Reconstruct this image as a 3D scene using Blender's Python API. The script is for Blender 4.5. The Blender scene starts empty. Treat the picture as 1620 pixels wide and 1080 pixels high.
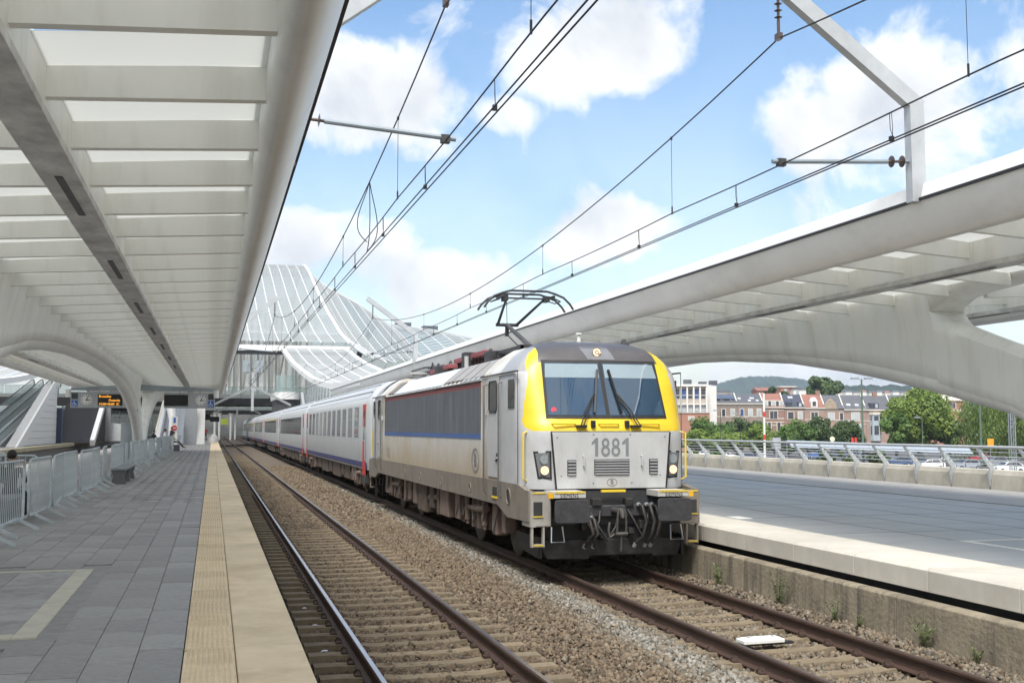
import bpy, bmesh, math, random
import numpy as np
from mathutils import Vector, Matrix
random.seed(7); RNG = np.random.default_rng(7)
S = bpy.context.scene
COL = S.collection
PI = math.pi
# ------------------------------------------------------------------ camera
CAMZ, YAW, PITCH = 2.377, math.radians(15.145), math.radians(4.508)
cam = bpy.data.cameras.new('camera'); cam.sensor_width = 36; cam.lens = 38.756
cam.clip_start = 0.1; cam.clip_end = 20000
camo = bpy.data.objects.new('camera', cam); COL.objects.link(camo)
camo.location = (0, 0, CAMZ); camo.rotation_euler = (PI / 2 + PITCH, 0, -YAW)
S.camera = camo
# ------------------------------------------------------------------ sun, sky, exposure
SUN = Vector((-0.24, -0.44, 0.86)).normalized()
sl = bpy.data.lights.new('sun', 'SUN'); sl.energy = 1.9; sl.angle = math.radians(22.0); sl.color = (1.0, 0.96, 0.9)
so = bpy.data.objects.new('sun', sl); COL.objects.link(so); so.rotation_euler = SUN.to_track_quat('Z', 'Y').to_euler()
so.location = (0, 0, 60)
S.view_settings.view_transform = 'Standard'; S.view_settings.look = 'None'
S.view_settings.exposure = 1.5; S.view_settings.gamma = 1.0
S.cycles.max_bounces = 8; S.cycles.transparent_max_bounces = 16; S.cycles.diffuse_bounces = 5
S.cycles.glossy_bounces = 3; S.cycles.transmission_bounces = 4; S.cycles.volume_bounces = 0
S.cycles.sample_clamp_indirect = 4.0
S.cycles.use_adaptive_sampling = True; S.cycles.adaptive_threshold = 0.015
S.cycles.use_denoising = True

def cdir(x, y):
    """view direction of a point of the photograph (used for the clouds' bearings only)"""
    F = Vector((math.sin(YAW), math.cos(YAW), 0)); R = Vector((math.cos(YAW), -math.sin(YAW), 0))
    fw = F * math.cos(PITCH) + Vector((0, 0, math.sin(PITCH))); up = -F * math.sin(PITCH) + Vector((0, 0, math.cos(PITCH)))
    return (fw + R * ((x - 810) / 1744) + up * ((540 - y) / 1744)).normalized()

W = bpy.data.worlds.new('World'); S.world = W; W.use_nodes = True
nt = W.node_tree; nt.nodes.clear(); NN = nt.nodes.new; LK = nt.links.new
out = NN('ShaderNodeOutputWorld')
sky = NN('ShaderNodeTexSky'); sky.sky_type = 'NISHITA'; sky.sun_disc = False
sky.sun_elevation = math.asin(SUN.z); sky.sun_rotation = math.atan2(SUN.x, SUN.y)
sky.air_density = 1.2; sky.dust_density = 1.2; sky.ozone_density = 1.5; sky.altitude = 60
tc = NN('ShaderNodeTexCoord')
def wmath(op, a, b=None, c=None):
    n = NN('ShaderNodeMath'); n.operation = op
    for i, v in enumerate((a, b, c)):
        if v is None: continue
        if isinstance(v, (int, float)): n.inputs[i].default_value = v
        else: LK(v, n.inputs[i])
    return n.outputs[0]
def wvec(op, a, b=None):
    n = NN('ShaderNodeVectorMath'); n.operation = op
    for i, v in enumerate((a, b)):
        if v is None: continue
        if isinstance(v, (tuple, Vector)): n.inputs[i].default_value = tuple(v)
        else: LK(v, n.inputs[i])
    return n
DIR = wvec('NORMALIZE', tc.outputs['Generated']).outputs[0]
sep = NN('ShaderNodeSeparateXYZ'); LK(DIR, sep.inputs[0])
den = wmath('ADD', wmath('MAXIMUM', sep.outputs[2], 0.0), 0.16)
inv = wmath('DIVIDE', 1.0, den)
pl = wvec('MULTIPLY', DIR); 
cmb = NN('ShaderNodeCombineXYZ'); LK(inv, cmb.inputs[0]); LK(inv, cmb.inputs[1]); LK(inv, cmb.inputs[2]); LK(cmb.outputs[0], pl.inputs[1])
def wnoise(vec, scale, detail, rough, dist=0.0):
    n = NN('ShaderNodeTexNoise'); n.inputs['Scale'].default_value = scale; n.inputs['Detail'].default_value = detail
    n.inputs['Roughness'].default_value = rough; n.inputs['Distortion'].default_value = dist; LK(vec, n.inputs['Vector']); return n.outputs[0]
n1 = wnoise(pl.outputs[0], 1.1, 3, 0.5)
n2 = wnoise(DIR, 9.0, 9, 0.60, 0.35)
n3 = wnoise(DIR, 2.6, 4, 0.5)
# cumulus heaps at their bearings; the same noise goes on all round
heaps = [(590, 160, .078, .050, .36), (520, 110, .05, .04, .2), (650, 225, .06, .026, .22), (945, 78, .088, .044, .37), (1035, 45, .06, .034, .22), (795, 180, .04, .018, .2),
         (985, 355, .065, .03, .30), (900, 385, .06, .025, .2), (740, 440, .085, .034, .30), (620, 405, .07, .03, .18),
         (1420, 185, .10, .062, .38), (1540, 150, .10, .06, .3), (1480, 255, .12, .04, .25), (1300, 330, .07, .03, .16), (1150, 440, .09, .02, .12),
         (455, 395, .05, .035, .24), (1330, 585, .22, .022, .3), (1100, 560, .15, .03, .2), (1570, 20, .09, .03, .2), (600, 25, .10, .02, .14)]
acc = None
for (x, y, rx, rz, wt) in heaps:
    d = wvec('SUBTRACT', DIR, cdir(x, y)).outputs[0]
    d = wvec('MULTIPLY', d, (1 / rx, 1 / rx, 1 / rz)).outputs[0]
    l = wvec('LENGTH', d).outputs['Value']
    mr = NN('ShaderNodeMapRange'); mr.interpolation_type = 'SMOOTHSTEP'
    mr.inputs[1].default_value = 1.7; mr.inputs[2].default_value = 0.25; mr.inputs[3].default_value = 0.0; mr.inputs[4].default_value = wt
    LK(l, mr.inputs[0]); acc = mr.outputs[0] if acc is None else wmath('MAXIMUM', acc, mr.outputs[0])
cov = wmath('ADD', wmath('MULTIPLY', n1, 0.30), wmath('MULTIPLY', n2, 0.85))
cov = wmath('ADD', cov, wmath('MULTIPLY', acc, 0.92))
# the heaps above stand in the part of the sky in view; extra cloud is added out of view for whiter fill light
away = NN('ShaderNodeMapRange'); away.interpolation_type = 'SMOOTHSTEP'
LK(wvec('DOT_PRODUCT', DIR, cdir(810, 340)).outputs['Value'], away.inputs[0]); away.inputs[1].default_value = math.cos(math.radians(32)); away.inputs[2].default_value = math.cos(math.radians(60))
away.inputs[3].default_value = 0.0; away.inputs[4].default_value = 0.24
cov = wmath('ADD', cov, away.outputs[0])
cm = NN('ShaderNodeMapRange'); cm.interpolation_type = 'SMOOTHSTEP'; LK(cov, cm.inputs[0])
cm.inputs[1].default_value = 0.65; cm.inputs[2].default_value = 0.85
# thin veil everywhere, thicker low down
veil = NN('ShaderNodeMapRange'); LK(sep.outputs[2], veil.inputs[0]); veil.inputs[1].default_value = 0.0; veil.inputs[2].default_value = 0.42
veil.inputs[3].default_value = 0.46; veil.inputs[4].default_value = 0.02
mask = wmath('MAXIMUM', cm.outputs[0], wmath('MULTIPLY', veil.outputs[0], wmath('ADD', n3, 0.5)))
# shaded bases: less light where the same noise, sampled higher up, is dense
up_ = wvec('ADD', DIR, (0, 0, 0.035)).outputs[0]
nup = wnoise(up_, 9.0, 5, 0.55, 0.35)
shade = NN('ShaderNodeMapRange'); LK(wmath('ADD', wmath('MULTIPLY', nup, 0.85), wmath('MULTIPLY', acc, 0.55)), shade.inputs[0])
shade.inputs[1].default_value = 0.42; shade.inputs[2].default_value = 0.85
cc = NN('ShaderNodeMix'); cc.data_type = 'RGBA'; LK(shade.outputs[0], cc.inputs[0])
cc.inputs[6].default_value = (0.80, 0.80, 0.80, 1); cc.inputs[7].default_value = (0.37, 0.405, 0.46, 1)
hs = NN('ShaderNodeHueSaturation'); hs.inputs['Saturation'].default_value = 1.26; LK(sky.outputs[0], hs.inputs['Color'])
bg1 = NN('ShaderNodeBackground'); LK(hs.outputs[0], bg1.inputs[0]); bg1.inputs[1].default_value = 0.073
bg2 = NN('ShaderNodeBackground'); LK(cc.outputs[2], bg2.inputs[0]); bg2.inputs[1].default_value = 0.58
mx = NN('ShaderNodeMixShader'); LK(mask, mx.inputs[0]); LK(bg1.outputs[0], mx.inputs[1]); LK(bg2.outputs[0], mx.inputs[2]); LK(mx.outputs[0], out.inputs[0])

# ------------------------------------------------------------------ materials
MATS = {}
def M(name, col, rough=.6, metal=0., var=.12, vs=3., bump=0., bs=40., spec=.5, orand=0., stain=None, coat=0., attr=None, sx=(1, 1, 1)):
    """procedural paint/stone/metal: large and small noise on the colour, optional bump, per-object tone, streaky stain"""
    if name in MATS: return MATS[name]
    m = bpy.data.materials.new(name); m.use_nodes = True; t = m.node_tree; b = t.nodes['Principled BSDF']
    b.inputs['Roughness'].default_value = rough; b.inputs['Metallic'].default_value = metal
    b.inputs['Specular IOR Level'].default_value = spec; b.inputs['Coat Weight'].default_value = coat
    N = t.nodes.new; L = t.links.new
    tcn = N('ShaderNodeTexCoord'); mp = N('ShaderNodeMapping'); L(tcn.outputs['Object'], mp.inputs[0]); mp.inputs['Scale'].default_value = sx
    nz = N('ShaderNodeTexNoise'); nz.inputs['Scale'].default_value = vs; nz.inputs['Detail'].default_value = 6; nz.inputs['Roughness'].default_value = .65
    L(mp.outputs[0], nz.inputs['Vector'])
    mr = N('ShaderNodeMapRange'); L(nz.outputs[0], mr.inputs[0]); mr.inputs[1].default_value = .3; mr.inputs[2].default_value = .7
    mr.inputs[3].default_value = 1 - var; mr.inputs[4].default_value = 1 + var
    fac = mr.outputs[0]
    def mul(a, bb):
        n = N('ShaderNodeMath'); n.operation = 'MULTIPLY'; L(a, n.inputs[0])
        if isinstance(bb, float): n.inputs[1].default_value = bb
        else: L(bb, n.inputs[1])
        return n.outputs[0]
    if orand:
        oi = N('ShaderNodeObjectInfo'); r2 = N('ShaderNodeMapRange'); L(oi.outputs['Random'], r2.inputs[0]); r2.inputs[3].default_value = 1 - orand; r2.inputs[4].default_value = 1 + orand
        fac = mul(fac, r2.outputs[0])
    if attr:
        at = N('ShaderNodeAttribute'); at.attribute_name = attr; r2 = N('ShaderNodeMapRange'); L(at.outputs['Fac'], r2.inputs[0]); r2.inputs[3].default_value = .84; r2.inputs[4].default_value = 1.16
        fac = mul(fac, r2.outputs[0])
    vm = N('ShaderNodeVectorMath'); vm.operation = 'SCALE'; vm.inputs[0].default_value = col; L(fac, vm.inputs['Scale'])
    c = vm.outputs[0]
    if stain:
        scol, samt, ssc, sxyz = stain
        m2 = N('ShaderNodeMapping'); L(tcn.outputs['Object'], m2.inputs[0]); m2.inputs['Scale'].default_value = sxyz
        n2 = N('ShaderNodeTexNoise'); n2.inputs['Scale'].default_value = ssc; n2.inputs['Detail'].default_value = 8; n2.inputs['Roughness'].default_value = .7; L(m2.outputs[0], n2.inputs['Vector'])
        r3 = N('ShaderNodeMapRange'); r3.interpolation_type = 'SMOOTHSTEP'; L(n2.outputs[0], r3.inputs[0]); r3.inputs[1].default_value = .44; r3.inputs[2].default_value = .68; r3.inputs[4].default_value = samt
        mxn = N('ShaderNodeMix'); mxn.data_type = 'RGBA'; L(r3.outputs[0], mxn.inputs[0]); L(c, mxn.inputs[6]); mxn.inputs[7].default_value = (*scol, 1); c = mxn.outputs[2]
    L(c, b.inputs['Base Color'])
    if bump:
        nb = N('ShaderNodeTexNoise'); nb.inputs['Scale'].default_value = bs; nb.inputs['Detail'].default_value = 5; L(mp.outputs[0], nb.inputs['Vector'])
        bp = N('ShaderNodeBump'); bp.inputs['Strength'].default_value = bump; bp.inputs['Distance'].default_value = .02; L(nb.outputs[0], bp.inputs['Height']); L(bp.outputs[0], b.inputs['Normal'])
    MATS[name] = m; return m
def glass_mat(name, tint, alpha, rough=.05):
    m = bpy.data.materials.new(name); m.use_nodes = True; t = m.node_tree; b = t.nodes['Principled BSDF']
    b.inputs['Base Color'].default_value = (*tint, 1); b.inputs['Roughness'].default_value = rough
    tr = t.nodes.new('ShaderNodeBsdfTransparent'); ms = t.nodes.new('ShaderNodeMixShader'); ms.inputs[0].default_value = alpha
    t.links.new(tr.outputs[0], ms.inputs[1]); t.links.new(b.outputs[0], ms.inputs[2]); t.links.new(ms.outputs[0], t.nodes['Material Output'].inputs[0])
    MATS[name] = m; return m
def frost_mat(name, col, w=.5):
    """frosted roof glass: passes daylight as diffuse light"""
    m = bpy.data.materials.new(name); m.use_nodes = True; t = m.node_tree; b = t.nodes['Principled BSDF']
    b.inputs['Base Color'].default_value = (*col, 1); b.inputs['Roughness'].default_value = .25
    tr = t.nodes.new('ShaderNodeBsdfTranslucent'); tr.inputs[0].default_value = (*col, 1); ms = t.nodes.new('ShaderNodeMixShader'); ms.inputs[0].default_value = w
    t.links.new(b.outputs[0], ms.inputs[1]); t.links.new(tr.outputs[0], ms.inputs[2]); t.links.new(ms.outputs[0], t.nodes['Material Output'].inputs[0])
    MATS[name] = m; return m
def emit_mat(name, col, s):
    m = bpy.data.materials.new(name); m.use_nodes = True; b = m.node_tree.nodes['Principled BSDF']
    b.inputs['Base Color'].default_value = (*col, 1); b.inputs['Emission Color'].default_value = (*col, 1); b.inputs['Emission Strength'].default_value = s
    MATS[name] = m; return m

# ------------------------------------------------------------------ mesh building
class MB:
    def __init__(s): s.v = []; s.f = []; s.m = []
    def add(s, vs, fs, mi=0):
        o = len(s.v); s.v += [tuple(p) for p in vs]; s.f += [tuple(i + o for i in f) for f in fs]; s.m += [mi] * len(fs); return s
    def box(s, x0, x1, y0, y1, z0, z1, mi=0):
        return s.add([(x0, y0, z0), (x1, y0, z0), (x1, y1, z0), (x0, y1, z0), (x0, y0, z1), (x1, y0, z1), (x1, y1, z1), (x0, y1, z1)],
                     [(0, 3, 2, 1), (4, 5, 6, 7), (0, 1, 5, 4), (1, 2, 6, 5), (2, 3, 7, 6), (3, 0, 4, 7)], mi)
    def cyl(s, p0, p1, r0, r1=None, n=10, mi=0):
        return s.tube([p0, p1], [r0, r0 if r1 is None else r1], n, mi)
    def tube(s, pts, r, n=6, mi=0, flat=1.0):
        pts = [Vector(p) for p in pts]; k = len(pts); rs = r if isinstance(r, (list, tuple)) else [r] * k
        vs = []; prev = None
        for i, p in enumerate(pts):
            t = (pts[min(i + 1, k - 1)] - pts[max(i - 1, 0)]).normalized()
            if prev is None:
                a = Vector((0, 0, 1)) if abs(t.z) < .9 else Vector((0, 1, 0)); u = t.cross(a).normalized()
            else:
                u = (prev - t * prev.dot(t)); u = u.normalized() if u.length > 1e-6 else t.orthogonal().normalized()
            prev = u; w = t.cross(u)
            for j in range(n):
                a = 2 * PI * j / n; vs.append(p + u * (math.cos(a) * rs[i]) + w * (math.sin(a) * rs[i] * flat))
        fs = [(i * n + j, i * n + (j + 1) % n, (i + 1) * n + (j + 1) % n, (i + 1) * n + j) for i in range(k - 1) for j in range(n)]
        fs += [tuple(range(n))[::-1], tuple((k - 1) * n + j for j in range(n))]
        return s.add(vs, fs, mi)
    def bar(s, p0, p1, w, h, mi=0, up=(0, 0, 1)):
        p0, p1 = Vector(p0), Vector(p1); t = (p1 - p0).normalized(); up = Vector(up)
        if abs(t.dot(up)) > .98: up = Vector((0, 1, 0))
        u = t.cross(up).normalized(); q = u.cross(t)
        vs = [p + u * a * w / 2 + q * b * h / 2 for p in (p0, p1) for a, b in ((-1, -1), (1, -1), (1, 1), (-1, 1))]
        return s.add(vs, [(0, 3, 2, 1), (4, 5, 6, 7), (0, 1, 5, 4), (1, 2, 6, 5), (2, 3, 7, 6), (3, 0, 4, 7)], mi)
    def prism(s, poly, a0, a1, ax='y', mi=0):
        """poly of 2-tuples in the two other axes (order x,y,z), extruded from a0 to a1"""
        n = len(poly)
        def P(q, a): return {'y': (q[0], a, q[1]), 'x': (a, q[0], q[1]), 'z': (q[0], q[1], a)}[ax]
        vs = [P(q, a0) for q in poly] + [P(q, a1) for q in poly]
        return s.add(vs, [tuple(range(n)), tuple(range(n, 2 * n))[::-1]] + [(i, n + i, n + (i + 1) % n, (i + 1) % n) for i in range(n)], mi)
    def rows(s, rws, closed=False, mi=0, caps=False):
        n = len(rws[0]); k = len(rws); m = n if closed else n - 1
        fs = [(i * n + j, i * n + (j + 1) % n, (i + 1) * n + (j + 1) % n, (i + 1) * n + j) for i in range(k - 1) for j in range(m)]
        if caps: fs += [tuple(range(n))[::-1], tuple((k - 1) * n + j for j in range(n))]
        return s.add([p for r in rws for p in r], fs, mi)
    def mesh(s, name, mats, smooth=0):
        me = bpy.data.meshes.new(name); me.from_pydata([tuple(p) for p in s.v], [], s.f)
        mats = mats if isinstance(mats, (list, tuple)) else [mats]
        for mm in mats: me.materials.append(mm)
        if len(mats) > 1: me.polygons.foreach_set('material_index', s.m)
        bm = bmesh.new(); bm.from_mesh(me); bmesh.ops.recalc_face_normals(bm, faces=bm.faces); bm.to_mesh(me); bm.free()
        if smooth:
            me.polygons.foreach_set('use_smooth', [True] * len(me.polygons)); me.set_sharp_from_angle(angle=math.radians(smooth))
        me.update(); return me
    def build(s, name, mats, parent=None, smooth=0, bevel=0., loc=None, world=True):
        return link(name, s.mesh(name, mats, smooth), parent, bevel, loc, world)
def link(name, me, parent=None, bevel=0., loc=None, world=True):
    o = bpy.data.objects.new(name, me); COL.objects.link(o)
    if parent is not None:
        o.parent = parent
        if world and parent.type == 'EMPTY': o.location = -Vector(parent.location)
    if loc is not None: o.location = loc
    if bevel:
        b = o.modifiers.new('bevel', 'BEVEL'); b.width = bevel; b.segments = 2; b.limit_method = 'ANGLE'; b.angle_limit = math.radians(40)
    return o
def thing(name, label, cat, loc=(0, 0, 0), rz=0., group=None):
    o = bpy.data.objects.new(name, None); COL.objects.link(o); o.empty_display_size = .2
    o.location = loc; o.rotation_euler = (0, 0, rz); return tag(o, label, cat, group)
def tag(o, label=None, cat=None, group=None, kind=None):
    if label: o['label'] = label
    if cat: o['category'] = cat
    if group: o['group'] = group
    if kind: o['kind'] = kind
    return o
def struct(name, loc=(0, 0, 0)):
    o = bpy.data.objects.new(name, None); COL.objects.link(o); o.empty_display_size = .2; o.location = loc; o['kind'] = 'structure'; return o
def children(o): return [c for c in bpy.data.objects if c.parent == o]
KIDS = {}
def copy_tree(o, loc=None, rz=None, label=None, group=None, parent=None):
    c = o.copy(); COL.objects.link(c); c.parent = parent
    if loc is not None: c.location = loc
    if rz is not None: c.rotation_euler = (0, 0, rz)
    if label: c['label'] = label
    if group: c['group'] = group
    if o.name not in KIDS: KIDS[o.name] = children(o)
    for ch in KIDS[o.name]:
        copy_tree(ch, parent=c)
    return c
def text_mesh(s, size, mat, name='lettering', depth=.002, facing='-y', align='CENTER', shear=0., xs=1.0, space=1.0, fat=.012):
    cu = bpy.data.curves.new('txt', 'FONT'); cu.body = s; cu.size = size; cu.extrude = depth; cu.align_x = align; cu.align_y = 'CENTER'; cu.offset = size * fat; cu.space_character = space
    cu.resolution_u = 3
    o = bpy.data.objects.new('txt', cu); me = bpy.data.meshes.new_from_object(o); bpy.data.objects.remove(o)
    me.transform(Matrix.Diagonal((xs, 1, 1, 1))); me.transform(Matrix.Rotation(PI / 2, 4, 'X'))
    if facing == '-x': me.transform(Matrix.Rotation(-PI / 2, 4, 'Z'))
    me.materials.clear(); me.materials.append(mat); me.name = name; return me
def interp(x, xs, ys): return float(np.interp(x, xs, ys))

white = M('white_steel', (.90, .90, .86), .42, var=.05, vs=.8, stain=((.50, .49, .42), .28, 1.6, (1, 1.6, .22)))
whitep = M('white_paint', (.74, .74, .72), .4, var=.05)
galv = M('galvanised', (.34, .37, .39), .45, metal=.45, var=.2, vs=6)
steel = M('grey_steel', (.42, .44, .46), .45, metal=.2, var=.12)
darkm = M('dark_metal', (.035, .036, .038), .55, var=.3, vs=8)
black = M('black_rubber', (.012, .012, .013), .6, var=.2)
conc = M('concrete', (.42, .41, .37), .9, var=.14, vs=2, bump=.25, bs=30)
# ================================================================== ground, embankment
TOWNZ = -3.6
asph = M('asphalt', (.075, .076, .08), .85, var=.25, vs=.4, bump=.15, bs=20)
earth = M('earth', (.13, .14, .08), .95, var=.3, vs=.02)
g = MB()
g.add([(-9000, -3000, TOWNZ - .3), (9000, -3000, TOWNZ - .3), (9000, 12000, TOWNZ - .3), (-9000, 12000, TOWNZ - .3)], [(0, 1, 2, 3)])
tag(g.build('ground', earth), kind='structure')
g = MB(); g.add([(20.6, -60, TOWNZ), (420, -60, TOWNZ), (420, 460, TOWNZ), (20.6, 460, TOWNZ)], [(0, 1, 2, 3)])
tag(g.build('car_park', asph), kind='structure')
g = MB(); g.prism([(-60, TOWNZ - .2), (20.6, TOWNZ - .2), (20.6, -.45), (-60, -.45)], -40, 420)
tag(g.build('embankment', conc), kind='structure')
# ================================================================== ballast
XL, XR = 2.36, 6.41
def bal_z(x):
    return interp(x, [-20, .4, 1.0, 1.6, 3.1, 3.7, 4.4, 5.1, 5.7, 7.1, 7.6, 8.4], [-.3, -.27, -.26, -.235, -.235, -.19, -.12, -.14, -.235, -.235, -.10, -.06])
dirt = M('ballast_dirt', (.115, .092, .068), .95, var=.35, vs=14, bump=.9, bs=70)
xs = np.linspace(.3, 8.4, 55); ys = np.concatenate([np.linspace(2, 40, 120), np.linspace(40.7, 330, 120)])
rws = []
for y in ys:
    rws.append([(x, y, bal_z(x) + RNG.normal(0, .008) - .012) for x in xs])
b = MB().rows(rws); tag(b.build('ballast_bed', dirt, smooth=60), kind='structure')
def np_mesh(name, V, F, mat, attrs=None, smooth=False):
    """fast mesh from arrays: V (n,3), F (m,4) quads; attrs: name -> per-face float"""
    me = bpy.data.meshes.new(name); nf = len(F); k = F.shape[1]
    me.vertices.add(len(V)); me.vertices.foreach_set('co', V.astype(np.float32).ravel())
    me.loops.add(nf * k); me.loops.foreach_set('vertex_index', F.astype(np.int32).ravel())
    me.polygons.add(nf); me.polygons.foreach_set('loop_start', np.arange(nf, dtype=np.int32) * k)
    for an, av in (attrs or {}).items():
        at = me.attributes.new(an, 'FLOAT', 'FACE'); at.data.foreach_set('value', np.asarray(av, np.float32))
    if isinstance(mat, (list, tuple)):
        for mm in mat: me.materials.append(mm)
    else: me.materials.append(mat)
    me.update(calc_edges=True); me.validate(); return me
CUBE = np.array([(-1, -1, -1), (1, -1, -1), (1, 1, -1), (-1, 1, -1), (-1, -1, 1), (1, -1, 1), (1, 1, 1), (-1, 1, 1)], float)
CF = np.array([(0, 3, 2, 1), (4, 5, 6, 7), (0, 1, 5, 4), (1, 2, 6, 5), (2, 3, 7, 6), (3, 0, 4, 7)])
def stones(n, x0, x1, y0, y1, r0, r1, keep):
    P = np.empty((n, 3)); P[:, 0] = RNG.uniform(x0, x1, n); P[:, 1] = y0 + (y1 - y0) * RNG.uniform(0, 1, n) ** 1.25
    P = P[keep(P[:, 0], P[:, 1])]; n = len(P)
    r = RNG.uniform(r0, r1, n) * .5
    P[:, 2] = [bal_z(x) for x in P[:, 0]] + RNG.uniform(-.3, .6, n) * r
    V = CUBE[None] * RNG.uniform(.5, 1.0, (n, 8, 1)) * RNG.uniform(.55, 1.1, (n, 1, 3)) * r[:, None, None]
    q = RNG.normal(size=(n, 4)); q /= np.linalg.norm(q, axis=1)[:, None]; w, x, y, z = q.T
    R = np.stack([1 - 2 * (y * y + z * z), 2 * (x * y - z * w), 2 * (x * z + y * w), 2 * (x * y + z * w), 1 - 2 * (x * x + z * z), 2 * (y * z - x * w), 2 * (x * z - y * w), 2 * (y * z + x * w), 1 - 2 * (x * x + y * y)], 1).reshape(n, 3, 3)
    V = np.einsum('nij,nkj->nki', R, V) + P[:, None, :]
    F = (CF[None] + (np.arange(n) * 8)[:, None, None]).reshape(-1, 4)
    # tone: 0 brown .. 1 grey; fresh grey stone lies in a band left of the train's rail
    band = np.exp(-((P[:, 0] - 5.05 - .012 * (P[:, 1] - 10)) / .42) ** 2)
    grey = np.clip(RNG.normal(.16, .16, n) + band * RNG.uniform(.35, .95, n) + (P[:, 0] > 5.7) * .22, 0, 1)
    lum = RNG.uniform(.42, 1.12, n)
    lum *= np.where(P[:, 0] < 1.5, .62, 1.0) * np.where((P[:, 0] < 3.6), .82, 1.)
    return V.reshape(-1, 3), F, np.repeat(grey, 6), np.repeat(lum, 6)
sm = bpy.data.materials.new('ballast_stone'); sm.use_nodes = True; t = sm.node_tree; bs_ = t.nodes['Principled BSDF']; bs_.inputs['Roughness'].default_value = .95
a1 = t.nodes.new('ShaderNodeAttribute'); a1.attribute_name = 'grey'; a2 = t.nodes.new('ShaderNodeAttribute'); a2.attribute_name = 'lum'
rp = t.nodes.new('ShaderNodeValToRGB'); e = rp.color_ramp.elements; e[0].color = (.165, .118, .078, 1); e[1].color = (.29, .28, .25, 1); k = e.new(.35); k.color = (.19, .15, .102, 1)
vm = t.nodes.new('ShaderNodeVectorMath'); vm.operation = 'SCALE'; t.links.new(a1.outputs['Fac'], rp.inputs[0]); t.links.new(rp.outputs[0], vm.inputs[0]); t.links.new(a2.outputs['Fac'], vm.inputs['Scale']); t.links.new(vm.outputs[0], bs_.inputs['Base Color'])
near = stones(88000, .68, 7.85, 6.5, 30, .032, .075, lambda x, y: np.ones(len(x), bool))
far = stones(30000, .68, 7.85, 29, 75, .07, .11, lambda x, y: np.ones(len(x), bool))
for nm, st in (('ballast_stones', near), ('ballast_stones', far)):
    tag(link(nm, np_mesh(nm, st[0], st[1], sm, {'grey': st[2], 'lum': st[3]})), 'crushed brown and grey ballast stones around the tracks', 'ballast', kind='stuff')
# ================================================================== tracks
railm = M('rail_rust', (.075, .045, .034), .6, metal=.3, var=.25, vs=9, sx=(1, .2, 1))
shine = M('rail_head_polished', (.42, .40, .42), .22, metal=.95, var=.15, vs=4)
dull = M('rail_head_dull', (.14, .105, .09), .42, metal=.6, var=.25, vs=6)
sleepm = M('sleeper_concrete', (.175, .138, .09), .95, var=.2, vs=7, bump=.35, bs=35, orand=.16)
clipm = M('rail_clip', (.06, .036, .026), .75, var=.3, vs=20)
RP = [(-.075, -.172), (.075, -.172), (.075, -.160), (.018, -.143), (.0085, -.12), (.0085, -.052), (.034, -.038), (.036, -.012), (.026, 0), (-.026, 0), (-.036, -.012), (-.034, -.038), (-.0085, -.052), (-.0085, -.12), (-.018, -.143), (-.075, -.160)]
SLP = [(-1.26, -.155), (-1.0, -.155), (-.62, -.175), (-.45, -.198), (.45, -.198), (.62, -.175), (1.0, -.155), (1.26, -.155)]
def sleeper_mesh():
    m = MB(); tops = []; 
    for sgn, w in ((1, .105),):
        r0 = [(x, -.14, -.36) for x, z in SLP]; r1 = [(x, -.105, z) for x, z in SLP]; r2 = [(x, .105, z) for x, z in SLP]; r3 = [(x, .14, -.36) for x, z in SLP]
        m.rows([r0, r1, r2, r3]); 
        for i in (0, 7): m.add([r[i] for r in (r0, r1, r2, r3)], [(0, 1, 2, 3)])
    return m.mesh('sleeper', sleepm)
def clip_mesh():
    m = MB(); pts = []
    for i in range(9):
        a = -.6 + i * .62; pts.append((.03 * math.cos(a) + .0, -.045 + i * .011, .035 * math.sin(a) * 1.0 + .028))
    m.tube(pts, .0085, 5); m.box(-.035, .04, -.055, .055, -.006, .018)
    return m.mesh('rail_clip', clipm, smooth=50)
SLM, CLM = sleeper_mesh(), clip_mesh()
def track(x, head, label, y0, n, nclip, proud):
    t = struct('railway_track', (x, 0, 0))
    for s in (-.7525, .7525):
        r = MB(); r.prism([(x + s + px, pz) for px, pz in RP], -12, 330, 'y')
        ro = r.build('rail', railm, t, smooth=30)
        h = MB(); h.add([(x + s - .024, -12, .0018), (x + s + .024, -12, .0018), (x + s + .024, 330, .0018), (x + s - .024, 330, .0018)], [(0, 1, 2, 3)])
        h.build('running_band', head, ro)
    for i in range(n):
        y = y0 + .6 * i
        o = link('sleeper', SLM, t, loc=(RNG.normal(0, .006), y, proud + RNG.normal(0, .004)))
        if i < nclip:
            for s in (-.7525, .7525):
                for q in (-1, 1):
                    c = link('rail_clip', CLM, t, loc=(s + q * .115, y, -.158)); c.rotation_euler = (0, 0, 0 if q < 0 else PI)
    return t
track(XL, shine, '', 6.2, 180, 62, 0)
track(XR, dull, '', 6.4, 60, 22, 0)
# ================================================================== platforms
slabm = M('bluestone_slab', (.335, .325, .315), .72, var=.16, vs=6, bump=.15, bs=90, orand=.15, stain=((.17, .165, .16), .45, 4.5, (1, 1, 1)))
slabf = M('bluestone_field', (.325, .315, .306), .72, var=.16, vs=6, bump=.12, bs=90, attr='tone')
slabr = M('bluestone_polished', (.185, .185, .19), .38, var=.22, vs=1.3, bump=.06, bs=50, sx=(.3, 1.8, 1), stain=((.27, .245, .21), .5, 1.1, (.25, 1.5, 1)))
joint = M('joint_sand', (.10, .10, .10), .95, var=.3, vs=12)
cream = M('cream_coping', (.74, .60, .40), .8, var=.09, vs=3.0, bump=.1, bs=60, orand=.06, stain=((.40, .27, .12), .40, .9, (1, 1, 1)))
creamf = M('pale_coping_face', (.52, .495, .44), .75, var=.10, vs=2.0, bump=.08, bs=50, orand=.05, stain=((.40, .37, .30), .35, 2.0, (1, 1, .4)))
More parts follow.
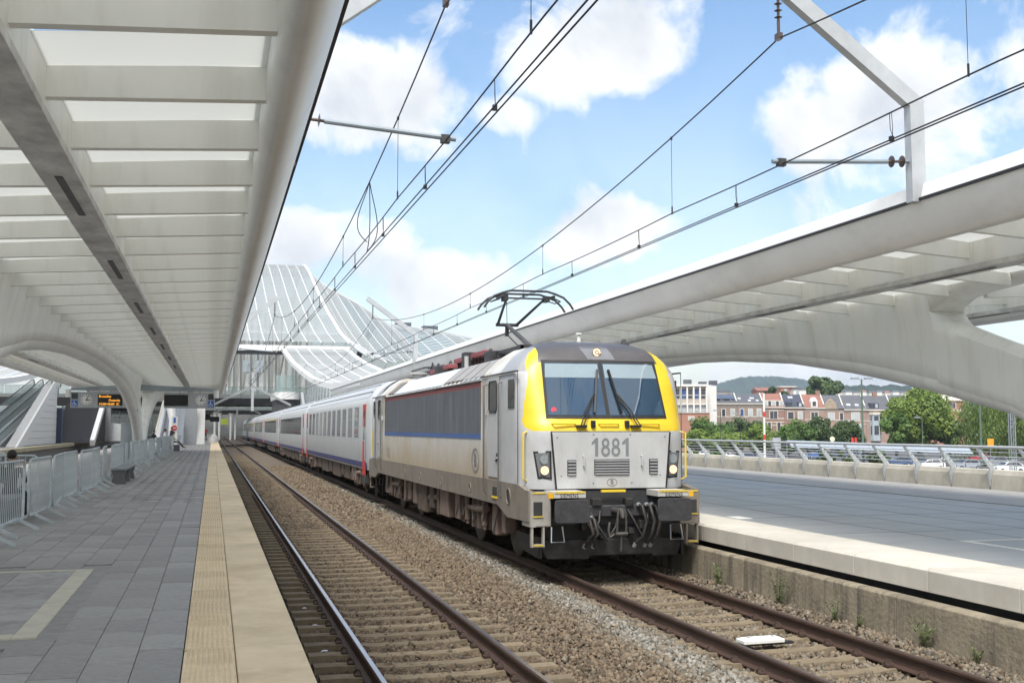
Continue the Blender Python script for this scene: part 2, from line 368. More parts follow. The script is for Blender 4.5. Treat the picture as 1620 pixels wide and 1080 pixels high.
palest = M('pale_strip', (.56, .53, .44), .8, var=.12, vs=4, orand=.05)
ZP = .76
# tactile coping slabs carry rows of low ribs
def tactile_mat():
    m = M('tactile_slab', (.74, .60, .40), .8, var=.10, vs=3, orand=.06, stain=((.40, .28, .13), .45, 1.1, (1, 1, 1)))
    t = m.node_tree; b = t.nodes['Principled BSDF']; tcn = t.nodes.new('ShaderNodeTexCoord')
    v = t.nodes.new('ShaderNodeTexVoronoi'); v.inputs['Scale'].default_value = 1; v.inputs['Randomness'].default_value = .0
    mp = t.nodes.new('ShaderNodeMapping'); mp.inputs['Scale'].default_value = (26, 26, 1); t.links.new(tcn.outputs['Object'], mp.inputs[0]); t.links.new(mp.outputs[0], v.inputs['Vector'])
    bp = t.nodes.new('ShaderNodeBump'); bp.inputs['Strength'].default_value = .55; bp.inputs['Distance'].default_value = .012; bp.invert = True
    t.links.new(v.outputs['Distance'], bp.inputs['Height']); t.links.new(bp.outputs[0], b.inputs['Normal']); return m
tact = tactile_mat()
def slab_field(x0, x1, y0, y1, wx, wy, keep_out, mats, n_single, parent, px_box, gap=.006, single_name='paving_slab'):
    """slabs wx by wy; the n_single largest in view become parts, the rest one part of kind stuff"""
    cells = []
    nx = int(round((x1 - x0) / wx)); ny = int(round((y1 - y0) / wy))
    for i in range(nx):
        off = 0 if i % 2 == 0 else wy * .5
        for j in range(ny):
            cx = x1 - (i + .5) * wx; cy = y0 + (j + .5) * wy + off * .0 + (wy * .31 * ((i * 7) % 3))
            if keep_out(cx, cy): continue
            cells.append((cx, cy))
    def score(c):
        dx, dy = c; depth = dx * math.sin(YAW) + dy * math.cos(YAW); lat = dx * math.cos(YAW) - dy * math.sin(YAW)
        if depth < 1 or abs(lat / depth) > .50 or 1.617 / depth > .40: return 1e9
        return depth
    cells.sort(key=score)
    sg, rest = cells[:n_single], cells[n_single:]
    def slabmesh(w, h):
        m = MB(); m.box(-w / 2 + gap / 2, w / 2 - gap / 2, -h / 2 + gap / 2, h / 2 - gap / 2, -.05, 0); return m.mesh(single_name, mats[0])
    me = slabmesh(wx, wy)
    base = Vector(parent.location)
    for (cx, cy) in sg:
        o = link(single_name, me, parent, loc=Vector((cx, cy, ZP + RNG.normal(0, .0012))) - base); o.rotation_euler = (RNG.normal(0, .002), RNG.normal(0, .002), 0)
    if rest:
        R = np.array(rest); n = len(R)
        hx, hy = wx / 2 - gap / 2, wy / 2 - gap / 2
        V = CUBE[None] * np.array([hx, hy, .025]) + np.concatenate([R, np.full((n, 1), ZP - .025)], 1)[:, None, :]
        V[:, :, 2] += RNG.normal(0, .0012, (n, 1))
        F = (CF[None, 1:] + (np.arange(n) * 8)[:, None, None]).reshape(-1, 4)
        o = link(single_name + 's', np_mesh('paving_slabs', V.reshape(-1, 3), F, mats[1], {'tone': np.repeat(RNG.uniform(0, 1, n), 5)}), parent); o['kind'] = 'stuff'
        o.location = -base
pl_left = struct('platform', (-3.65, 0, 0))
b = MB(); b.box(-8.0, .60, -6, 330, -.5, ZP - .03); b.build('platform_body', joint, pl_left)
FRX, FRY = (-3.4, -1.29), (9.37, 13.69)       # pale stone frame let into the paving
def ko_left(x, y): return FRX[0] - .12 < x < FRX[1] + .10 and FRY[0] - .26 < y < FRY[1] + .26
b = MB(); b.box(-3.75, -1.0, 9.0, 14.1, ZP - .035, ZP - .008); b.build('frame_bed', slabf, pl_left)
slab_field(-8.0, -.172, 5.0, 110, .318, .61, ko_left, (slabm, slabf), 290, pl_left, None)
for (x0, x1, y0, y1) in ((-1.47, -1.29, FRY[0], FRY[1]), (-3.4, -3.22, FRY[0], FRY[1]), (-3.215, -1.475, FRY[0], FRY[0] + .18), (-3.215, -1.475, FRY[1] - .07, FRY[1])):
    b = MB(); b.box(x0, x1, y0, y1, ZP - .05, ZP + .006); b.build('pale_border_strip', palest, pl_left)
n = 0
for i in range(3):
    for j in range(6):
        b = MB(); b.box(-3.21 + i * .58, -3.21 + (i + 1) * .58 - .008, 9.56 + j * .675, 9.56 + (j + 1) * .675 - .008, ZP - .05, ZP - .001); b.build('paving_slab', slabm, pl_left)
Y0c = 8.59 - 1.53 * 3
sx_, sy_ = np.meshgrid(np.linspace(-.135, .155, 9), np.arange(.04, 1.5, .042)); nst = sx_.size
SV = CUBE[None] * np.array([.0125, .012, .003]) * np.where(CUBE[None, :, 2:3] > 0, np.array([.6, .6, 1.]), 1.0) + np.stack([sx_.ravel(), sy_.ravel(), np.full(nst, ZP + .0055)], 1)[:, None, :]
STUDS = np_mesh('tactile_studs', SV.reshape(-1, 3), (CF[None, 1:] + (np.arange(nst) * 8)[:, None, None]).reshape(-1, 4), tact)
for k in range(60):
    y = Y0c + 1.53 * k; gp = .012 if k % 3 == 0 else .005
    b = MB(); b.box(-.165, .185, y + gp / 2, y + 1.53 - gp / 2, ZP - .06, ZP + .003); ts = b.build('tactile_slab', tact, pl_left)
    if 1 < k < 16: so_ = link('tactile_studs', STUDS, ts, loc=(0, y, 0)); so_['kind'] = 'stuff'
    b = MB(); b.box(.192, .68, y + gp / 2, y + 1.53 - gp / 2, ZP - .2, ZP + .002); b.build('edge_slab', cream, pl_left, bevel=.008)
b = MB(); b.box(-.165, .66, Y0c + 1.53 * 60, 330, ZP - .2, ZP + .002); b.build('edge_run', cream, pl_left)
b = MB(); b.box(-8.02, -.17, 110.5, 330, ZP - .2, ZP); b.build('paving_run', slabf, pl_left)
# right platform: coping blocks, polished paving, low track wall
pl_right = struct('platform', (14, 0, 0))
b = MB(); b.box(8.5, 20.4, -6, 330, -.5, ZP - .008); b.build('platform_body', M('joint_tight', (.11, .115, .12), .9), pl_right)
for (x0, x1, y0, y1) in ((9.1, 10.425, -6, 70), (13.145, 16.3, -6, 70), (10.43, 13.14, -6, 9.295), (10.43, 13.14, 13.875, 70)):
    b = MB(); b.box(x0, x1, y0, y1, ZP - .05, ZP - .001); b.build('paving_run', slabr, pl_right)
b = MB(); b.box(9.105, 19.9, 70.8, 330, ZP - .2, ZP - .001); b.build('paving_run', slabr, pl_right)
b = MB(); b.box(16.33, 19.93, -6, 70.5, ZP - .06, ZP + .012); b.build('margin_paving', M('margin_stone', (.31, .305, .295), .6, var=.15, vs=1.5), pl_right)
for k in range(5):
    b = MB(); b.box(10.45 + k * 1.17, 10.454 + k * 1.17, 14 if k < 3 else -6, 70, ZP - .01, ZP + .0015); b.build('joint_line', joint, pl_right)
for k in range(16):
    b = MB(); b.box(9.11, 16.3, 15.3 + k * 3.06, 15.305 + k * 3.06, ZP - .01, ZP + .001); b.build('joint_line', joint, pl_right)
for (x0, x1, y0, y1) in ((10.43, 10.57, 9.3, 13.87), (13.0, 13.14, 9.3, 13.87), (10.575, 12.995, 13.73, 13.87), (10.575, 12.995, 9.3, 9.44)):
    b = MB(); b.box(x0, x1, y0, y1, ZP - .05, ZP + .003); b.build('pale_border_strip', M('pale_line', (.62, .62, .60), .7), pl_right)
b = MB(); b.box(10.58, 12.99, 9.45, 13.72, ZP - .05, ZP - .002); b.build('inset_paving', slabr, pl_right)
b = MB(); b.box(9.14, 9.42, 18.2, 18.75, ZP - .01, ZP + .005); b.build('pale_plate', M('pale_line', (1, 1, 1)), pl_right)
for k in range(52):
    y = 9.74 - 1.53 * 5 + 1.53 * k
    b = MB(); b.prism([(8.05, .485), (8.075, .48), (9.09, .48), (9.09, ZP + .002), (8.09, ZP + .002), (8.05, ZP - .03)], y + .006, y + 1.524, 'y')
    b.build('coping_block', creamf, pl_right, bevel=.006)
b = MB(); b.box(8.05, 9.09, 9.74 + 1.53 * 47, 330, .48, ZP); b.build('edge_run', creamf, pl_right)
wallm = M('old_wall_concrete', (.25, .215, .155), .95, var=.25, vs=2.2, bump=.6, bs=18, stain=((.055, .05, .045), .75, 1.0, (1, 4.5, .45)))
w = MB()
for k in range(22):
    y = -4 + 3.9 * k
    w = MB(); w.prism([(7.82, -.45), (7.845, .385), (7.875, .41), (8.02, .41), (8.02, -.45)], y + .006, y + 3.894, 'y'); w.build('track_wall_block', wallm, pl_right, bevel=.012)
# next platform over to the left
pl_next = struct('platform', (-19, 0, 0))
b = MB(); b.box(-24, -15.4, -6, 330, -.5, ZP - .01); b.build('platform_body', slabf, pl_next)
b = MB(); b.box(-15.9, -15.0, -6, 330, .45, ZP + .01); b.build('edge_run', M('yellowed_edge', (.42, .38, .26), .85, var=.15, vs=1), pl_next)
g = MB(); g.add([(-15.4, -10, -.3), (-8, -10, -.3), (-8, 330, -.3), (-15.4, 330, -.3)], [(0, 1, 2, 3)]); tag(g.build('ballast_bed', dirt), kind='structure')
# white beacons in the train's track, weeds, litter
def balise(x, y, rz, label):
    t = thing('track_beacon', label, 'beacon', (x, y, 0), rz)
    m = MB(); m.box(-.27, .27, -.10, .10, -.13, -.085); m.box(-.23, .23, -.075, .075, -.085, -.07); m.build('housing', M('beacon_white', (.72, .73, .72), .5, var=.08), t, world=False, bevel=.012)
    m = MB(); m.box(-.45, .42, -.045, .045, -.16, -.131); m.build('bracket', darkm, t, world=False)
    for s in (-.16, .16):
        m = MB(); m.cyl((s, 0, -.07), (s, 0, -.062), .02, n=10); m.build('bolt', galv, t, world=False)
balise(6.28, 12.0, .05, 'white track beacon between the rails just ahead of the buffers')
balise(6.36, 8.98, .05, 'white track beacon cut by the bottom edge between the rails')
leafg = M('weed_leaf', (.12, .155, .055), .7, var=.3, vs=20)
def weed(x, y, z, h, n, label):
    t = thing('weed', label, 'weed', (x, y, z), group='weeds along the track wall')
    m = MB(); l = MB()
    for i in range(n):
        a = random.uniform(0, 2 * PI); lean = random.uniform(.05, .55) * h; top = (math.cos(a) * lean, math.sin(a) * lean, h * random.uniform(.5, 1))
        m.tube([(random.uniform(-.03, .03), random.uniform(-.03, .03), -.03), (top[0] * .4, top[1] * .4, top[2] * .55), top], [.004, .003, .0015], 4)
        for k in range(16):
            f = random.uniform(.08, 1); c = Vector((top[0] * f, top[1] * f, top[2] * f)); d = Vector((random.gauss(0, 1), random.gauss(0, 1), random.uniform(0, .9))).normalized() * random.uniform(.03, .075) * min(1, h / .3)
            s = d.cross(Vector((0, 0, 1))).normalized() * .011 * min(1, h / .3)
            l.add([c, c + d * .5 + s, c + d, c + d * .5 - s], [(0, 1, 2, 3)])
    m.build('stem', leafg, t, world=False); l.build('leaves', leafg, t, world=False)
    return t
for (x, y, h, n, lb) in ((7.72, 16.1, .34, 9, 'bushy green weed by the wall just beside the buffers'), (7.72, 14.2, .46, 11, 'tall green weed against the low track wall nearest the locomotive'), (7.74, 12.75, .26, 8, 'low spreading weed at the foot of the track wall, second from the tall one'),
                         (7.74, 12.25, .2, 6, 'small tuft of weed in the middle of the track wall'), (7.76, 10.95, .40, 9, 'upright green weed at the wall beside the white beacon'), (7.77, 10.1, .22, 6, 'thin weed at the stained end of the track wall')):
    weed(x, y, bal_z(x), h, n, lb)
weed(-.17, 8.5, ZP - .01, .045, 3, 'tiny weed growing in the joint of the yellow platform edge')
for (x, y, s, lb) in ((1.32, 14.6, .028, 'white paper scrap on the ballast beside the left rail'), (1.28, 12.9, .035, 'bluish plastic scrap on the sleepers by the platform edge'), (1.3, 16.0, .026, 'small pale scrap on the ballast farther along the platform edge')):
    m = MB(); m.add([(x - s * 1.3, y - s * .5, -.148), (x - s * .2, y - s * .9, -.141), (x + s * 1.2, y - s * .3, -.146), (x + s * .9, y + s * .8, -.139), (x - s * .4, y + s * .6, -.135), (x - s * 1.1, y + s * .3, -.146), (x, y, -.133)], [(0, 1, 6), (1, 2, 6), (2, 3, 6), (3, 4, 6), (4, 5, 6), (5, 0, 6)])
    tag(m.build('litter', M('litter_white', (.6, .62, .66), .6)), lb, 'litter')
# ================================================================== platform canopies
gask = M('black_gasket', (.01, .01, .012), .5)
edgem = M('edge_beam_paint', (.76, .755, .73), .35, var=.05, vs=.6, stain=((.42, .41, .39), .25, 1.5, (1, .5, 1)))
frost = frost_mat('frosted_roof_glass', (.72, .80, .83), .25); opal = frost_mat('opal_ceiling_plate', (.84, .86, .83), .24)
stripm = M('light_strip', (.62, .61, .59), .5, metal=.3, var=.35, vs=3, sx=(1, .6, 1))
stripd = M('light_slot', (.07, .07, .07), .5, var=.4, vs=5)
BS = [0, .45, 1.5, 2.8, 4.4, 7.2, 9, 11.8, 15, 19, 25]; BZ = [.4, .72, 1.3, 2.0, 2.78, 3.40, 3.74, 4.12, 4.36, 4.52, 4.60]
def arch_b(s): return interp(abs(s), BS, BZ) - .17
def hole_t(s): return interp(abs(s), [0, 3.0, 4.6, 5.5, 6.05, 6.3], [4.80, 4.80, 4.77, 4.71, 4.62, 4.50])
def hole_b(s): return interp(abs(s), [0, 1.0, 2, 3.8, 5.2, 6.0, 6.3], [1.55, 2.0, 2.66, 3.56, 4.03, 4.33, 4.50])
def wid(z): return interp(z, [.4, 2.4, 3.6, 4.2, 4.7, 5.0, 5.25], [.20, .20, .25, .31, .40, .46, .50])
def section(cx, y, zb, zt, rb, rt):
    """closed outline, rounded below and above where rb / rt say so"""
    pts = []; h = zt - zb; n = 6
    for side in (1, -1):
        zs = np.linspace(0, 1, 9) if side == 1 else np.linspace(1, 0, 9)
        for f in zs:
            z = zb + h * f; w = wid(z)
            d0, d1 = (z - zb), (zt - z); R = min(.2, h * .45)
            if rb and d0 < R: w *= math.sqrt(max(.02, 1 - ((R - d0) / R) ** 2))
            if rt and d1 < R: w *= math.sqrt(max(.02, 1 - ((R - d1) / R) ** 2))
            pts.append((cx + side * w, y, z))
    return pts
def canopy(cx, y0, y1, foot, rib0, pitch, label, hw=4.44, full=True):
    t = thing('platform_canopy', label, 'canopy', (cx, foot, ZP))
    prof = [(hw, 5.215), (hw - .03, 5.12), (hw - .07, 5.02), (hw - .12, 4.92), (hw - .175, 4.835), (hw - .235, 4.775), (hw - .30, 4.745), (hw - .36, 4.755), (hw - .41, 4.80), (hw - .435, 4.87), (hw - .44, 4.95), (hw - .44, 5.215)]
    for s in (1, -1):
        m = MB(); m.prism([(cx + s * px, pz) for px, pz in prof], y0, y1, 'y'); eb = m.build('edge_beam', edgem, t, smooth=35)
        m = MB(); m.box(*sorted((cx + s * (hw - .2), cx + s * (hw + .03))), y0, y1, 5.217, 5.25); m.build('gasket', gask, eb)
        m = MB(); m.prism([(cx + s * (hw - .005), 5.252), (cx + s * (hw - .05), 5.44), (cx + s * (hw - .5), 5.47), (cx + s * (hw - .5), 5.252)], y0, y1, 'y'); m.build('roof_edge', whitep, eb)
        for q in (1,):
            lx0, lx1 = sorted((cx + s * 2.08, cx + s * 2.42))
            m = MB(); m.box(lx0 + .02, lx1 - .02, y0 + .02, y1 - .02, 4.735, 5.12); lb = m.build('light_beam', white, t)
            m = MB(); m.box(lx0, lx1, y0, y1, 4.66, 4.733); ls = m.build('light_strip', stripm, lb)
            k = 0
            y = y0 + 1
            while y < min(y1, 45) - 2:
                if k % 2 == 0: m = MB(); m.box(cx + s * 2.25 - .035, cx + s * 2.25 + .035, y, y + 1.9, 4.652, 4.6595); m.build('light_slot', stripd, lb)
                y += 2.6; k += 1 if random.random() < .8 else 2
    # ribs and roof panes, one object each
    def ribmesh(s):
        m = MB(); z0, z1 = 4.72, 4.93
        m.prism([(s * .40, z0 - .012), (s * 4.02, z1), (s * 4.02, z1 + .265), (s * .40, z0 + .22)], -.05, .05, 'y')
        return m.mesh('rib', white)
    def panemesh(s):
        m = MB(); m.add([(s * .45, .02, 4.93), (s * (hw - .3), .02, 5.235), (s * (hw - .3), pitch - .805, 5.235), (s * .45, pitch - .805, 4.93),
                         (s * .45, .02, 4.945), (s * (hw - .3), .02, 5.25), (s * (hw - .3), pitch - .805, 5.25), (s * .45, pitch - .805, 4.945)], [(0, 1, 2, 3)]); return m.mesh('roof_pane', frost)
    def platemesh(s):
        m = MB(); m.add([(s * .45, .0, 4.905), (s * (hw - .3), .0, 5.212), (s * (hw - .3), -.80, 5.212), (s * .45, -.80, 4.905)], [(0, 1, 2, 3)]); return m.mesh('ceiling_plate', opal)
    R = {s: (ribmesh(s), panemesh(s), platemesh(s)) for s in (1, -1)}
    # a lower white ceiling strip beside each rib
    y = rib0
    while y > y0 + pitch: y -= pitch
    while y < y1 - .1:
        for s in (1, -1):
            link('rib', R[s][0], t, loc=(0, y - foot, -ZP))
            link('ceiling_plate', R[s][2], t, loc=(0, y - foot, -ZP))
            if y + pitch < y1: link('roof_pane', R[s][1], t, loc=(0, y - foot, -ZP))
        y += pitch
    # spine and legs
    m = MB(); per = 50.
    def sd(y): return (y - foot + per / 2) % per - per / 2
    holes = [foot + per * k for k in range(-2, 4) if y0 < foot + per * k + 6.3 and foot + per * k - 6.3 < y1]
    cuts = [y0] + [c for f in holes for c in (f - 6.3, f + 6.3)] + [y1]
    cuts = sorted(set(max(y0, min(y1, c)) for c in cuts))
    for a, b in zip(cuts[:-1], cuts[1:]):
        mid = (a + b) / 2; inhole = abs(sd(mid)) < 6.3; n = max(4, int((b - a) / .45))
        st = [a + (b - a) * i / n for i in range(n + 1)]
        if inhole:
            m.rows([section(cx, y, hole_t(sd(y)), 5.2, abs(sd(y)) < 6.29, False) for y in st], closed=True)
            m.rows([section(cx, y, arch_b(sd(y)), hole_b(sd(y)), True, abs(sd(y)) < 6.29) for y in st], closed=True)
        else:
            m.rows([section(cx, y, arch_b(sd(y)), 5.2, True, False) for y in st], closed=True)
    m.build('spine', white, t, smooth=50)
    # rounded lower boom along the arch
    for f in holes + [holes[-1] + per if holes else foot]:
        pts = [(cx, y, arch_b(sd(y)) + .14) for y in np.arange(max(y0, f + .6), min(y1, f + 49.4), .8)]
        if len(pts) > 2: mm = MB(); mm.tube(pts, [interp(abs(sd(p[1])), [0, 5, 9], [.12, .185, .235]) for p in pts], 14); mm.build('arch_boom', white, t, smooth=60)
    return t
can_l = canopy(-3.65, -6, 84, 61 - 50, 7.14, 1.55, 'long white ribbed canopy over the left platform on arching legs')
can_r = canopy(12.93, -6, 84, 11, 13.59, 1.58, 'long white ribbed canopy over the right platform beyond the locomotive')
can_r2 = canopy(-19.7, -6, 84, 11, 7.2, 1.6, 'white canopy over the next platform to the left')
# small "22" and bolts on the right canopy's beam
o = link('lettering', text_mesh('22', .13, darkm, facing='-x'), can_r, loc=Vector((8.545, 11.75, 5.08)) - Vector(can_r.location)); o.rotation_euler = (0, -.3, 0)
# ================================================================== catenary masts
insm = M('insulator_brown', (.075, .05, .042), .35, var=.2)
def insulator(m, p0, p1, r=.055, n=3, mi=0):
    p0, p1 = Vector(p0), Vector(p1); d = p1 - p0
    m.cyl(p0, p1, .018, n=8, mi=mi)
    for i in range(n):
        c = p0 + d * ((i + .5) / n); u = d.normalized() * .012; m.tube([c - u, c, c + u], [r * .45, r, r * .4], 12, mi)
def mast(xp, s, xw, y, label):
    """s: +1 when the arm reaches to +x"""
    t = thing('catenary_mast', label, 'mast', (xp, y, 5.2), group='masts on the canopy edges')
    m = MB(); m.box(xp - .10, xp + .10, y - .07, y + .07, 5.2, 6.5); m.build('post', steel, t, bevel=.006)
    m = MB(); m.bar((xp - s * .06, y, 6.42), (xw + s * .25, y, 8.0), .13, .19); m.build('arm', steel, t)
    m = MB(); m.cyl((xw, y, 7.86), (xw, y, 7.70), .02); insulator(m, (xw, y, 7.70), (xw, y, 7.36), .05, 4); m.cyl((xw, y, 7.36), (xw, y, 7.16), .02); m.box(xw - .03, xw + .03, y - .05, y + .05, 7.12, 7.2); m.build('hanging_insulator', insm, t, smooth=40)
    m = MB(); insulator(m, (xp + s * .12, y, 5.72), (xp + s * .42, y, 5.70), .075, 2); m.build('insulator', insm, t, smooth=40)
    m = MB(); m.cyl((xp + s * .40, y, 5.70), (xw + s * .12, y, 5.60), .028, n=8); m.cyl((xp + s * .02, y, 5.72), (xp + s * .16, y, 5.72), .022); ra = m.build('registration_arm', M('arm_grey', (.25, .29, .32), .5, metal=.3), t, smooth=40)
    m = MB(); m.box(xw - .05, xw + .05, y - .04, y + .04, 5.55, 5.64); m.build('clamp', darkm, ra)
XWL, XWR = 2.44, 6.60
MY = [11.87, 47.5, 83]
for i, y in enumerate(MY[:2]):
    wh = ['nearest the camera', 'far along in front of the hall'][i]
    mast(.70, 1, XWL, y, 'grey steel catenary mast on the left canopy edge, ' + wh)
    mast(8.48, -1, XWR, y, 'grey steel catenary mast on the right canopy edge, ' + wh)
wirem = M('copper_wire', (.028, .026, .026), .5, metal=.5, var=.2)
def mess_z(y):
    k = (y - MY[0]) / (MY[1] - MY[0]); f = k - math.floor(k); return 7.14 - 4 * 1.16 * f * (1 - f)
def aux_z(y): 
    k = (y - MY[0]) / 6.75 + .52; f = k - math.floor(k); return 5.60 - .12 * f * (1 - f)
def overhead(xw, side, label):
    t = thing('overhead_line', label, 'overhead line', (xw, 30, 5.3))
    m = MB(); m.tube([(xw, y, mess_z(y)) for y in sorted(list(np.arange(-10, 118, 1.4)) + MY)], .0105, 5); m.build('messenger_wire', wirem, t)
    m = MB(); m.tube([(xw, y, aux_z(y)) for y in np.arange(-10, 150, .9)], .009, 5); m.build('auxiliary_wire', wirem, t)
    for q in (-.03, .035):
        m = MB(); m.tube([(xw + q, y, 5.29) for y in (-12, 40, 100, 160)], .0085, 5); m.build('contact_wire', wirem, t)
    y = MY[0] - 3.45 - 6.75
    while y < 110:
        if mess_z(y) - aux_z(y) > .15:
            m = MB(); m.cyl((xw, y, aux_z(y)), (xw, y, mess_z(y)), .004, n=4); m.cyl((xw, y, aux_z(y) - .02), (xw, y, aux_z(y) + .10), .012, n=5); m.cyl((xw, y, mess_z(y) - .03), (xw, y, mess_z(y) + .015), .018, n=5); m.build('dropper', wirem, t)
        y += 6.75
    y = -4.2
    while y < 80:
        m = MB(); m.tube([(xw - .006, y, aux_z(y)), (xw - .01, y - .02, 5.42), (xw, y, 5.33), (xw + .01, y + .05, 5.42), (xw + .006, y + .05, aux_z(y))], .004, 4); m.box(xw - .02, xw + .02, y - .0, y + .04, 5.285, 5.335); m.build('short_dropper', wirem, t)
        y += 3.45
    return t
ol = overhead(XWL, 1, 'black overhead contact wires strung above the empty left track')
orr = overhead(XWR, 1, 'black overhead contact wires strung above the train')
# slack jumper loops hanging from the left line
for (dx, zb) in ((-.14, 5.5), (.02, 5.33), (.12, 5.34)):
    m = MB(); pts = []
    for i in range(13):
        f = i / 12; pts.append((XWL + dx * math.sin(PI * f) * 1.3, 18.1 + .25 * f, mess_z(18.1) + (zb - mess_z(18.1)) * (f ** .8) - .12 * math.sin(PI * f)))
    m.tube(pts, .008, 5); m.build('jumper_loop', wirem, ol)
# ================================================================== locomotive
LY = 16.76                                    # buffer faces
loco = thing('locomotive', 'grey, white and yellow electric locomotive numbered 1881 at the head of the train', 'locomotive', (XR, LY, 0))
lwhite = M('loco_white', (.46, .47, .475), .38, var=.06, vs=3, stain=((.36, .34, .31), .38, 3.5, (1.5, 2, .45)))
lcream = M('loco_side_white', (.56, .555, .535), .4, var=.06, vs=2, stain=((.44, .35, .21), .70, 1.5, (1, .8, .42)))
def grime(m, z0, z1, col, amt):
    """brown spatter thrown up from the track, thinning out upwards"""
    t = m.node_tree; b = t.nodes['Principled BSDF']; src = b.inputs['Base Color'].links[0].from_socket; N = t.nodes.new; L = t.links.new
    tcn = N('ShaderNodeTexCoord'); sp = N('ShaderNodeSeparateXYZ'); L(tcn.outputs['Object'], sp.inputs[0]); nz = N('ShaderNodeTexNoise'); nz.inputs['Scale'].default_value = 2.2; nz.inputs['Detail'].default_value = 9; nz.inputs['Roughness'].default_value = .7
    mp = N('ShaderNodeMapping'); mp.inputs['Scale'].default_value = (1, 1, .5); L(tcn.outputs['Object'], mp.inputs[0]); L(mp.outputs[0], nz.inputs['Vector'])
    ad = N('ShaderNodeMath'); ad.operation = 'MULTIPLY_ADD'; L(nz.outputs[0], ad.inputs[0]); ad.inputs[1].default_value = -.9; L(sp.outputs[2], ad.inputs[2])
    mr = N('ShaderNodeMapRange'); L(ad.outputs[0], mr.inputs[0]); mr.inputs[1].default_value = z1 - .45; mr.inputs[2].default_value = z0 - .45; mr.inputs[4].default_value = amt
    mx_ = N('ShaderNodeMix'); mx_.data_type = 'RGBA'; L(mr.outputs[0], mx_.inputs[0]); L(src, mx_.inputs[6]); mx_.inputs[7].default_value = (*col, 1); L(mx_.outputs[2], b.inputs['Base Color'])
grime(lcream, 1.35, 2.25, (.36, .27, .15), .8)
lyel = M('loco_yellow', (.76, .54, .03), .35, var=.05, vs=3)
lyeld = M('worn_yellow', (.56, .42, .05), .6, var=.25, vs=12)
lgrey = M('loco_panel_grey', (.062, .072, .095), .3, var=.12, vs=3, stain=((.16, .165, .18), .75, 1.3, (1, 2.2, .28)))
lblue = M('loco_blue', (.035, .10, .32), .35, var=.1)
lred = M('loco_red', (.28, .06, .06), .5, var=.15, vs=5)
lroof = M('loco_roof_dark', (.085, .083, .085), .5, var=.12, vs=5, stain=((.15, .14, .13), .4, 6, (1, 1, 1)))
lroofl = M('loco_roof_grey', (.40, .40, .41), .45, var=.08, vs=3)
lroofw = M('loco_roof_panel', (.66, .70, .73), .3, var=.05, vs=2, metal=.1)
lskirt = M('loco_skirt', (.205, .18, .15), .7, var=.12, vs=3, stain=((.10, .075, .055), .45, 2.5, (1, 1.2, .6)))
lbrown = M('bogie_brown', (.115, .085, .066), .85, var=.35, vs=7, stain=((.03, .026, .024), .6, 4, (1, 1, 1)))
lpink = M('underframe_dust', (.21, .15, .125), .85, var=.25, vs=6, stain=((.07, .055, .05), .5, 3, (1, 1, 1)))
lblack = M('buffer_black', (.033, .033, .037), .6, var=.3, vs=6, stain=((.09, .09, .09), .35, 9, (1, 1, 1)))
lgrime = M('greasy_black', (.017, .016, .016), .55, var=.4, vs=5, stain=((.06, .052, .045), .5, 5, (1, 1, 1)))
lslot = M('vent_dark', (.03, .03, .032), .6, var=.2)
mesh_g = M('vent_mesh', (.17, .155, .135), .6, var=.3, vs=30)
bluegrey = M('marking_grey', (.19, .20, .215), .5, var=.1)
def winglass():
    m = bpy.data.materials.new('windscreen_glass'); m.use_nodes = True; b = m.node_tree.nodes['Principled BSDF']
    b.inputs['Base Color'].default_value = (.022, .052, .085, 1); b.inputs['Roughness'].default_value = .03; b.inputs['Specular IOR Level'].default_value = .8; b.inputs['Coat Weight'].default_value = 1; b.inputs['Coat Roughness'].default_value = .02; b.inputs['Coat IOR'].default_value = 1.55; b.inputs['Coat Tint'].default_value = (.8, .9, 1, 1); return m
wglass = winglass()
sglass = M('side_glass', (.02, .022, .024), .06, var=.1, spec=.8, coat=.4)
lstep = M('loco_step_grey', (.33, .315, .285), .6, var=.12, vs=3, stain=((.16, .14, .12), .4, 3, (1, 1, .6)))
def digits(s, h, mat, facing='-y'):
    """bold numerals 1 and 8 as flat shapes standing upright"""
    m = MB(); w = h * .60; x = -len(s) * w / 2
    for ch in s:
        c = x + w / 2
        if ch == '1':
            k = h * .12; q = [(c - k * .1, -h / 2), (c + k * 1.35, -h / 2), (c + k * 1.35, h / 2), (c + k * .25, h / 2), (c - k * 1.75, h * .27), (c - k * 1.75, h * .13), (c - k * .1, h * .24)]
            m.prism(q, -.002, .002, 'y')
        else:
            for (zc, rz, rx) in ((h * .235, h * .265, h * .225), (-h * .21, h * .29, h * .26)):
                n = 20; o_ = [(c + rx * math.cos(2 * PI * i / n), zc + rz * math.sin(2 * PI * i / n)) for i in range(n)]; t_ = h * .125; i_ = [(c + (rx - t_) * math.cos(2 * PI * i / n), zc + (rz - t_) * math.sin(2 * PI * i / n)) for i in range(n)]
                dy = -.002 if zc > 0 else -.0032
                m.add([(p[0], dy, p[1]) for p in o_] + [(p[0], dy, p[1]) for p in i_], [(i, (i + 1) % n, n + (i + 1) % n, n + i) for i in range(n)])
        x += w
    me = m.mesh('lettering', mat)
    if facing == '-x': me.transform(Matrix.Rotation(-PI / 2, 4, 'Z'))
    return me
def LW(mb, name, mats, parent, **k):
    """loco-local build: x across, y back from the buffer faces, z up"""
    me = mb.mesh(name, mats, k.pop('smooth', 0)); o = link(name, me, parent, k.pop('bevel', 0.), (0, 0, 0)); return o
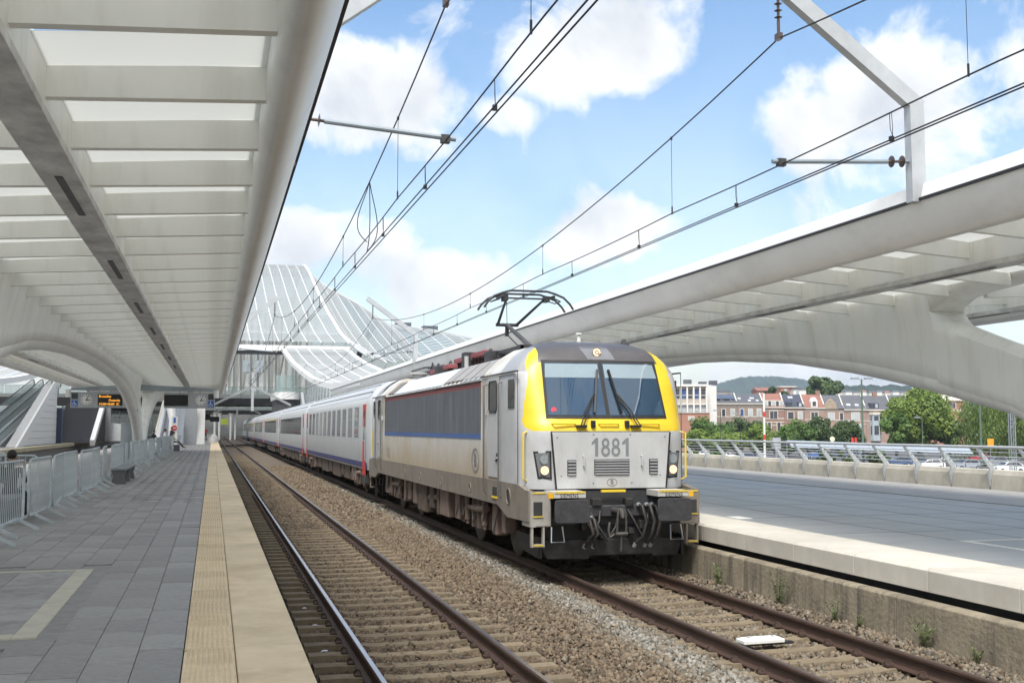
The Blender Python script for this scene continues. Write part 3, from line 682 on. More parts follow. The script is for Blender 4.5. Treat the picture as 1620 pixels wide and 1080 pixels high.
# --- nose surface
ZF = [1.38, 2.30, 2.42, 2.55, 3.53, 3.66, 3.78, 3.88, 3.95]
YF = [.62, .62, .66, .735, 1.18, 1.27, 1.42, 1.68, 2.3]
WZ = [1.38, 3.20, 3.34, 3.50, 3.66, 3.78, 3.88, 3.95]
WW = [1.48, 1.48, 1.45, 1.36, 1.22, 1.06, .85, .45]
def yf(z): return interp(z, ZF, YF)
def wz(z): return interp(z, WZ, WW)
YB = 2.35
def nose_row(z):
    """half outline from the centre of the front round to the side at y=YB"""
    y0, w = yf(z), wz(z); k = w / 1.48; c = interp(z, [2.35, 3.3], [1, .55])
    pts = [(0, y0), (.35 * k, y0 + .004), (.70 * k, y0 + .016), (1.0 * k, y0 + .04), (1.16 * k, y0 + .085 * c), (1.29 * k, y0 + .165 * c), (1.39 * k, y0 + .285 * c), (1.455 * k, y0 + .43 * c), (w, y0 + .62 * c)]
    pts += [(w, pts[-1][1] + (YB - pts[-1][1]) * f) for f in (.34, .67, 1.0)]
    return pts
def front_y(x, z):
    r = nose_row(z); return interp(abs(x), [p[0] for p in r[:9]], [p[1] for p in r[:9]])
def nose(flip):
    zs = list(np.linspace(1.38, 2.30, 8)) + [2.36, 2.42, 2.48, 2.55] + list(np.linspace(2.65, 3.53, 11)) + [3.6, 3.66, 3.72, 3.78, 3.83, 3.88, 3.92, 3.95]
    rws = []
    for z in zs:
        h = nose_row(z); r = [(-x, y, z) for x, y in h[::-1]] + [(x, y, z) for x, y in h[1:]]
        rws.append([(x, (19.58 - y) if flip else y, z) for x, y, z in r])
    m = MB(); m.rows(rws); n = len(rws[0]); m.add(rws[-1], [tuple(range(n))]); return m
def nose_mat():
    """livery of the cab: white below, yellow round the windscreen, dark brow"""
    m = bpy.data.materials.new('cab_livery'); m.use_nodes = True; t = m.node_tree; N = t.nodes.new; L = t.links.new; b = t.nodes['Principled BSDF']; b.inputs['Roughness'].default_value = .36
    tcn = N('ShaderNodeTexCoord'); sp = N('ShaderNodeSeparateXYZ'); L(tcn.outputs['Object'], sp.inputs[0])
    def ma(op, a, bb=None):
        n = N('ShaderNodeMath'); n.operation = op
        for i, v in enumerate((a, bb)):
            if v is None: continue
            if isinstance(v, (int, float)): n.inputs[i].default_value = v
            else: L(v, n.inputs[i])
        return n.outputs[0]
    # y mirrored for the rear cab
    y = ma('MINIMUM', sp.outputs[1], ma('SUBTRACT', 19.58, sp.outputs[1])); z = sp.outputs[2]; ax = ma('ABSOLUTE', sp.outputs[0])
    mr = N('ShaderNodeMapRange'); L(z, mr.inputs[0]); mr.inputs[1].default_value = 2.3; mr.inputs[2].default_value = 3.9
    cr = N('ShaderNodeValToRGB'); L(mr.outputs[0], cr.inputs[0]); el = cr.color_ramp.elements
    tab = [(2.30, .70), (2.34, .82), (2.40, .95), (2.50, 1.04), (2.62, 1.04), (2.9, 1.075), (3.15, 1.12), (3.30, 1.17), (3.55, 1.37), (3.86, 1.70)]
    el[0].position = 0; el[0].color = (tab[0][1] / 2,) * 3 + (1,); el[1].position = (tab[-1][0] - 2.3) / 1.6; el[1].color = (tab[-1][1] / 2,) * 3 + (1,)
    for zz, yy in tab[1:-1]: q = el.new((zz - 2.3) / 1.6); q.color = (yy / 2,) * 3 + (1,)
    ylim = ma('MULTIPLY', cr.outputs[0], 2.0)
    yel = ma('MULTIPLY', ma('LESS_THAN', y, ylim), ma('GREATER_THAN', z, 2.335))
    brow = ma('MULTIPLY', ma('LESS_THAN', ax, ma('ADD', ma('MULTIPLY', ma('SUBTRACT', z, 3.5), -.25), 1.09)), ma('GREATER_THAN', z, 3.50))
    grey = ma('GREATER_THAN', z, 3.345)
    nz = N('ShaderNodeTexNoise'); nz.inputs['Scale'].default_value = 2.5; nz.inputs['Detail'].default_value = 8; nz.inputs['Roughness'].default_value = .7; L(tcn.outputs['Object'], nz.inputs['Vector'])
    sc = N('ShaderNodeMapRange'); L(nz.outputs[0], sc.inputs[0]); sc.inputs[1].default_value = .3; sc.inputs[2].default_value = .75; sc.inputs[3].default_value = 1.03; sc.inputs[4].default_value = .80
    def mixc(f, a, bb):
        n = N('ShaderNodeMix'); n.data_type = 'RGBA'; L(f, n.inputs[0])
        for i, v in ((6, a), (7, bb)):
            if isinstance(v, tuple): n.inputs[i].default_value = (*v, 1)
            else: L(v, n.inputs[i])
        return n.outputs[2]
    c = mixc(grey, (.48, .49, .50), (.35, .35, .355)); c = mixc(yel, c, (.76, .54, .03)); c = mixc(brow, c, (.085, .082, .084))
    vm = N('ShaderNodeVectorMath'); vm.operation = 'SCALE'; L(c, vm.inputs[0]); L(sc.outputs[0], vm.inputs['Scale']); L(vm.outputs[0], b.inputs['Base Color']); return m
nm = nose_mat()
for flip in (False, True):
    cab = LW(nose(flip), 'cab', nm, loco, smooth=32)
    def FY(y): return 19.58 - y if flip else y
    def patch(x0b, x1b, x0t, x1t, z0, z1, off, name, mat, parent, nx=10, nz=10):
        m = MB(); rws = []
        for j in range(nz + 1):
            z = z0 + (z1 - z0) * j / nz; f = j / nz
            a = x0b + (x0t - x0b) * f; b_ = x1b + (x1t - x1b) * f
            rws.append([(a + (b_ - a) * i / nx, FY(front_y(a + (b_ - a) * i / nx, z) - off), z) for i in range(nx + 1)])
        m.rows(rws); back = [[(p[0], p[1] + (.02 if not flip else -.02), p[2]) for p in r] for r in rws]
        rim = []
        for A, B in ((rws[0], back[0]), (rws[-1], back[-1])): m.rows([A, B])
        m.rows([[r[0] for r in rws], [r[0] for r in back]]); m.rows([[r[-1] for r in rws], [r[-1] for r in back]])
        return LW(m, name, mat, parent, smooth=40)
    ws = patch(-1.075, 1.075, -1.035, 1.035, 2.545, 3.545, .012, 'windscreen_frame', black, cab)
    for s in (-1, 1):
        xa, xb = sorted((s * .035, s * 1.03)); ta, tb = sorted((s * .035, s * .99))
        g_ = patch(xa, xb, ta, tb, 2.60, 3.495, .018, 'windscreen_pane', wglass, ws)
        patch(xa + .02, xb - .02, ta + .015, tb - .015, 3.24, 3.48, .0215, 'sun_blind', M('blind_blue', (.23, .30, .34), .15, var=.05, coat=1.), ws)
    # brow lamp, front panel
    bl = patch(-.20, .30, -.30, .22, 3.56, 3.80, .008, 'brow_lamp_panel', M('lamp_panel', (.16, .165, .18), .25, var=.1), cab, 4, 6)
    m = MB(); yy = front_y(0, 3.69) - .075
    m.cyl((-.02, FY(yy), 3.69), (-.02, FY(yy + .10), 3.69), .075, n=16); lo = LW(m, 'lamp_rim', M('lamp_rim', (.42, .33, .26), .3, metal=.4), bl)
    lamp_on = emit_mat('headlamp_lit', (1.0, .66, .36), 1.0); lamp_off = M('lamp_clear', (.35, .38, .42), .12, metal=.5, var=.2, vs=40)
    for k in range(9):
        a = k * .698; rr = .052 if k < 8 else 0
        m = MB(); m.cyl((-.02 + rr * math.cos(a), FY(yy - .006), 3.69 + rr * math.sin(a)), (-.02 + rr * math.cos(a), FY(yy + .01), 3.69 + rr * math.sin(a)), .013, n=8); LW(m, 'lamp_bulb', lamp_on if not flip else lamp_off, bl)
    fp = []
    m = MB(); P4 = [(-1.035, 2.315), (1.035, 2.315), (.955, 1.39), (-.955, 1.39)]
    yo = .575
    m.prism([(x, z) for x, z in P4], FY(yo), FY(.66), 'y'); fpan = LW(m, 'front_panel', lwhite, cab, bevel=.006)
    m = MB()
    for (a, b_) in ((P4[0], P4[3]), (P4[1], P4[2])): m.bar((a[0] * 1.012, FY(.585), a[1]), (b_[0] * 1.012, FY(.585), b_[1]), .016, .05, up=(0, 1, 0))
    m.bar((-1.05, FY(.60), 2.325), (1.05, FY(.60), 2.325), .02, .016); LW(m, 'panel_joint', black, cab)
    o = link('lettering', digits('1881', .30, bluegrey), fpan, loc=(-.02 if not flip else .02, FY(yo - .003), 2.07)); o.rotation_euler = (0, 0, PI if flip else 0)
    def louvres(xc, w, z0, z1, n, nmn):
        m = MB(); m.box(xc - w / 2, xc + w / 2, *sorted((FY(yo - .004), FY(yo + .02))), z0, z1); lv = LW(m, nmn, lslot, fpan)
        for k in range(n):
            zz = z0 + (z1 - z0) * (k + .5) / n; m = MB(); m.bar((xc - w / 2 + .012, FY(yo - .012), zz), (xc + w / 2 - .012, FY(yo - .012), zz), .02, (z1 - z0) / n * .52); LW(m, 'louvre', M('louvre_grey', (.30, .31, .32), .5), lv)
    louvres(0, .62, 1.61, 1.87, 6, 'centre_vent'); louvres(-.70, .155, 1.60, 1.86, 5, 'side_vent'); louvres(.74, .155, 1.61, 1.87, 5, 'side_vent')
    for s in (-.50, .52):
        m = MB(); m.tube([(s, FY(yo), 1.93), (s, FY(yo - .05), 1.92), (s, FY(yo - .05), 1.77), (s, FY(yo), 1.76)], .012, 8); LW(m, 'grab_handle', lwhite, fpan, smooth=40)
    for x, z in ((-.95, 2.23), (-.32, 2.28), (.33, 2.28), (.95, 2.24), (-.88, 1.60), (.86, 1.60), (-.33, 1.48), (.35, 1.48)):
        m = MB(); m.cyl((x, FY(yo - .006), z), (x, FY(yo + .01), z), .013, n=8); LW(m, 'panel_bolt', bluegrey, fpan)
    # oval B emblem
    def emblem(xc, zc, rx, rz, plane, parent, place, ring=.16):
        m = MB(); n = 32; o_, i_ = [], []
        for k in range(n):
            a = 2 * PI * k / n; o_.append((rx * math.cos(a), rz * math.sin(a))); i_.append(((rx - rx * ring) * math.cos(a), (rz - rx * ring) * math.sin(a)))
        vs = [(p[0], 0, p[1]) for p in o_] + [(p[0], 0, p[1]) for p in i_]
        m.add(vs, [(k, (k + 1) % n, n + (k + 1) % n, n + k) for k in range(n)])
        me = m.mesh('emblem_ring', bluegrey)
        if plane == '-x': me.transform(Matrix.Rotation(-PI / 2, 4, 'Z'))
        if plane == '+y': me.transform(Matrix.Rotation(PI, 4, 'Z'))
        if plane == '+x': me.transform(Matrix.Rotation(PI / 2, 4, 'Z'))
        r = link('emblem', me, parent, loc=place)
        t2 = text_mesh('B', rz * 1.55, bluegrey, xs=.92 * rx / rz if rx < rz else 1.05)
        if plane == '-x': t2.transform(Matrix.Rotation(-PI / 2, 4, 'Z'))
        if plane == '+y': t2.transform(Matrix.Rotation(PI, 4, 'Z'))
        if plane == '+x': t2.transform(Matrix.Rotation(PI / 2, 4, 'Z'))
        link('lettering', t2, r); return r
    emblem(0, 0, .092, .066, '+y' if flip else '-y', fpan, (0, FY(yo - .004), 1.49), .12)
    # headlights
    for s in (-1, 1):
        q = [(s * 1.03, 2.01), (s * 1.30, 2.00), (s * 1.235, 1.555), (s * 1.02, 1.545)]
        m = MB(); vs = [(x, FY(front_y(x, z) - .016), z) for x, z in q] + [(x, FY(front_y(x, z) + .05), z) for x, z in q]
        m.add(vs, [(0, 1, 2, 3), (0, 4, 5, 1), (1, 5, 6, 2), (2, 6, 7, 3), (3, 7, 4, 0)]); hl = LW(m, 'headlight', black, cab)
        qi = [(s * 1.06, 1.98), (s * 1.275, 1.97), (s * 1.215, 1.585), (s * 1.05, 1.575)]
        m = MB(); m.add([(x, FY(front_y(x, z) - .019), z) for x, z in qi], [(0, 1, 2, 3)]); LW(m, 'lens_bed', M('lens_bed', (.10, .11, .12), .15, coat=1.), hl)
        for (zz, on) in ((1.87, False), (1.69, True)):
            xc = s * 1.135; yy = front_y(xc, zz) - .03
            m = MB(); m.cyl((xc, FY(yy), zz), (xc, FY(yy + .03), zz), .078, n=18); rf = LW(m, 'reflector', lamp_off if not on else M('lamp_rim', (.3, .3, .3)), hl, smooth=40)
            if not flip:
                for k in range(19 if on else 0):
                    rr = 0 if k == 18 else (.058 if k < 12 else .031); a = k * .5236 * (1 if k < 12 else 2)
                    m = MB(); m.cyl((xc + rr * math.cos(a), FY(yy - .006), zz + rr * math.sin(a)), (xc + rr * math.cos(a), FY(yy), zz + rr * math.sin(a)), .0105, n=6); LW(m, 'lamp_bulb', lamp_on, rf)
        # yellow grab rail on the nose corner
        xs_ = s * 1.415; yb_ = front_y(1.38, 1.9) + .02
        m = MB(); m.tube([(s * 1.36, FY(yb_), 2.33), (s * 1.45, FY(yb_ - .06), 2.30), (s * 1.45, FY(yb_ - .06), 1.55), (s * 1.36, FY(yb_ + .0), 1.50)], .016, 8); LW(m, 'corner_grab_rail', lyel, cab, smooth=40)
    # yellow step rails under the windscreen, wipers, washer pods
    for x0, x1 in ((-1.0, -.60), (-.20, .16), (.55, .90)):
        yy = front_y((x0 + x1) / 2, 2.46)
        m = MB(); m.tube([(x0, FY(front_y(x0, 2.45) + .01), 2.45), (x0 + .02, FY(yy - .06), 2.455), (x1 - .02, FY(yy - .06), 2.455), (x1, FY(front_y(x1, 2.45) + .01), 2.45)], .016, 8); LW(m, 'step_rail', lyel, cab, smooth=40)
    for s in (-1, 1):
        bx = s * .48; by = front_y(bx, 2.42)
        w = MB(); w.box(bx - .12, bx + .06, *sorted((FY(by - .08), FY(by + .01))), 2.395, 2.435)
        tip = (s * .20, 2.95)
        for d in (0, .05): w.tube([(bx + d * s - .0, FY(by - .07), 2.42), ((bx + tip[0]) / 2 + d * s, FY(front_y(.3, 2.7) - .075), 2.70), (tip[0] + d * s * .3, FY(front_y(.2, tip[1]) - .07), tip[1])], .011, 6)
        wp = LW(w, 'wiper_arm', black, cab)
        w = MB(); w.bar((s * .10 + .02, FY(front_y(.1, 3.36) - .045), 3.38), (s * .24, FY(front_y(.2, 2.62) - .045), 2.64), .035, .03); LW(w, 'wiper_blade', black, wp)
        w = MB(); w.box(s * .30 - .035, s * .30 + .035, *sorted((FY(front_y(.3, 2.43) - .06), FY(front_y(.3, 2.43) + .01))), 2.39, 2.51); LW(w, 'camera_pod', black, cab, bevel=.008)
    if not flip:
        m = MB(); yy = front_y(-.95, 2.68); m.cyl((-.935, yy - .022, 2.685), (-.935, yy - .027, 2.685), .05, n=18); LW(m, 'sticker', M('pink_sticker', (.75, .10, .16), .5), ws)
# --- main body
prof = [(-1.48, 1.38), (-1.48, 3.26), (-1.455, 3.32), (-1.30, 3.44), (-.98, 3.72), (-.80, 3.76), (.80, 3.76), (.98, 3.72), (1.30, 3.44), (1.455, 3.32), (1.48, 3.26), (1.48, 1.38)]
m = MB(); m.prism(prof, 3.70, 15.88, 'y'); body = LW(m, 'body_shell', lcream, loco)
m = MB(); pe = [(-1.475, 1.38), (-1.475, 3.28), (-1.40, 3.42), (-1.12, 3.70), (-.85, 3.86), (.85, 3.86), (1.12, 3.70), (1.40, 3.42), (1.475, 3.28), (1.475, 1.38)]
for a, b_ in ((YB - .02, 3.70), (15.88, 19.58 - YB + .02)): m = MB(); m.prism(pe, a, b_, 'y'); LW(m, 'cab_shell', lcream, loco)
for s in (-1, 1):
    X = s * 1.4835
    def side(y0, y1, z0, z1, name, mat, parent=loco, th=.006, bev=0.):
        m = MB(); m.box(*sorted((X, X + s * th)), y0, y1, z0, z1); return LW(m, name, mat, parent, bevel=bev)
    pnl = side(3.72, 15.86, 2.272, 3.165, 'grey_panel', lgrey, body); side(3.72, 15.86, 2.18, 2.2715, 'blue_stripe', lblue, body); side(3.72, 15.86, 3.166, 3.262, 'red_stripe', lred, body)
    m = MB(); m.box(*sorted((s * 1.46, s * 1.515)), 3.72, 15.86, 3.264, 3.292); LW(m, 'gutter', darkm, body)
    # skirt with dipped ends
    sk = [(.55, .86), (1.75, .86), (2.45, 1.03), (17.13, 1.03), (17.83, .86), (19.03, .86), (19.03, 1.377), (.55, 1.377)]
    sk = [(.42, .88), (1.75, .86), (2.45, 1.03), (17.13, 1.03), (17.83, .86), (19.16, .88), (19.16, 1.377), (18.5, 1.45), (1.09, 1.45), (.60, 1.377), (.42, 1.377)]
    m = MB(); m.prism(sk, *sorted((s * 1.40, s * 1.4865)), 'x'); skirt = LW(m, 'skirt', lskirt, loco)
    for yy in (4.6, 7.4, 10.0, 12.3): 
        m = MB(); m.tube([(s * (1.488), yy + .07 * math.cos(a) * 1.0, 1.22 + .085 * math.sin(a)) for a in np.linspace(0, 2 * PI, 13)], .012, 6); ho = LW(m, 'lifting_hole', lskirt, skirt)
        m = MB(); m.tube([(s * 1.482, yy, 1.22), (s * 1.4885, yy, 1.22)], .062, 14); LW(m, 'hole', lslot, ho)
    m = MB(); m.box(*sorted((s * 1.483, s * 1.4895)), 2.47, 2.78, 1.16, 1.33); st_ = LW(m, 'step_recess', lslot, skirt)
    m = MB(); m.box(*sorted((s * 1.484, s * 1.505)), 2.45, 2.80, 1.13, 1.165); LW(m, 'step_edge', lyel, st_)
    m = MB(); m.tube([(s * 1.482, 1.66, 1.22), (s * 1.4895, 1.66, 1.22)], .12, 18); hc = LW(m, 'socket_cover', lslot, skirt)
    m = MB(); m.tube([(s * 1.487, 1.66 + .13 * math.cos(a), 1.22 + .13 * math.sin(a)) for a in np.linspace(0, 2 * PI, 17)], .014, 6); LW(m, 'socket_rim', lskirt, hc)
    for (f) in (False, True):
        def Y(v): return 19.58 - v if f else v
        d = MB(); d.box(*sorted((X, X + s * .012)), *sorted((Y(2.33), Y(3.12))), 1.50, 3.30); door = LW(d, 'cab_door', lwhite, loco, bevel=.01)
        d = MB(); d.box(*sorted((X + s * .012, X + s * .016)), *sorted((Y(2.45), Y(3.0))), 2.68, 3.22); LW(d, 'window', sglass, door, bevel=.0)
        d = MB(); d.tube([(X + s * .016, Y(yq), zq) for yq, zq in ((2.50, 2.67), (2.95, 2.67), (3.01, 2.72), (3.01, 3.18), (2.95, 3.23), (2.50, 3.23), (2.44, 3.18), (2.44, 2.72), (2.50, 2.67))], .013, 6); LW(d, 'window_seal', black, door)
        d = MB(); d.tube([(X + s * .010, Y(2.42), 1.86), (X + s * .014, Y(2.42), 1.86)], .085, 14); LW(d, 'handle_recess', darkm, door)
        d = MB(); d.bar((X + s * .03, Y(2.36), 1.86), (X + s * .03, Y(2.5), 1.80), .02, .03); LW(d, 'door_handle', galv, door)
        d = MB(); d.box(*sorted((X, X + s * .006)), *sorted((Y(1.30), Y(1.70))), 2.72, 3.22); LW(d, 'side_window', sglass, loco)
        for yy in (3.24, 2.14):
            d = MB(); d.tube([(X, Y(yy), 3.20), (X + s * .06, Y(yy), 3.17), (X + s * .06, Y(yy), 1.22), (X, Y(yy), 1.18)], .017, 8); LW(d, 'door_handrail', M('handrail_dark', (.14, .135, .13), .5, metal=.3), loco, smooth=40)
        d = MB(); d.box(*sorted((X + s * .0, X + s * .05)), *sorted((Y(3.34), Y(3.26))), 2.63, 2.76); LW(d, 'key_box', lwhite, loco)
        d = MB(); d.box(*sorted((s * 1.46, s * 1.50)), *sorted((Y(1.12), Y(3.70))), 3.333, 3.357); LW(d, 'cab_gutter', darkm, loco)
        d = MB(); d.box(*sorted((s * 1.478, s * 1.4845)), *sorted((Y(1.085), Y(1.10))), 1.46, 3.33); LW(d, 'cab_seam', darkm, loco)
        # front corner step box; the right-hand one is coloured darker as painted shade
        d = MB(); lst = lstep if (s < 0) != f else lskirt; d.box(*sorted((s * 1.12, s * 1.45)), *sorted((Y(.36), Y(.46))), .80, 1.36); sb = LW(d, 'step_box', lst, loco, bevel=.02)
        d = MB(); d.box(*sorted((s * 1.38, s * 1.47)), *sorted((Y(.3605), Y(.86))), .80, 1.36); LW(d, 'step_box_side', lst, sb)
        d = MB(); d.box(*sorted((s * 1.27, s * 1.42)), *sorted((Y(.357), Y(.38))), .98, 1.20); LW(d, 'step_hole', lslot, sb)
        d = MB(); d.box(*sorted((s * 1.26, s * 1.43)), *sorted((Y(.345), Y(.38))), .955, .977); LW(d, 'step_edge', lyeld, sb)
        d = MB(); d.box(*sorted((s * 1.22, s * 1.44)), *sorted((Y(.352), Y(.38))), 1.33, 1.355); LW(d, 'step_edge', lyeld, sb)
        fr = MB(); fr.box(*sorted((s * 1.23, s * 1.26)), *sorted((Y(.37), Y(.46))), .48, .80); fr.box(*sorted((s * 1.42, s * 1.45)), *sorted((Y(.37), Y(.46))), .48, .80); fr.box(*sorted((s * 1.26, s * 1.42)), *sorted((Y(.365), Y(.56))), .48, .52); fo = LW(fr, 'lower_step', lst, sb)
        d = MB(); d.box(*sorted((s * 1.26, s * 1.42)), *sorted((Y(.352), Y(.37))), .50, .522); LW(d, 'step_edge', lyeld, fo)
        # buffers
        bq = []
        for k in range(24):
            a = 2 * PI * k / 24; c_, s_ = math.cos(a), math.sin(a); e_ = .22
            bq.append((s * .875 + .295 * math.copysign(abs(c_) ** e_, c_), 1.065 + .185 * math.copysign(abs(s_) ** e_, s_)))
        d = MB(); d.prism(bq, *sorted((Y(0), Y(.045))), 'y'); bf = LW(d, 'buffer', lblack, loco, bevel=.008)
        d = MB(); d.cyl((s * .875, Y(.04), 1.065), (s * .875, Y(.36), 1.065), .10, n=16); d.cyl((s * .875, Y(.30), 1.065), (s * .875, Y(.62), 1.065), .145, n=16); d.box(s * .875 - .21, s * .875 + .21, *sorted((Y(.50), Y(.66))), .86, 1.26); LW(d, 'buffer_housing', lblack, bf, smooth=40)
        d = MB(); d.box(*sorted((s * .62, s * 1.16)), *sorted((Y(.10), Y(.62))), 1.27, 1.372); pb = LW(d, 'buffer_step', M('plate_grey', (.46, .45, .43), .5, var=.08), loco, bevel=.006)
        d = MB(); d.box(*sorted((s * .64, s * 1.14)), *sorted((Y(.092), Y(.14))), 1.345, 1.376); LW(d, 'step_edge', lyeld, pb)
        o = link('lettering', text_mesh('SIEMENS', .088, black, xs=.86, space=1.12, fat=.0), pb, loc=(s * .90, Y(.097), 1.305)); o.rotation_euler = (0, 0, PI if f else 0)
        d = MB(); d.box(*sorted((s * 1.165, s * 1.245)), *sorted((Y(.10), Y(.16))), 1.27, 1.355); LW(d, 'marker_lamp', M('amber', (.75, .42, .02), .3), pb)
        # brackets, hanging steps
        d = MB(); d.tube([(s * 1.12, Y(.35), .80), (s * 1.14, Y(.30), .56), (s * .92, Y(.30), .56), (s * .94, Y(.35), .80)], .012, 6); LW(d, 'shunter_step', steel, loco)
    o = link('emblem', MB().mesh('x', bluegrey), loco); bpy.data.objects.remove(o)
    em = None
emb = emblem(0, 0, .30, .235, '-x', loco, (-1.491, 4.16, 1.765), .11)
emb = emblem(0, 0, .30, .235, '+x', loco, (1.491, 4.16, 1.765), .11)
link('lettering', digits('1881', .30, M('faded_grey', (.40, .385, .35), .6), '-x'), loco, loc=(-1.491, 15.2, 1.72))
# --- front underframe (both ends)
for f in (False, True):
    def Y(v): return 19.58 - v if f else v
    d = MB(); d.box(-1.36, 1.36, *sorted((Y(.60), Y(.95))), .80, 1.36); LW(d, 'headstock', darkm, loco)
    d = MB(); d.box(-.62, .62, *sorted((Y(.50), Y(.60))), .93, 1.12); LW(d, 'coupler_beam', lblack, loco, bevel=.02)
    d = MB(); d.box(-.22, .20, *sorted((Y(.47), Y(.52))), 1.335, 1.372); LW(d, 'centre_step_edge', lyel, loco)
    d = MB(); d.prism([(-1.28, .56), (1.28, .56), (1.16, .27), (.72, .26), (.70, .30), (-.38, .30), (-.40, .24), (-1.12, .26)], *sorted((Y(.60), Y(.655))), 'y'); pg = LW(d, 'plough', lgrime, loco, bevel=.01)
    d = MB(); d.prism([(.56, .62), (1.9, .62), (1.9, .35), (.56, .28)], -1.28, -1.22, 'x'); d.prism([(.56, .62), (1.9, .62), (1.9, .35), (.56, .28)], 1.22, 1.28, 'x')
    if not f: LW(d, 'plough_cheeks', lgrime, pg)
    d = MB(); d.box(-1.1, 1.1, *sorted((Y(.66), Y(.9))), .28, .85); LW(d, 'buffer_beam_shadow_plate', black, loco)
    # hook and screw coupling
    d = MB(); d.tube([(0, Y(.52), 1.03), (0, Y(.25), 1.03), (0, Y(.12), 1.06), (0, Y(.10), .96), (0, Y(.2), .92)], [.06, .055, .05, .04, .03], 10); hk = LW(d, 'draw_hook', M('coupling_steel', (.10, .095, .09), .5, metal=.5, var=.3, vs=9), loco, smooth=50)
    d = MB()
    for q in (-.075, .075): d.tube([(q * .7, Y(.14), 1.08), (q, Y(.13), .9), (q, Y(.15), .68)], .020, 8)
    d.cyl((-.10, Y(.15), .68), (.10, Y(.15), .68), .034, n=10); d.cyl((0, Y(.15), .68), (0, Y(.17), .44), .017, n=8); d.tube([(0, Y(.17), .46), (0, Y(.17), .40)], [.03, .022], 10)
    d.tube([(-.10, Y(.2), .68), (-.17, Y(.22), .62), (-.19, Y(.24), .74), (-.16, Y(.26), .86)], .022, 8); LW(d, 'screw_coupling', M('coupling_steel', (.1, .1, .1)), hk, smooth=50)
    for (xa, xb) in ((.42, .34), (.56, .52), (.66, .62), (-.42, -.38), (-.5, -.53)):
        d = MB(); z0 = 1.12 if xa > 0 else .92
        d.tube([(xa, Y(.50), z0), (xa + .03, Y(.36), z0 - .02), (xa + .07, Y(.28), z0 - .25), (xa + .02, Y(.30), .62), (xb, Y(.40), .50 if xa > 0 else .46)], .029, 8); hs_ = LW(d, 'air_hose', lgrime, loco, smooth=50)
        d = MB(); d.cyl((xb, Y(.40), .50), (xb - .02, Y(.43), .44), .032, n=8); d.cyl((xa, Y(.50), z0), (xa, Y(.44), z0 + .01), .035, n=8); LW(d, 'hose_fitting', galv, hs_)
# brackets, cable couplers and pipes crowding the buffer beam
for k, (x, z, w, h_) in enumerate(((-.30, 1.17, .16, .12), (.27, 1.16, .14, .14), (-.52, .80, .10, .16), (.50, .80, .12, .14), (.30, .70, .10, .10), (-.20, .62, .12, .08))):
    d = MB(); d.box(x - w / 2, x + w / 2, .46, .62, z - h_ / 2, z + h_ / 2); LW(d, 'coupler_bracket', lgrime, loco, bevel=.012)
for k, (x0, x1) in enumerate(((-.62, -.24), (.24, .60), (-.4, .05))):
    d = MB(); d.tube([(x0, .50, 1.10 - k * .05), (x0 + .06, .38, .95 - k * .06), ((x0 + x1) / 2, .34, .70 - k * .07), (x1 - .05, .40, .86 - k * .04), (x1, .50, 1.02 - k * .05)], .021, 8); LW(d, 'jumper_cable', lgrime, loco, smooth=50)
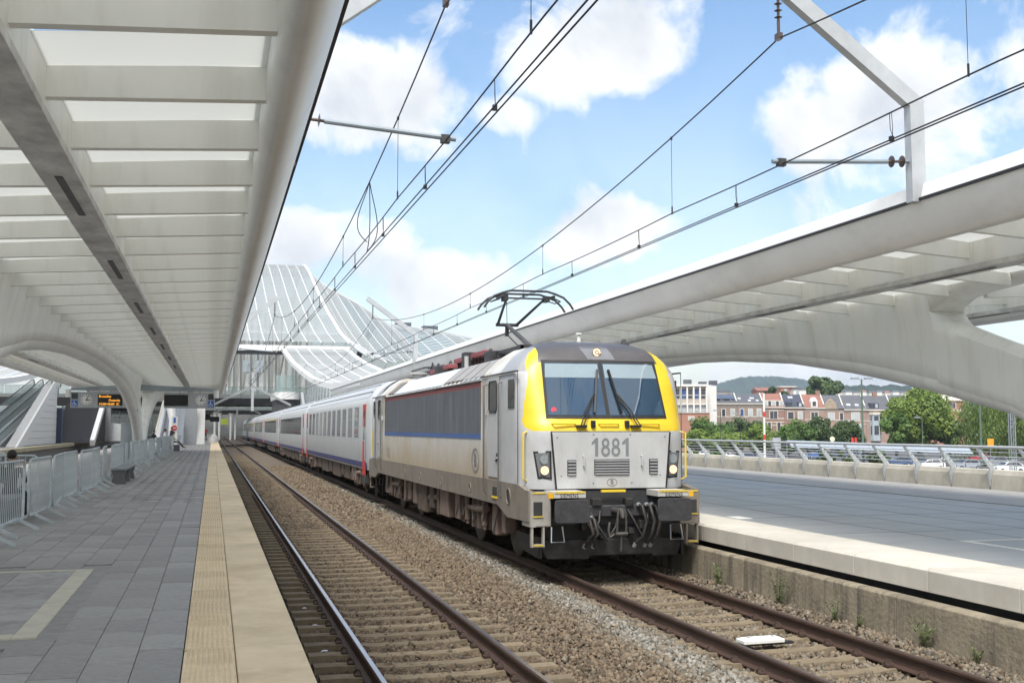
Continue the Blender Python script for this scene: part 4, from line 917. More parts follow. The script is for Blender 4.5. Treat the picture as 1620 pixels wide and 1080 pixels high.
# --- bogies
def wheel_mesh():
    m = MB(); prof_ = [(.10, .02), (.16, .05), (.20, .04), (.46, .02), (.50, .03), (.555, .03), (.575, .05), (.575, .14), (.60, .145), (.60, .165), (.10, .165)]
    n = 28; rws = []
    for k in range(n + 1):
        a = 2 * PI * k / n; rws.append([(px, r * math.cos(a), r * math.sin(a)) for r, px in prof_])
    m.rows(rws); return m
wheelm = M('wheel_steel', (.07, .06, .055), .55, metal=.4, var=.25, vs=6)
WM = wheel_mesh().mesh('wheel', wheelm, smooth=40); WM2 = WM.copy(); WM2.transform(Matrix.Diagonal((-1, 1, 1, 1)))
def bogie(parent, yc, wb, r, dusty, det=True):
    fr = MB(); scale = r / .575
    for s in (-1, 1): fr.prism([(yc - wb / 2 - .75, .72), (yc - wb / 2 - .5, .52), (yc - wb / 2 + .45, .50), (yc - .5, .40), (yc + .5, .40), (yc + wb / 2 - .45, .50), (yc + wb / 2 + .5, .52), (yc + wb / 2 + .75, .72), (yc + wb / 2 + .6, .84), (yc - wb / 2 - .6, .84)], *sorted((s * 1.02, s * 1.14)), 'x')
    fr.box(-1.02, 1.02, yc - .35, yc + .35, .42, .80); fo = LW(fr, 'bogie_frame', lbrown, parent)
    for dy in (-wb / 2, wb / 2):
        for s in (-1, 1):
            o = link('wheel', WM2 if s > 0 else WM, fo, loc=(s * .89, yc + dy, r)); o.scale = (1, scale, scale)
            if s < 0: pass
        a = MB(); a.cyl((-1.05, yc + dy, r), (1.05, yc + dy, r), .085, n=12); LW(a, 'axle', wheelm, fo)
        for s in (-1, 1):
            a = MB(); a.box(*sorted((s * 1.06, s * 1.25)), yc + dy - .17, yc + dy + .17, r - .17, r + .16); a.cyl((s * 1.25, yc + dy, r), (s * 1.31, yc + dy, r), .12, n=14); LW(a, 'axle_box', lbrown, fo, bevel=.02)
            for q in (-.30, .30):
                a = MB(); pts = []
                for k in range(34): ph = k * .55; pts.append((s * 1.16 + .075 * math.cos(ph), yc + dy + q + .075 * math.sin(ph), r - .06 + .010 * k))
                a.tube(pts, .017, 5); LW(a, 'coil_spring', lbrown, fo)
    for s in (-1, 1):
        if not det: continue
        a = MB(); a.cyl((s * 1.33, yc - .95, .84), (s * 1.33, yc + .05, .80), .075, n=12); a.cyl((s * 1.33, yc + .05, .80), (s * 1.33, yc + .55, .79), .045, n=10); LW(a, 'yaw_damper', lpink, fo, smooth=40)
        for q in (-.75, .72):
            a = MB(); a.cyl((s * 1.30, yc + q, .52), (s * 1.31, yc + q, .98), .065, n=12); a.cyl((s * 1.30, yc + q, .44), (s * 1.30, yc + q, .52), .04, n=8); LW(a, 'vertical_damper', lpink, fo, smooth=40)
        a = MB(); a.cyl((s * 1.18, yc - .2, .42), (s * 1.18, yc - .2, 1.0), .16, n=16); a.cyl((s * 1.18, yc + .22, .42), (s * 1.18, yc + .22, 1.0), .16, n=16); LW(a, 'secondary_springs', lbrown, fo)
        for (q, z0, z1, w) in ((-1.62, .42, 1.0, .16), (1.62, .46, 1.0, .2), (-2.25, .50, .95, .12)):
            a = MB(); a.box(*sorted((s * 1.12, s * 1.34)), yc + q - w, yc + q + w, z0, z1); LW(a, 'brake_unit', lpink, fo, bevel=.02)
        for k in range(5):
            q = yc - 1.9 + k * .83 + random.uniform(-.2, .2); a = MB(); dz = random.uniform(.28, .45)
            a.tube([(s * 1.3, q, .95), (s * 1.35, q + .05, .95 - dz * .6), (s * 1.36, q + .2, .95 - dz * 1.2), (s * 1.33, q + .36, .95 - dz * .5), (s * 1.28, q + .42, .98)], .013, 6); LW(a, 'cable', M('cable_grey', (.13, .12, .115), .7), fo)
    return fo
bogie(loco, 4.84, 3.0, .575, True); bogie(loco, 14.74, 3.0, .575, True)
for s in (-1, 1):
    for (y0, y1, z0, z1, mt, nme) in ((7.3, 8.2, .42, 1.02, lpink, 'equipment_box'), (8.35, 8.6, .40, 1.02, lbrown, 'pipe_riser'), (9.0, 9.5, .5, 1.02, lbrown, 'equipment_box'), (9.9, 11.0, .34, 1.02, lbrown, 'transformer_tank'), (11.25, 11.75, .45, 1.02, lpink, 'equipment_box'), (12.0, 12.25, .52, 1.02, lbrown, 'pipe_riser')):
        a = MB(); a.box(*sorted((s * .7, s * 1.36)), y0, y1, z0, z1); LW(a, nme, mt, loco, bevel=.025)
    a = MB(); a.cyl((s * 1.28, 8.7, .78), (s * 1.28, 9.8, .72), .07, n=12); LW(a, 'air_pipe', lpink, loco, smooth=40)
a = MB(); a.box(-1.2, 1.2, 7.0, 12.6, .55, 1.0); a.box(-1.1, 1.1, 1.6, 18, 1.0, 1.38); LW(a, 'underframe', black, loco)
# --- roof
for s in (-1, 1):
    def slope(y0, y1, f0, f1, off, name, mat, parent=body):
        A = Vector((s * 1.455, 0, 3.32)); B = Vector((s * .98, 0, 3.72)); nrm = Vector((s * .64, 0, .76)) * off
        p = A + (B - A) * f0 + nrm; q = A + (B - A) * f1 + nrm; m = MB(); th = Vector((s * .64, 0, .76)) * .012
        m.add([(p.x, y0, p.z), (q.x, y0, q.z), (q.x, y1, q.z), (p.x, y1, p.z), *((v[0] - th.x, v[1], v[2] - th.z) for v in ((p.x, y0, p.z), (q.x, y0, q.z), (q.x, y1, q.z), (p.x, y1, p.z)))], [(0, 1, 2, 3), (0, 4, 5, 1), (1, 5, 6, 2), (2, 6, 7, 3), (3, 7, 4, 0)]); return LW(m, name, mat, parent)
    slope(3.72, 5.6, .0, 1.0, .012, 'roof_vent_frame', lroofl)
    for k in range(4):
        v = slope(3.80 + k * .96, 4.66 + k * .96, .14, .93, .026, 'roof_vent', mesh_g)
        for j in range(7): slope(3.84 + k * .96 + j * .118, 3.875 + k * .96 + j * .118, .10, .96, .034, 'vent_bar', lroofl, v)
    for k in range(6): slope(7.72 + k * 1.13, 8.82 + k * 1.13, .02, 1.0, .018, 'roof_panel', lroofw)
    for k in range(2): slope(14.62 + k * .62, 15.16 + k * .62, .12, .95, .026, 'roof_vent', mesh_g)
    for k in range(28):
        yy = 3.9 + k * .43; p = Vector((s * 1.46, yy, 3.325)); m = MB(); m.bar(p, p + Vector((-s * .06, 0, .055)), .025, .02); LW(m, 'roof_clip', darkm, body)
m = MB(); m.box(-.75, .75, 3.8, 15.8, 3.758, 3.80); LW(m, 'roof_walkway', lroofl, body)
redm = M('roof_red', (.26, .065, .07), .55, var=.3, vs=6)
rs = random.Random(4)
def roofbox(x0, x1, y0, y1, z0, z1, mat, nme): a = MB(); a.box(x0, x1, y0, y1, z0, z1); return LW(a, nme, mat, loco, bevel=.015)
for (y0, y1, z1, mt) in ((7.0, 8.3, 4.12, redm), (8.9, 10.2, 4.10, redm), (10.8, 11.6, 4.02, redm), (12.6, 13.4, 3.98, redm)):
    roofbox(-.62, -.40, y0, y1, z1 - .11, z1, mt, 'roof_busbar_cover'); roofbox(-.2, .3, y0 + .1, y1 - .1, z1 - .2, z1 - .02, darkm, 'roof_switchgear')
    for yy in np.arange(y0 + .12, y1, .34):
        for xx in (-.52, .05):
            a = MB(); z = 3.79
            while z < z1 - .13: a.tube([(xx, yy, z), (xx, yy, z + .02), (xx, yy, z + .04)], [.03, .065, .03], 10); z += .04
            LW(a, 'roof_insulator', insm, loco, smooth=40)
roofbox(-.75, -.35, 8.35, 8.75, 3.80, 4.16, darkm, 'roof_breaker'); roofbox(-.7, .1, 6.2, 6.7, 3.8, 4.05, darkm, 'roof_resistor'); roofbox(-.72, -.42, 11.75, 12.2, 3.8, 4.02, darkm, 'roof_filter')
for k in range(9):
    y0 = 6.3 + k * .95; a = MB(); x = rs.uniform(-.65, -.3)
    a.tube([(x, y0, 3.95), (x, y0 + .25, 4.14 + rs.uniform(-.05, .06)), (x + .05, y0 + .6, 4.12), (x + .05, y0 + .95, 3.92)], .018, 6); LW(a, 'roof_cable', darkm, loco, smooth=50)
a = MB(); a.cyl((-.70, 14.5, 3.80), (-.70, 14.5, 3.92), .20, n=18); a.cyl((-.70, 14.5, 3.92), (-.70, 14.5, 3.97), .32, n=20); LW(a, 'roof_fan', lroofl, loco)
a = MB(); a.cyl((-.85, 7.75, 3.75), (-.85, 7.75, 4.02), .05, n=10); LW(a, 'roof_post', lroofl, loco)
a = MB(); a.cyl((.15, 2.7, 3.86), (.15, 2.7, 4.12), .035, n=10); a.cyl((.15, 2.7, 4.12), (.15, 2.7, 4.15), .06, n=10); LW(a, 'antenna', whitep, loco)
a = MB(); a.tube([(.75, 1.9, 3.86), (.75, 1.95, 3.98)], [.09, .03], 10); LW(a, 'horn_cover', darkm, loco)
# --- raised pantograph and its lowered twin
pm = M('pantograph_grey', (.10, .098, .092), .5, metal=.4, var=.25, vs=8); pdk = M('pantograph_dark', (.03, .031, .034), .5, var=.2)
a = MB(); a.box(-.55, .55, 4.3, 4.42, 3.97, 4.04); a.box(-.55, .55, 6.1, 6.22, 3.97, 4.04); a.bar((-.5, 4.3, 4.0), (-.5, 6.2, 4.0), .07, .06); a.bar((.5, 4.3, 4.0), (.5, 6.2, 4.0), .07, .06)
for x in (-.5, .5):
    for y in (4.4, 6.1): a.cyl((x, y, 3.78), (x, y, 3.98), .06, n=10)
pan = LW(a, 'pantograph', pdk, loco)
B0, KN, HD = Vector((0, 5.35, 4.06)), Vector((0, 7.35, 4.72)), Vector((0, 5.82, 5.20))
a = MB(); a.cyl(B0, KN, .055, .045, n=12); LW(a, 'lower_arm', pm, pan, smooth=40)
a = MB(); a.cyl(B0 + Vector((.0, .55, -.06)), KN + Vector((0, .0, -.22)), .014, n=6); LW(a, 'guide_rod', pdk, pan)
a = MB(); a.cyl(KN + Vector((-.26, 0, 0)), KN + Vector((.26, 0, 0)), .04, n=10); a.bar(KN, KN + Vector((0, .02, -.26)), .08, .06)
for s in (-1, 1): a.cyl(KN + Vector((s * .22, 0, 0)), HD + Vector((s * .42, 0, -.06)), .035, .025, n=8)
a.cyl(KN, HD + Vector((-.42, 0, -.05)), .008, n=5); LW(a, 'upper_arm', pdk, pan, smooth=40)
for dy in (-.29, .29):
    a = MB(); pts = [(-.98, -.34), (-.90, -.22), (-.76, -.09), (-.58, -.02), (-.4, .03), (.4, .03), (.58, -.02), (.76, -.09), (.90, -.22), (.98, -.34)]
    a.tube([(x, HD.y + dy, 5.245 + z) for x, z in pts], .024, 8); LW(a, 'collector_strip', pdk, pan, smooth=50)
a = MB()
for s in (-1, 1): a.bar((s * .55, HD.y - .32, 5.17), (s * .55, HD.y + .32, 5.17), .04, .05); a.box(s * .46 - .05, s * .46 + .05, HD.y - .12, HD.y + .12, 5.08, 5.2); a.tube([(s * .5, HD.y - .28, 5.16), (s * .72, HD.y - .2, 5.08), (s * .72, HD.y + .2, 5.08), (s * .5, HD.y + .28, 5.16)], .014, 6)
a.cyl((-.5, HD.y, 5.15), (.5, HD.y, 5.15), .02, n=8); LW(a, 'head_frame', pdk, pan)
a = MB(); a.bar((-.5, 13.2, 3.98), (-.5, 15.2, 3.98), .07, .06); a.bar((.5, 13.2, 3.98), (.5, 15.2, 3.98), .07, .06); a.cyl((0, 14.6, 4.0), (0, 13.0, 4.08), .05, n=10); a.cyl((-.3, 13.0, 4.1), (-.4, 14.7, 4.12), .03, n=8); a.cyl((.3, 13.0, 4.1), (.4, 14.7, 4.12), .03, n=8); a.tube([(-.9, 14.7, 4.02), (-.5, 14.7, 4.14), (.5, 14.7, 4.14), (.9, 14.7, 4.02)], .025, 8); LW(a, 'lowered_pantograph', pdk, loco)
# ================================================================== coaches
cwhite = M('coach_white', (.50, .525, .54), .32, var=.06, vs=1.2, stain=((.34, .33, .31), .3, 2, (1, 1.5, .3)))
croof = M('coach_roof', (.42, .44, .46), .5, var=.08, vs=1.5)
cblue = M('coach_blue', (.035, .04, .14), .45, var=.15)
cred = M('coach_red', (.50, .045, .035), .4, var=.1)
cwin = M('coach_window', (.034, .034, .033), .08, var=.35, vs=1.2, spec=.7, coat=.3)
crib = M('coach_seam', (.10, .10, .105), .5)
cframe = M('window_frame_grey', (.22, .23, .235), .45, var=.08)
def llink(n, me, p): return link(n, me, p, world=False)
def coach(y0, kind, label, det):
    t = thing('passenger_coach', label, 'coach', (XR, LY + y0, 0), group='coaches of the train'); L = 26.3
    pr = [(-1.36, .98), (-1.41, 1.25), (-1.42, 2.2), (-1.40, 3.15), (-1.33, 3.42), (-1.10, 3.74), (-.72, 3.95), (-.3, 4.03), (.3, 4.03), (.72, 3.95), (1.10, 3.74), (1.33, 3.42), (1.40, 3.15), (1.42, 2.2), (1.41, 1.25), (1.36, .98)]
    m = MB(); rws = []
    for (y, k) in ((0.10, .94), (.35, .985), (.7, 1.0), (L - .7, 1.0), (L - .35, .985), (L - .1, .94)):
        rws.append([(x * k, y, .98 + (z - .98) * (1 - (1 - k) * .8)) for x, z in pr])
    m.rows(rws, closed=True, caps=True); bd = llink('body_shell', m.mesh('body_shell', cwhite, 35), t)
    rf = [(x, z) for x, z in pr if z > 3.3]
    m = MB(); off = [(x * 1.004, z + .006) for x, z in rf]; m.rows([[(x, .72, z) for x, z in off], [(x, L - .72, z) for x, z in off]]); rfo = llink('roof', m.mesh('roof', croof, 35), t)
    for q in (-1.2, -.92, -.5, .5, .92, 1.2):
        zz = interp(abs(q), [.3, .72, 1.10, 1.33], [4.03, 3.95, 3.74, 3.42]); m = MB(); m.box(q - .015, q + .015, .75, L - .75, zz - .01, zz + .028); llink('roof_seam', m.mesh('roof_seam', crib), rfo)
    for s in (-1, 1):
        def sx(z): return interp(z, [1.25, 2.2, 3.15], [1.41, 1.42, 1.40])
        def plate(ya, yb, za, zb, mat, name, off, parent):
            m = MB(); xa, xb = sx(za) + off, sx(zb) + off
            m.add([(s * xa, ya, za), (s * xa, yb, za), (s * xb, yb, zb), (s * xb, ya, zb), (s * (xa - .02), ya, za), (s * (xa - .02), yb, za), (s * (xb - .02), yb, zb), (s * (xb - .02), ya, zb)], [(0, 1, 2, 3), (0, 4, 5, 1), (1, 5, 6, 2), (2, 6, 7, 3), (3, 7, 4, 0)])
            return llink(name, m.mesh(name, mat), parent)
        plate(.72, L - .72, 1.06, 1.235, cblue, 'blue_band', .004, bd)
        ends = ((.95, 1.72), (L - 1.72, L - .95))
        for ya, yb in ends:
            d = plate(ya, yb, .80 if kind == 'tall' else .95, 3.20, cred, 'door', .012, t); plate(ya + .26, yb - .26, 2.0, 3.0, sglass, 'window', .016, d)
            m = MB(); m.bar((s * 1.45, ya - .06, 1.3), (s * 1.45, ya - .06, 2.4), .03, .03); llink('door_handrail', m.mesh('door_handrail', galv), d)
            m = MB(); m.box(*sorted((s * 1.2, s * 1.42)), ya, yb, .52, .80); llink('door_step', m.mesh('door_step', darkm), d)
        if kind == 'tall':
            for k in range(11):
                yc = 3.45 + k * 1.945; f = plate(yc - .62, yc + .62, 2.05, 3.14, cframe, 'window', .005, t)
                plate(yc - .555, yc + .555, 2.11, 3.09, cwin, 'pane', .009, f)
                plate(yc - .555, yc + .555, 2.80, 2.83, cframe, 'transom', .013, f)
        else:
            f = plate(2.9, L - 2.9, 2.03, 3.05, black, 'window_ribbon', .004, t)
            n = 18; w = (L - 5.9) / n
            for k in range(n): plate(2.97 + k * w, 2.97 + (k + 1) * w - .09, 2.08, 3.0, cwin, 'pane', .008, f)
            if kind == 'first': plate(2.9, L - 2.9, 3.09, 3.16, lyel, 'yellow_line', .004, bd)
        for k, (ya, yb, za) in enumerate(((6.2, 8.0, .45), (8.3, 9.2, .55), (9.6, 12.4, .4), (12.8, 14.1, .5), (14.4, 17.2, .42), (17.6, 19.8, .5))):
            m = MB(); m.box(*sorted((s * .5, s * 1.30)), ya, yb, za, .97); llink('underfloor_box', m.mesh('underfloor_box', lbrown), t)
    for y in (-.02, L - .16):
        m = MB(); m.box(-.62, .62, y, y + .3, 1.1, 3.35); llink('gangway', m.mesh('gangway', black), t)
    m = MB(); m.box(-1.0, 1.0, .8, L - .8, .7, 1.0); llink('underframe', m.mesh('underframe', black), t)
    if det:
        for yc in (3.4, L - 3.4): bogie(t, yc, 2.5, .46, True, True)
    return t
cp = []
lab = ['grey passenger coach with eleven tall windows and a red end door, right behind the locomotive', 'second passenger coach, with a long ribbon window, blue sill and red door', 'third passenger coach, with a yellow line above its ribbon window', 'fourth passenger coach of the train, far along under the hall', 'fifth passenger coach of the train, small in the distance', 'sixth and farthest passenger coach of the train']
for i in range(6):
    cp.append(coach(19.70 + 26.4 * i, ['tall', 'ribbon', 'first', 'ribbon', 'ribbon', 'ribbon'][i], lab[i], i < 2))
# ================================================================== station hall
signb_ = M('monitor_black', (.01, .01, .011), .25)
hglass = glass_mat('hall_roof_glass', (.58, .65, .68), .56, .15); hglassb = glass_mat('hall_roof_glass_sky_reflection', (.22, .36, .44), .50, .10)  # second glass has the blue of the reflected sky put into its colour
hpur = M('hall_purlin', (.46, .48, .49), .5, var=.05); hwhite = M('hall_white', (.72, .73, .73), .4, var=.04)
hgrey = M('hall_grey', (.30, .31, .32), .6, var=.1)
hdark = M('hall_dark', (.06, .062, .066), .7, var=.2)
bal_g = glass_mat('balustrade_glass', (.34, .46, .45), .35, .05)
PY = [134, 148, 160, 178, 193.5, 212.6, 221, 229, 237]
PZ = [10.9, 13.6, 16.0, 20.7, 25.3, 31.4, 33.9, 35.8, 36.6]
def vault_z(y): return interp(y if y <= 237 else 474 - y, PY, PZ)
def ridge_k(x): return interp(x, [17.6, 18.2, 22.3, 27.5, 35.4, 44.7, 54.0, 75], [1.0, .975, .885, .818, .680, .655, .61, .52])
hall = thing('station_hall', 'great white ribbed glass vault of the station hall above the far tracks', 'station hall', (0, 237, 0))
ysl = list(np.arange(150, 237.1, 3.0)) ; ysl += [474 - y for y in ysl[::-1][1:]]
def vrow(x0, x1, y):
    return None
xsA = [17.6 - 1.86 * k for k in range(0, 34)]
for i, x in enumerate(xsA):
    m = MB(); r = .26 if i == 0 else .075
    m.tube([(x, y, vault_z(y) + (.12 if i == 0 else 0)) for y in ysl], r, 8); m.build('edge_arch' if i == 0 else 'vault_rib', hwhite, hall, smooth=50)
    if i:
        m = MB(); m.rows([[(x, y, vault_z(y)), (x + 1.86, y, vault_z(y))] for y in ysl]); m.build('glass_bay', hglass, hall, smooth=40)
def ylo(x): return interp(x, [17.6, 34, 50, 60], [138, 180, 214, 226])
xsB = [17.6, 19.0, 20.5, 23.3, 25.6, 28, 30.6, 33.6, 34.8, 38, 41.5, 45, 49, 53, 58]
def bz(x, y): return vault_z(y) * ridge_k(x) - interp(x, [17.6, 23, 34, 60], [0, .6, 1.5, 1]) * max(0, (237 - y) / 87) * 2.0
ysb = list(np.arange(140, 237.1, 3.2)) + list(np.arange(240, 330, 4.))
for i, (x0, x1) in enumerate(zip(xsB[:-1], xsB[1:])):
    mat_ = hdark if i == 7 else (hglassb if i > 2 else hglass)
    m = MB(); m.rows([[(x0 + (x1 - x0) * f, y, bz(x0 + (x1 - x0) * f, y)) for f in (0, .5, 1)] for y in ysb if y >= ylo(x1)]); m.build('glass_bay' if i != 7 else 'dark_band', mat_, hall, smooth=40)
    m = MB(); m.tube([(x1, y, bz(x1, y) + .03) for y in ysb if y >= ylo(x1)], .06, 6); m.build('vault_rib', hwhite, hall, smooth=50)
m = MB()
for y in np.arange(150.5, 323, .93): m.bar((xsA[-1], y, vault_z(y) + .05), (17.6, y, vault_z(y) + .05), .14, .05)
tag(m.build('purlins', hpur, hall), kind='stuff')
m = MB()
for y in np.arange(141, 237, 1.9):
    q = [(x, y, bz(x, y) + .06) for x in np.linspace(17.7, 57.5, 24) if y >= ylo(x)]
    if len(q) > 1: m.tube(q, .075, 4)
tag(m.build('purlins', hpur, hall), kind='stuff')
m = MB(); m.bar((-45, 150, 13.05), (18.2, 150, 13.05), 1.2, .75); m.build('front_beam', hwhite, hall)
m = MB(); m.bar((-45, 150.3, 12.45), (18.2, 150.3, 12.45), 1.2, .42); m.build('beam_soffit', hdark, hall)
for x, y in ((38, 236), (44, 236.5)):
    m = MB(); m.box(x, x + 3.2, y, y + 3, bz(x, y) - 1, bz(x, y) + .75); m.build('roof_plant', M('plant_dark', (.10, .11, .13), .6), hall)
# raised eaves sweeping down to each platform canopy
EY = [66, 76, 85, 95, 102.5, 115, 128.6, 140, 150.2]; EZ = [5.18, 5.28, 5.62, 6.25, 6.86, 8.2, 9.8, 11.5, 13.15]
def ez(y): return interp(y, EY, EZ)
eys = list(np.arange(66.5, 150.3, 1.75))
def eaves(x0, x1, label):
    t = thing('sweeping_roof', label, 'roof', (x0, 112, 5), group='sweeping roofs from hall to platforms'); n = 5
    for k in range(n):
        a, b_ = x0 + (x1 - x0) * k / n, x0 + (x1 - x0) * (k + 1) / n
        m = MB(); m.rows([[(a, y, ez(y)), (b_, y, ez(y))] for y in eys]); m.build('glass_bay', hglass, t, smooth=40)
        if k: m = MB(); m.tube([(a, y, ez(y) + .04) for y in eys], .065, 6); m.build('roof_rib', hwhite, t, smooth=40)
    for x in (x0, x1):
        m = MB(); m.rows([[(x - .24, y, ez(y) - .22), (x + .24, y, ez(y) - .22), (x + .24, y, ez(y) + .24), (x - .24, y, ez(y) + .24)] for y in eys], closed=True, caps=True); m.build('edge_fascia', hwhite, t, smooth=40)
    m = MB()
    for y in np.arange(77, 150, .93): m.bar((x0, y, ez(y) + .04), (x1, y, ez(y) + .04), .12, .05)
    tag(m.build('purlins', hpur, t), kind='stuff')
    m = MB(); xm = x0 + (x1 - x0) * .42; m.tube([(xm, y, ez(y) + .10) for y in np.arange(86, 140, 2)], .10, 6); m.build('drain_pipe', hgrey, t)
    return t
eaves(8.74, 17.1, 'white glazed roof sweeping down from the hall to the right platform')
eaves(-7.85, .55, 'white glazed roof sweeping down from the hall to the left platform')
eaves(-24.1, -15.3, 'white glazed roof sweeping down from the hall at the far left edge')
# columns (fins) under the beam
for i, x in enumerate((-6, -2.5, .3, 1.7, 2.9, 4.1, 5.4, 6.7, 8.0, 9.5, 12)):
    m = MB(); y = 168 + (i % 2) * 9
    m.prism([(y, 7.1), (y + 1.0, 7.1), (y + 2.2, vault_z(y) - .2), (y + 1.6, vault_z(y) - .2)], x - .16, x + .16, 'x'); m.build('fin_column', hgrey, hall)
m = MB()
for i in range(60): pass
# pale louvred back wall inside the hall
wl = M('hall_inner_wall', (.50, .49, .44), .7, var=.12, vs=.5)
m = MB(); m.box(-30, 30, 322, 323, 7, 13); m.build('back_wall', wl, hall)
m = MB()
for k in range(22): m.box(-10 + k * 1.25, -9.55 + k * 1.25, 205, 205.5, 7, 24)
tag(m.build('louvre_screen', wl, hall), kind='stuff')
# footbridges
def bridge(y0, y1, z0, z1, label):
    t = thing('footbridge', label, 'footbridge', (0, y0, z0))
    m = MB(); m.prism([(y0, z1 - .5), (y0 + .5, z0), (y1 - .5, z0), (y1, z1 - .5), (y1, z1), (y0, z1)], -40, 40, 'x'); m.build('deck', hdark, t)
    for k in range(38):
        x = -38 + k * 2.1; m = MB(); m.box(x, x + 2.05, y0 + .05, y0 + .09, z1, z1 + 1.15); m.build('balustrade_pane', bal_g, t)
    m = MB(); m.bar((-40, y0 + .07, z1 + 1.18), (40, y0 + .07, z1 + 1.18), .07, .05); m.build('handrail', steel, t)
    m = MB(); m.box(-40, 40, y0 - .04, y0 + .04, z1 - .45, z1 - .02); m.build('deck_edge', M('deck_edge', (.26, .28, .28), .6), t)
bridge(163, 178, 5.75, 7.15, 'dark footbridge with glass balustrade across the hall')
bridge(262, 276, 5.75, 7.0, 'farther footbridge deep inside the hall')
for x in (.1, 8.6):
    pass
# far catenary gantries under the hall
def gantry(y, label):
    t = thing('gantry', label, 'gantry', (4.4, y, 0), group='catenary gantries in the hall')
    for s in (-1, 1): m = MB(); m.bar((4.4, y, 7.3), (4.4 + s * 4.4, y, 5.1), .22, .25); m.build('strut', hgrey, t)
    m = MB(); m.box(4.25, 4.55, y - .1, y + .1, 4.4, 8.8); m.build('post', steel, t)
    for s in (-1, 1): m = MB(); m.box(4.4 + s * .75 - .38, 4.4 + s * .75 + .38, y - .2, y + .2, 8.9, 10.3); m.build('cabinet', M('cabinet_grey', (.27, .31, .34), .5), t)
    m = MB(); m.bar((4.4 - .75, y, 8.85), (4.4 + .75, y, 8.85), .1, .1); m.build('cross_arm', steel, t)
gantry(132, 'grey gable-shaped gantry with two cabinets before the footbridge')
gantry(215, 'grey gable-shaped gantry farther inside the hall')
# far ends: dark mass, columns, bright vest-green sign
m = MB(); m.box(-30, 40, 330, 331, -1, 7); tag(m.build('end_wall', M('end_wall', (.16, .17, .17), .7, var=.3, vs=.3)), 'dim grey wall closing the tracks at the far end of the hall', 'wall')
for i, x in enumerate((-4, .4, 1.4, 3.9, 5.0)):
    m = MB(); m.cyl((x, 240 + i * 6, -.2), (x, 240 + i * 6, 5.8), .22, n=12); m.cyl((x, 240 + i * 6, 5.2), (x, 240 + i * 6, 5.8), .22, .5, n=12)
    tag(m.build('hall_column', whitep, smooth=40), ['white round column far left of the tracks under the far footbridge', 'white round column at the end of the left platform', 'white round column just left of the far track', 'white round column right of the far track', 'white round column nearest the far train'][i], 'column', 'columns under the far footbridge')
m = MB(); m.box(1.6, 3.0, 236, 236.1, 3.2, 4.4); tag(m.build('lime_banner', M('lime', (.42, .50, .06), .6)), 'lime green panel hanging far under the hall', 'panel')
# white landing with rounded corner at the right platform, stairs up to it
t = thing('stair_landing', 'white rounded stair landing with glass balustrade above the second coach', 'landing', (9.5, 140, 0))
def rr(x0, x1, y0, y1, r, n=6):
    pts = []
    for cx_, cy_, a0 in ((x1 - r, y0 + r, -PI / 2), (x1 - r, y1 - r, 0), (x0 + r, y1 - r, PI / 2), (x0 + r, y0 + r, PI)):
        pts += [(cx_ + r * math.cos(a0 + PI / 2 * k / n), cy_ + r * math.sin(a0 + PI / 2 * k / n)) for k in range(n + 1)]
    return pts
m = MB(); m.prism(rr(7.3, 10.3, 138, 150, .9), 5.95, 6.85, 'z'); m.build('parapet', hwhite, t, smooth=40)
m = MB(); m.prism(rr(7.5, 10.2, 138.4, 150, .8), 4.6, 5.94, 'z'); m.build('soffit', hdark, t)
m = MB(); m.prism([(125, .8), (138.3, 6.85), (138.3, 5.4), (128, .8)], 10.4, 10.7, 'x'); m.build('stair_cheek', hwhite, t)
m = MB(); m.prism([(112, .8), (138.3, 6.5), (138.3, 5.4), (117, .8)], 10.75, 12.2, 'x'); m.build('stair_flight', hgrey, t)
for x in (8.0, 9.4):
    m = MB(); m.box(x - .7 if x > 9 else 7.35, x + .65, 138.05, 138.09, 6.86, 8.9); m.build('glass_screen', bal_g, t)
for k in range(9):
    m = MB(); y = 110 + k * 3.3; m.bar((11, y, 1.2), (11.4, y + 2.4, ez(y) - .5), .2, .25); m.build('stair_strut', galv, t)
m = MB(); m.box(12.3, 12.5, 92, 138, .8, 5.2); m.build('stair_glass', bal_g, t)
# ================================================================== left: escalators of the next platform
esg = glass_mat('escalator_glass', (.30, .40, .38), .45, .05)
def escalator(xc, y0, y1, z0, z1, label, w=1.0, group='escalators at the hall'):
    t = thing('escalator', label, 'escalator', (xc, y0, z0), group=group); sl = (z1 - z0) / (y1 - y0)
    m = MB(); m.prism([(y0, z0), (y1, z1), (y1, z1 - .9), (y0 + 1, z0 - .3)], xc - w / 2, xc + w / 2, 'x'); m.build('truss', hgrey, t)
    for s in (-1, 1):
        x = xc + s * w / 2
        m = MB(); m.prism([(y0 - 1, z0 + .05), (y1 + 1, z1 + .05), (y1 + 1, z1 + .95), (y0 - 1, z0 + .95)], x - .02, x + .02, 'x'); m.build('balustrade', esg, t)
        m = MB(); m.tube([(x, y0 - .9, z0 + .3), (x, y0 - 1.3, z0 + .7), (x, y0 - .9, z0 + 1.0), (x, y0, z0 + 1.0), (x, y1, z1 + 1.0), (x, y1 + 1.2, z1 + 1.0), (x, y1 + 1.6, z1 + .6), (x, y1 + 1.2, z1 + .2)], .06, 6); m.build('handrail', darkm, t)
        m = MB(); m.bar((x, y0, z0 + .03), (x, y1, z1 + .03), .16, .12); m.build('skirting', steel, t)
    return t
escalator(-20.4, 104, 142, ZP, 7.2, 'glass-sided escalator at the far left, farther one of the pair')
escalator(-18.4, 104, 142, ZP, 7.2, 'glass-sided escalator at the far left, nearer one of the pair')
t = thing('stair_wall', 'white panelled triangular wall beneath the far left stairs', 'wall', (-16.6, 120, ZP))
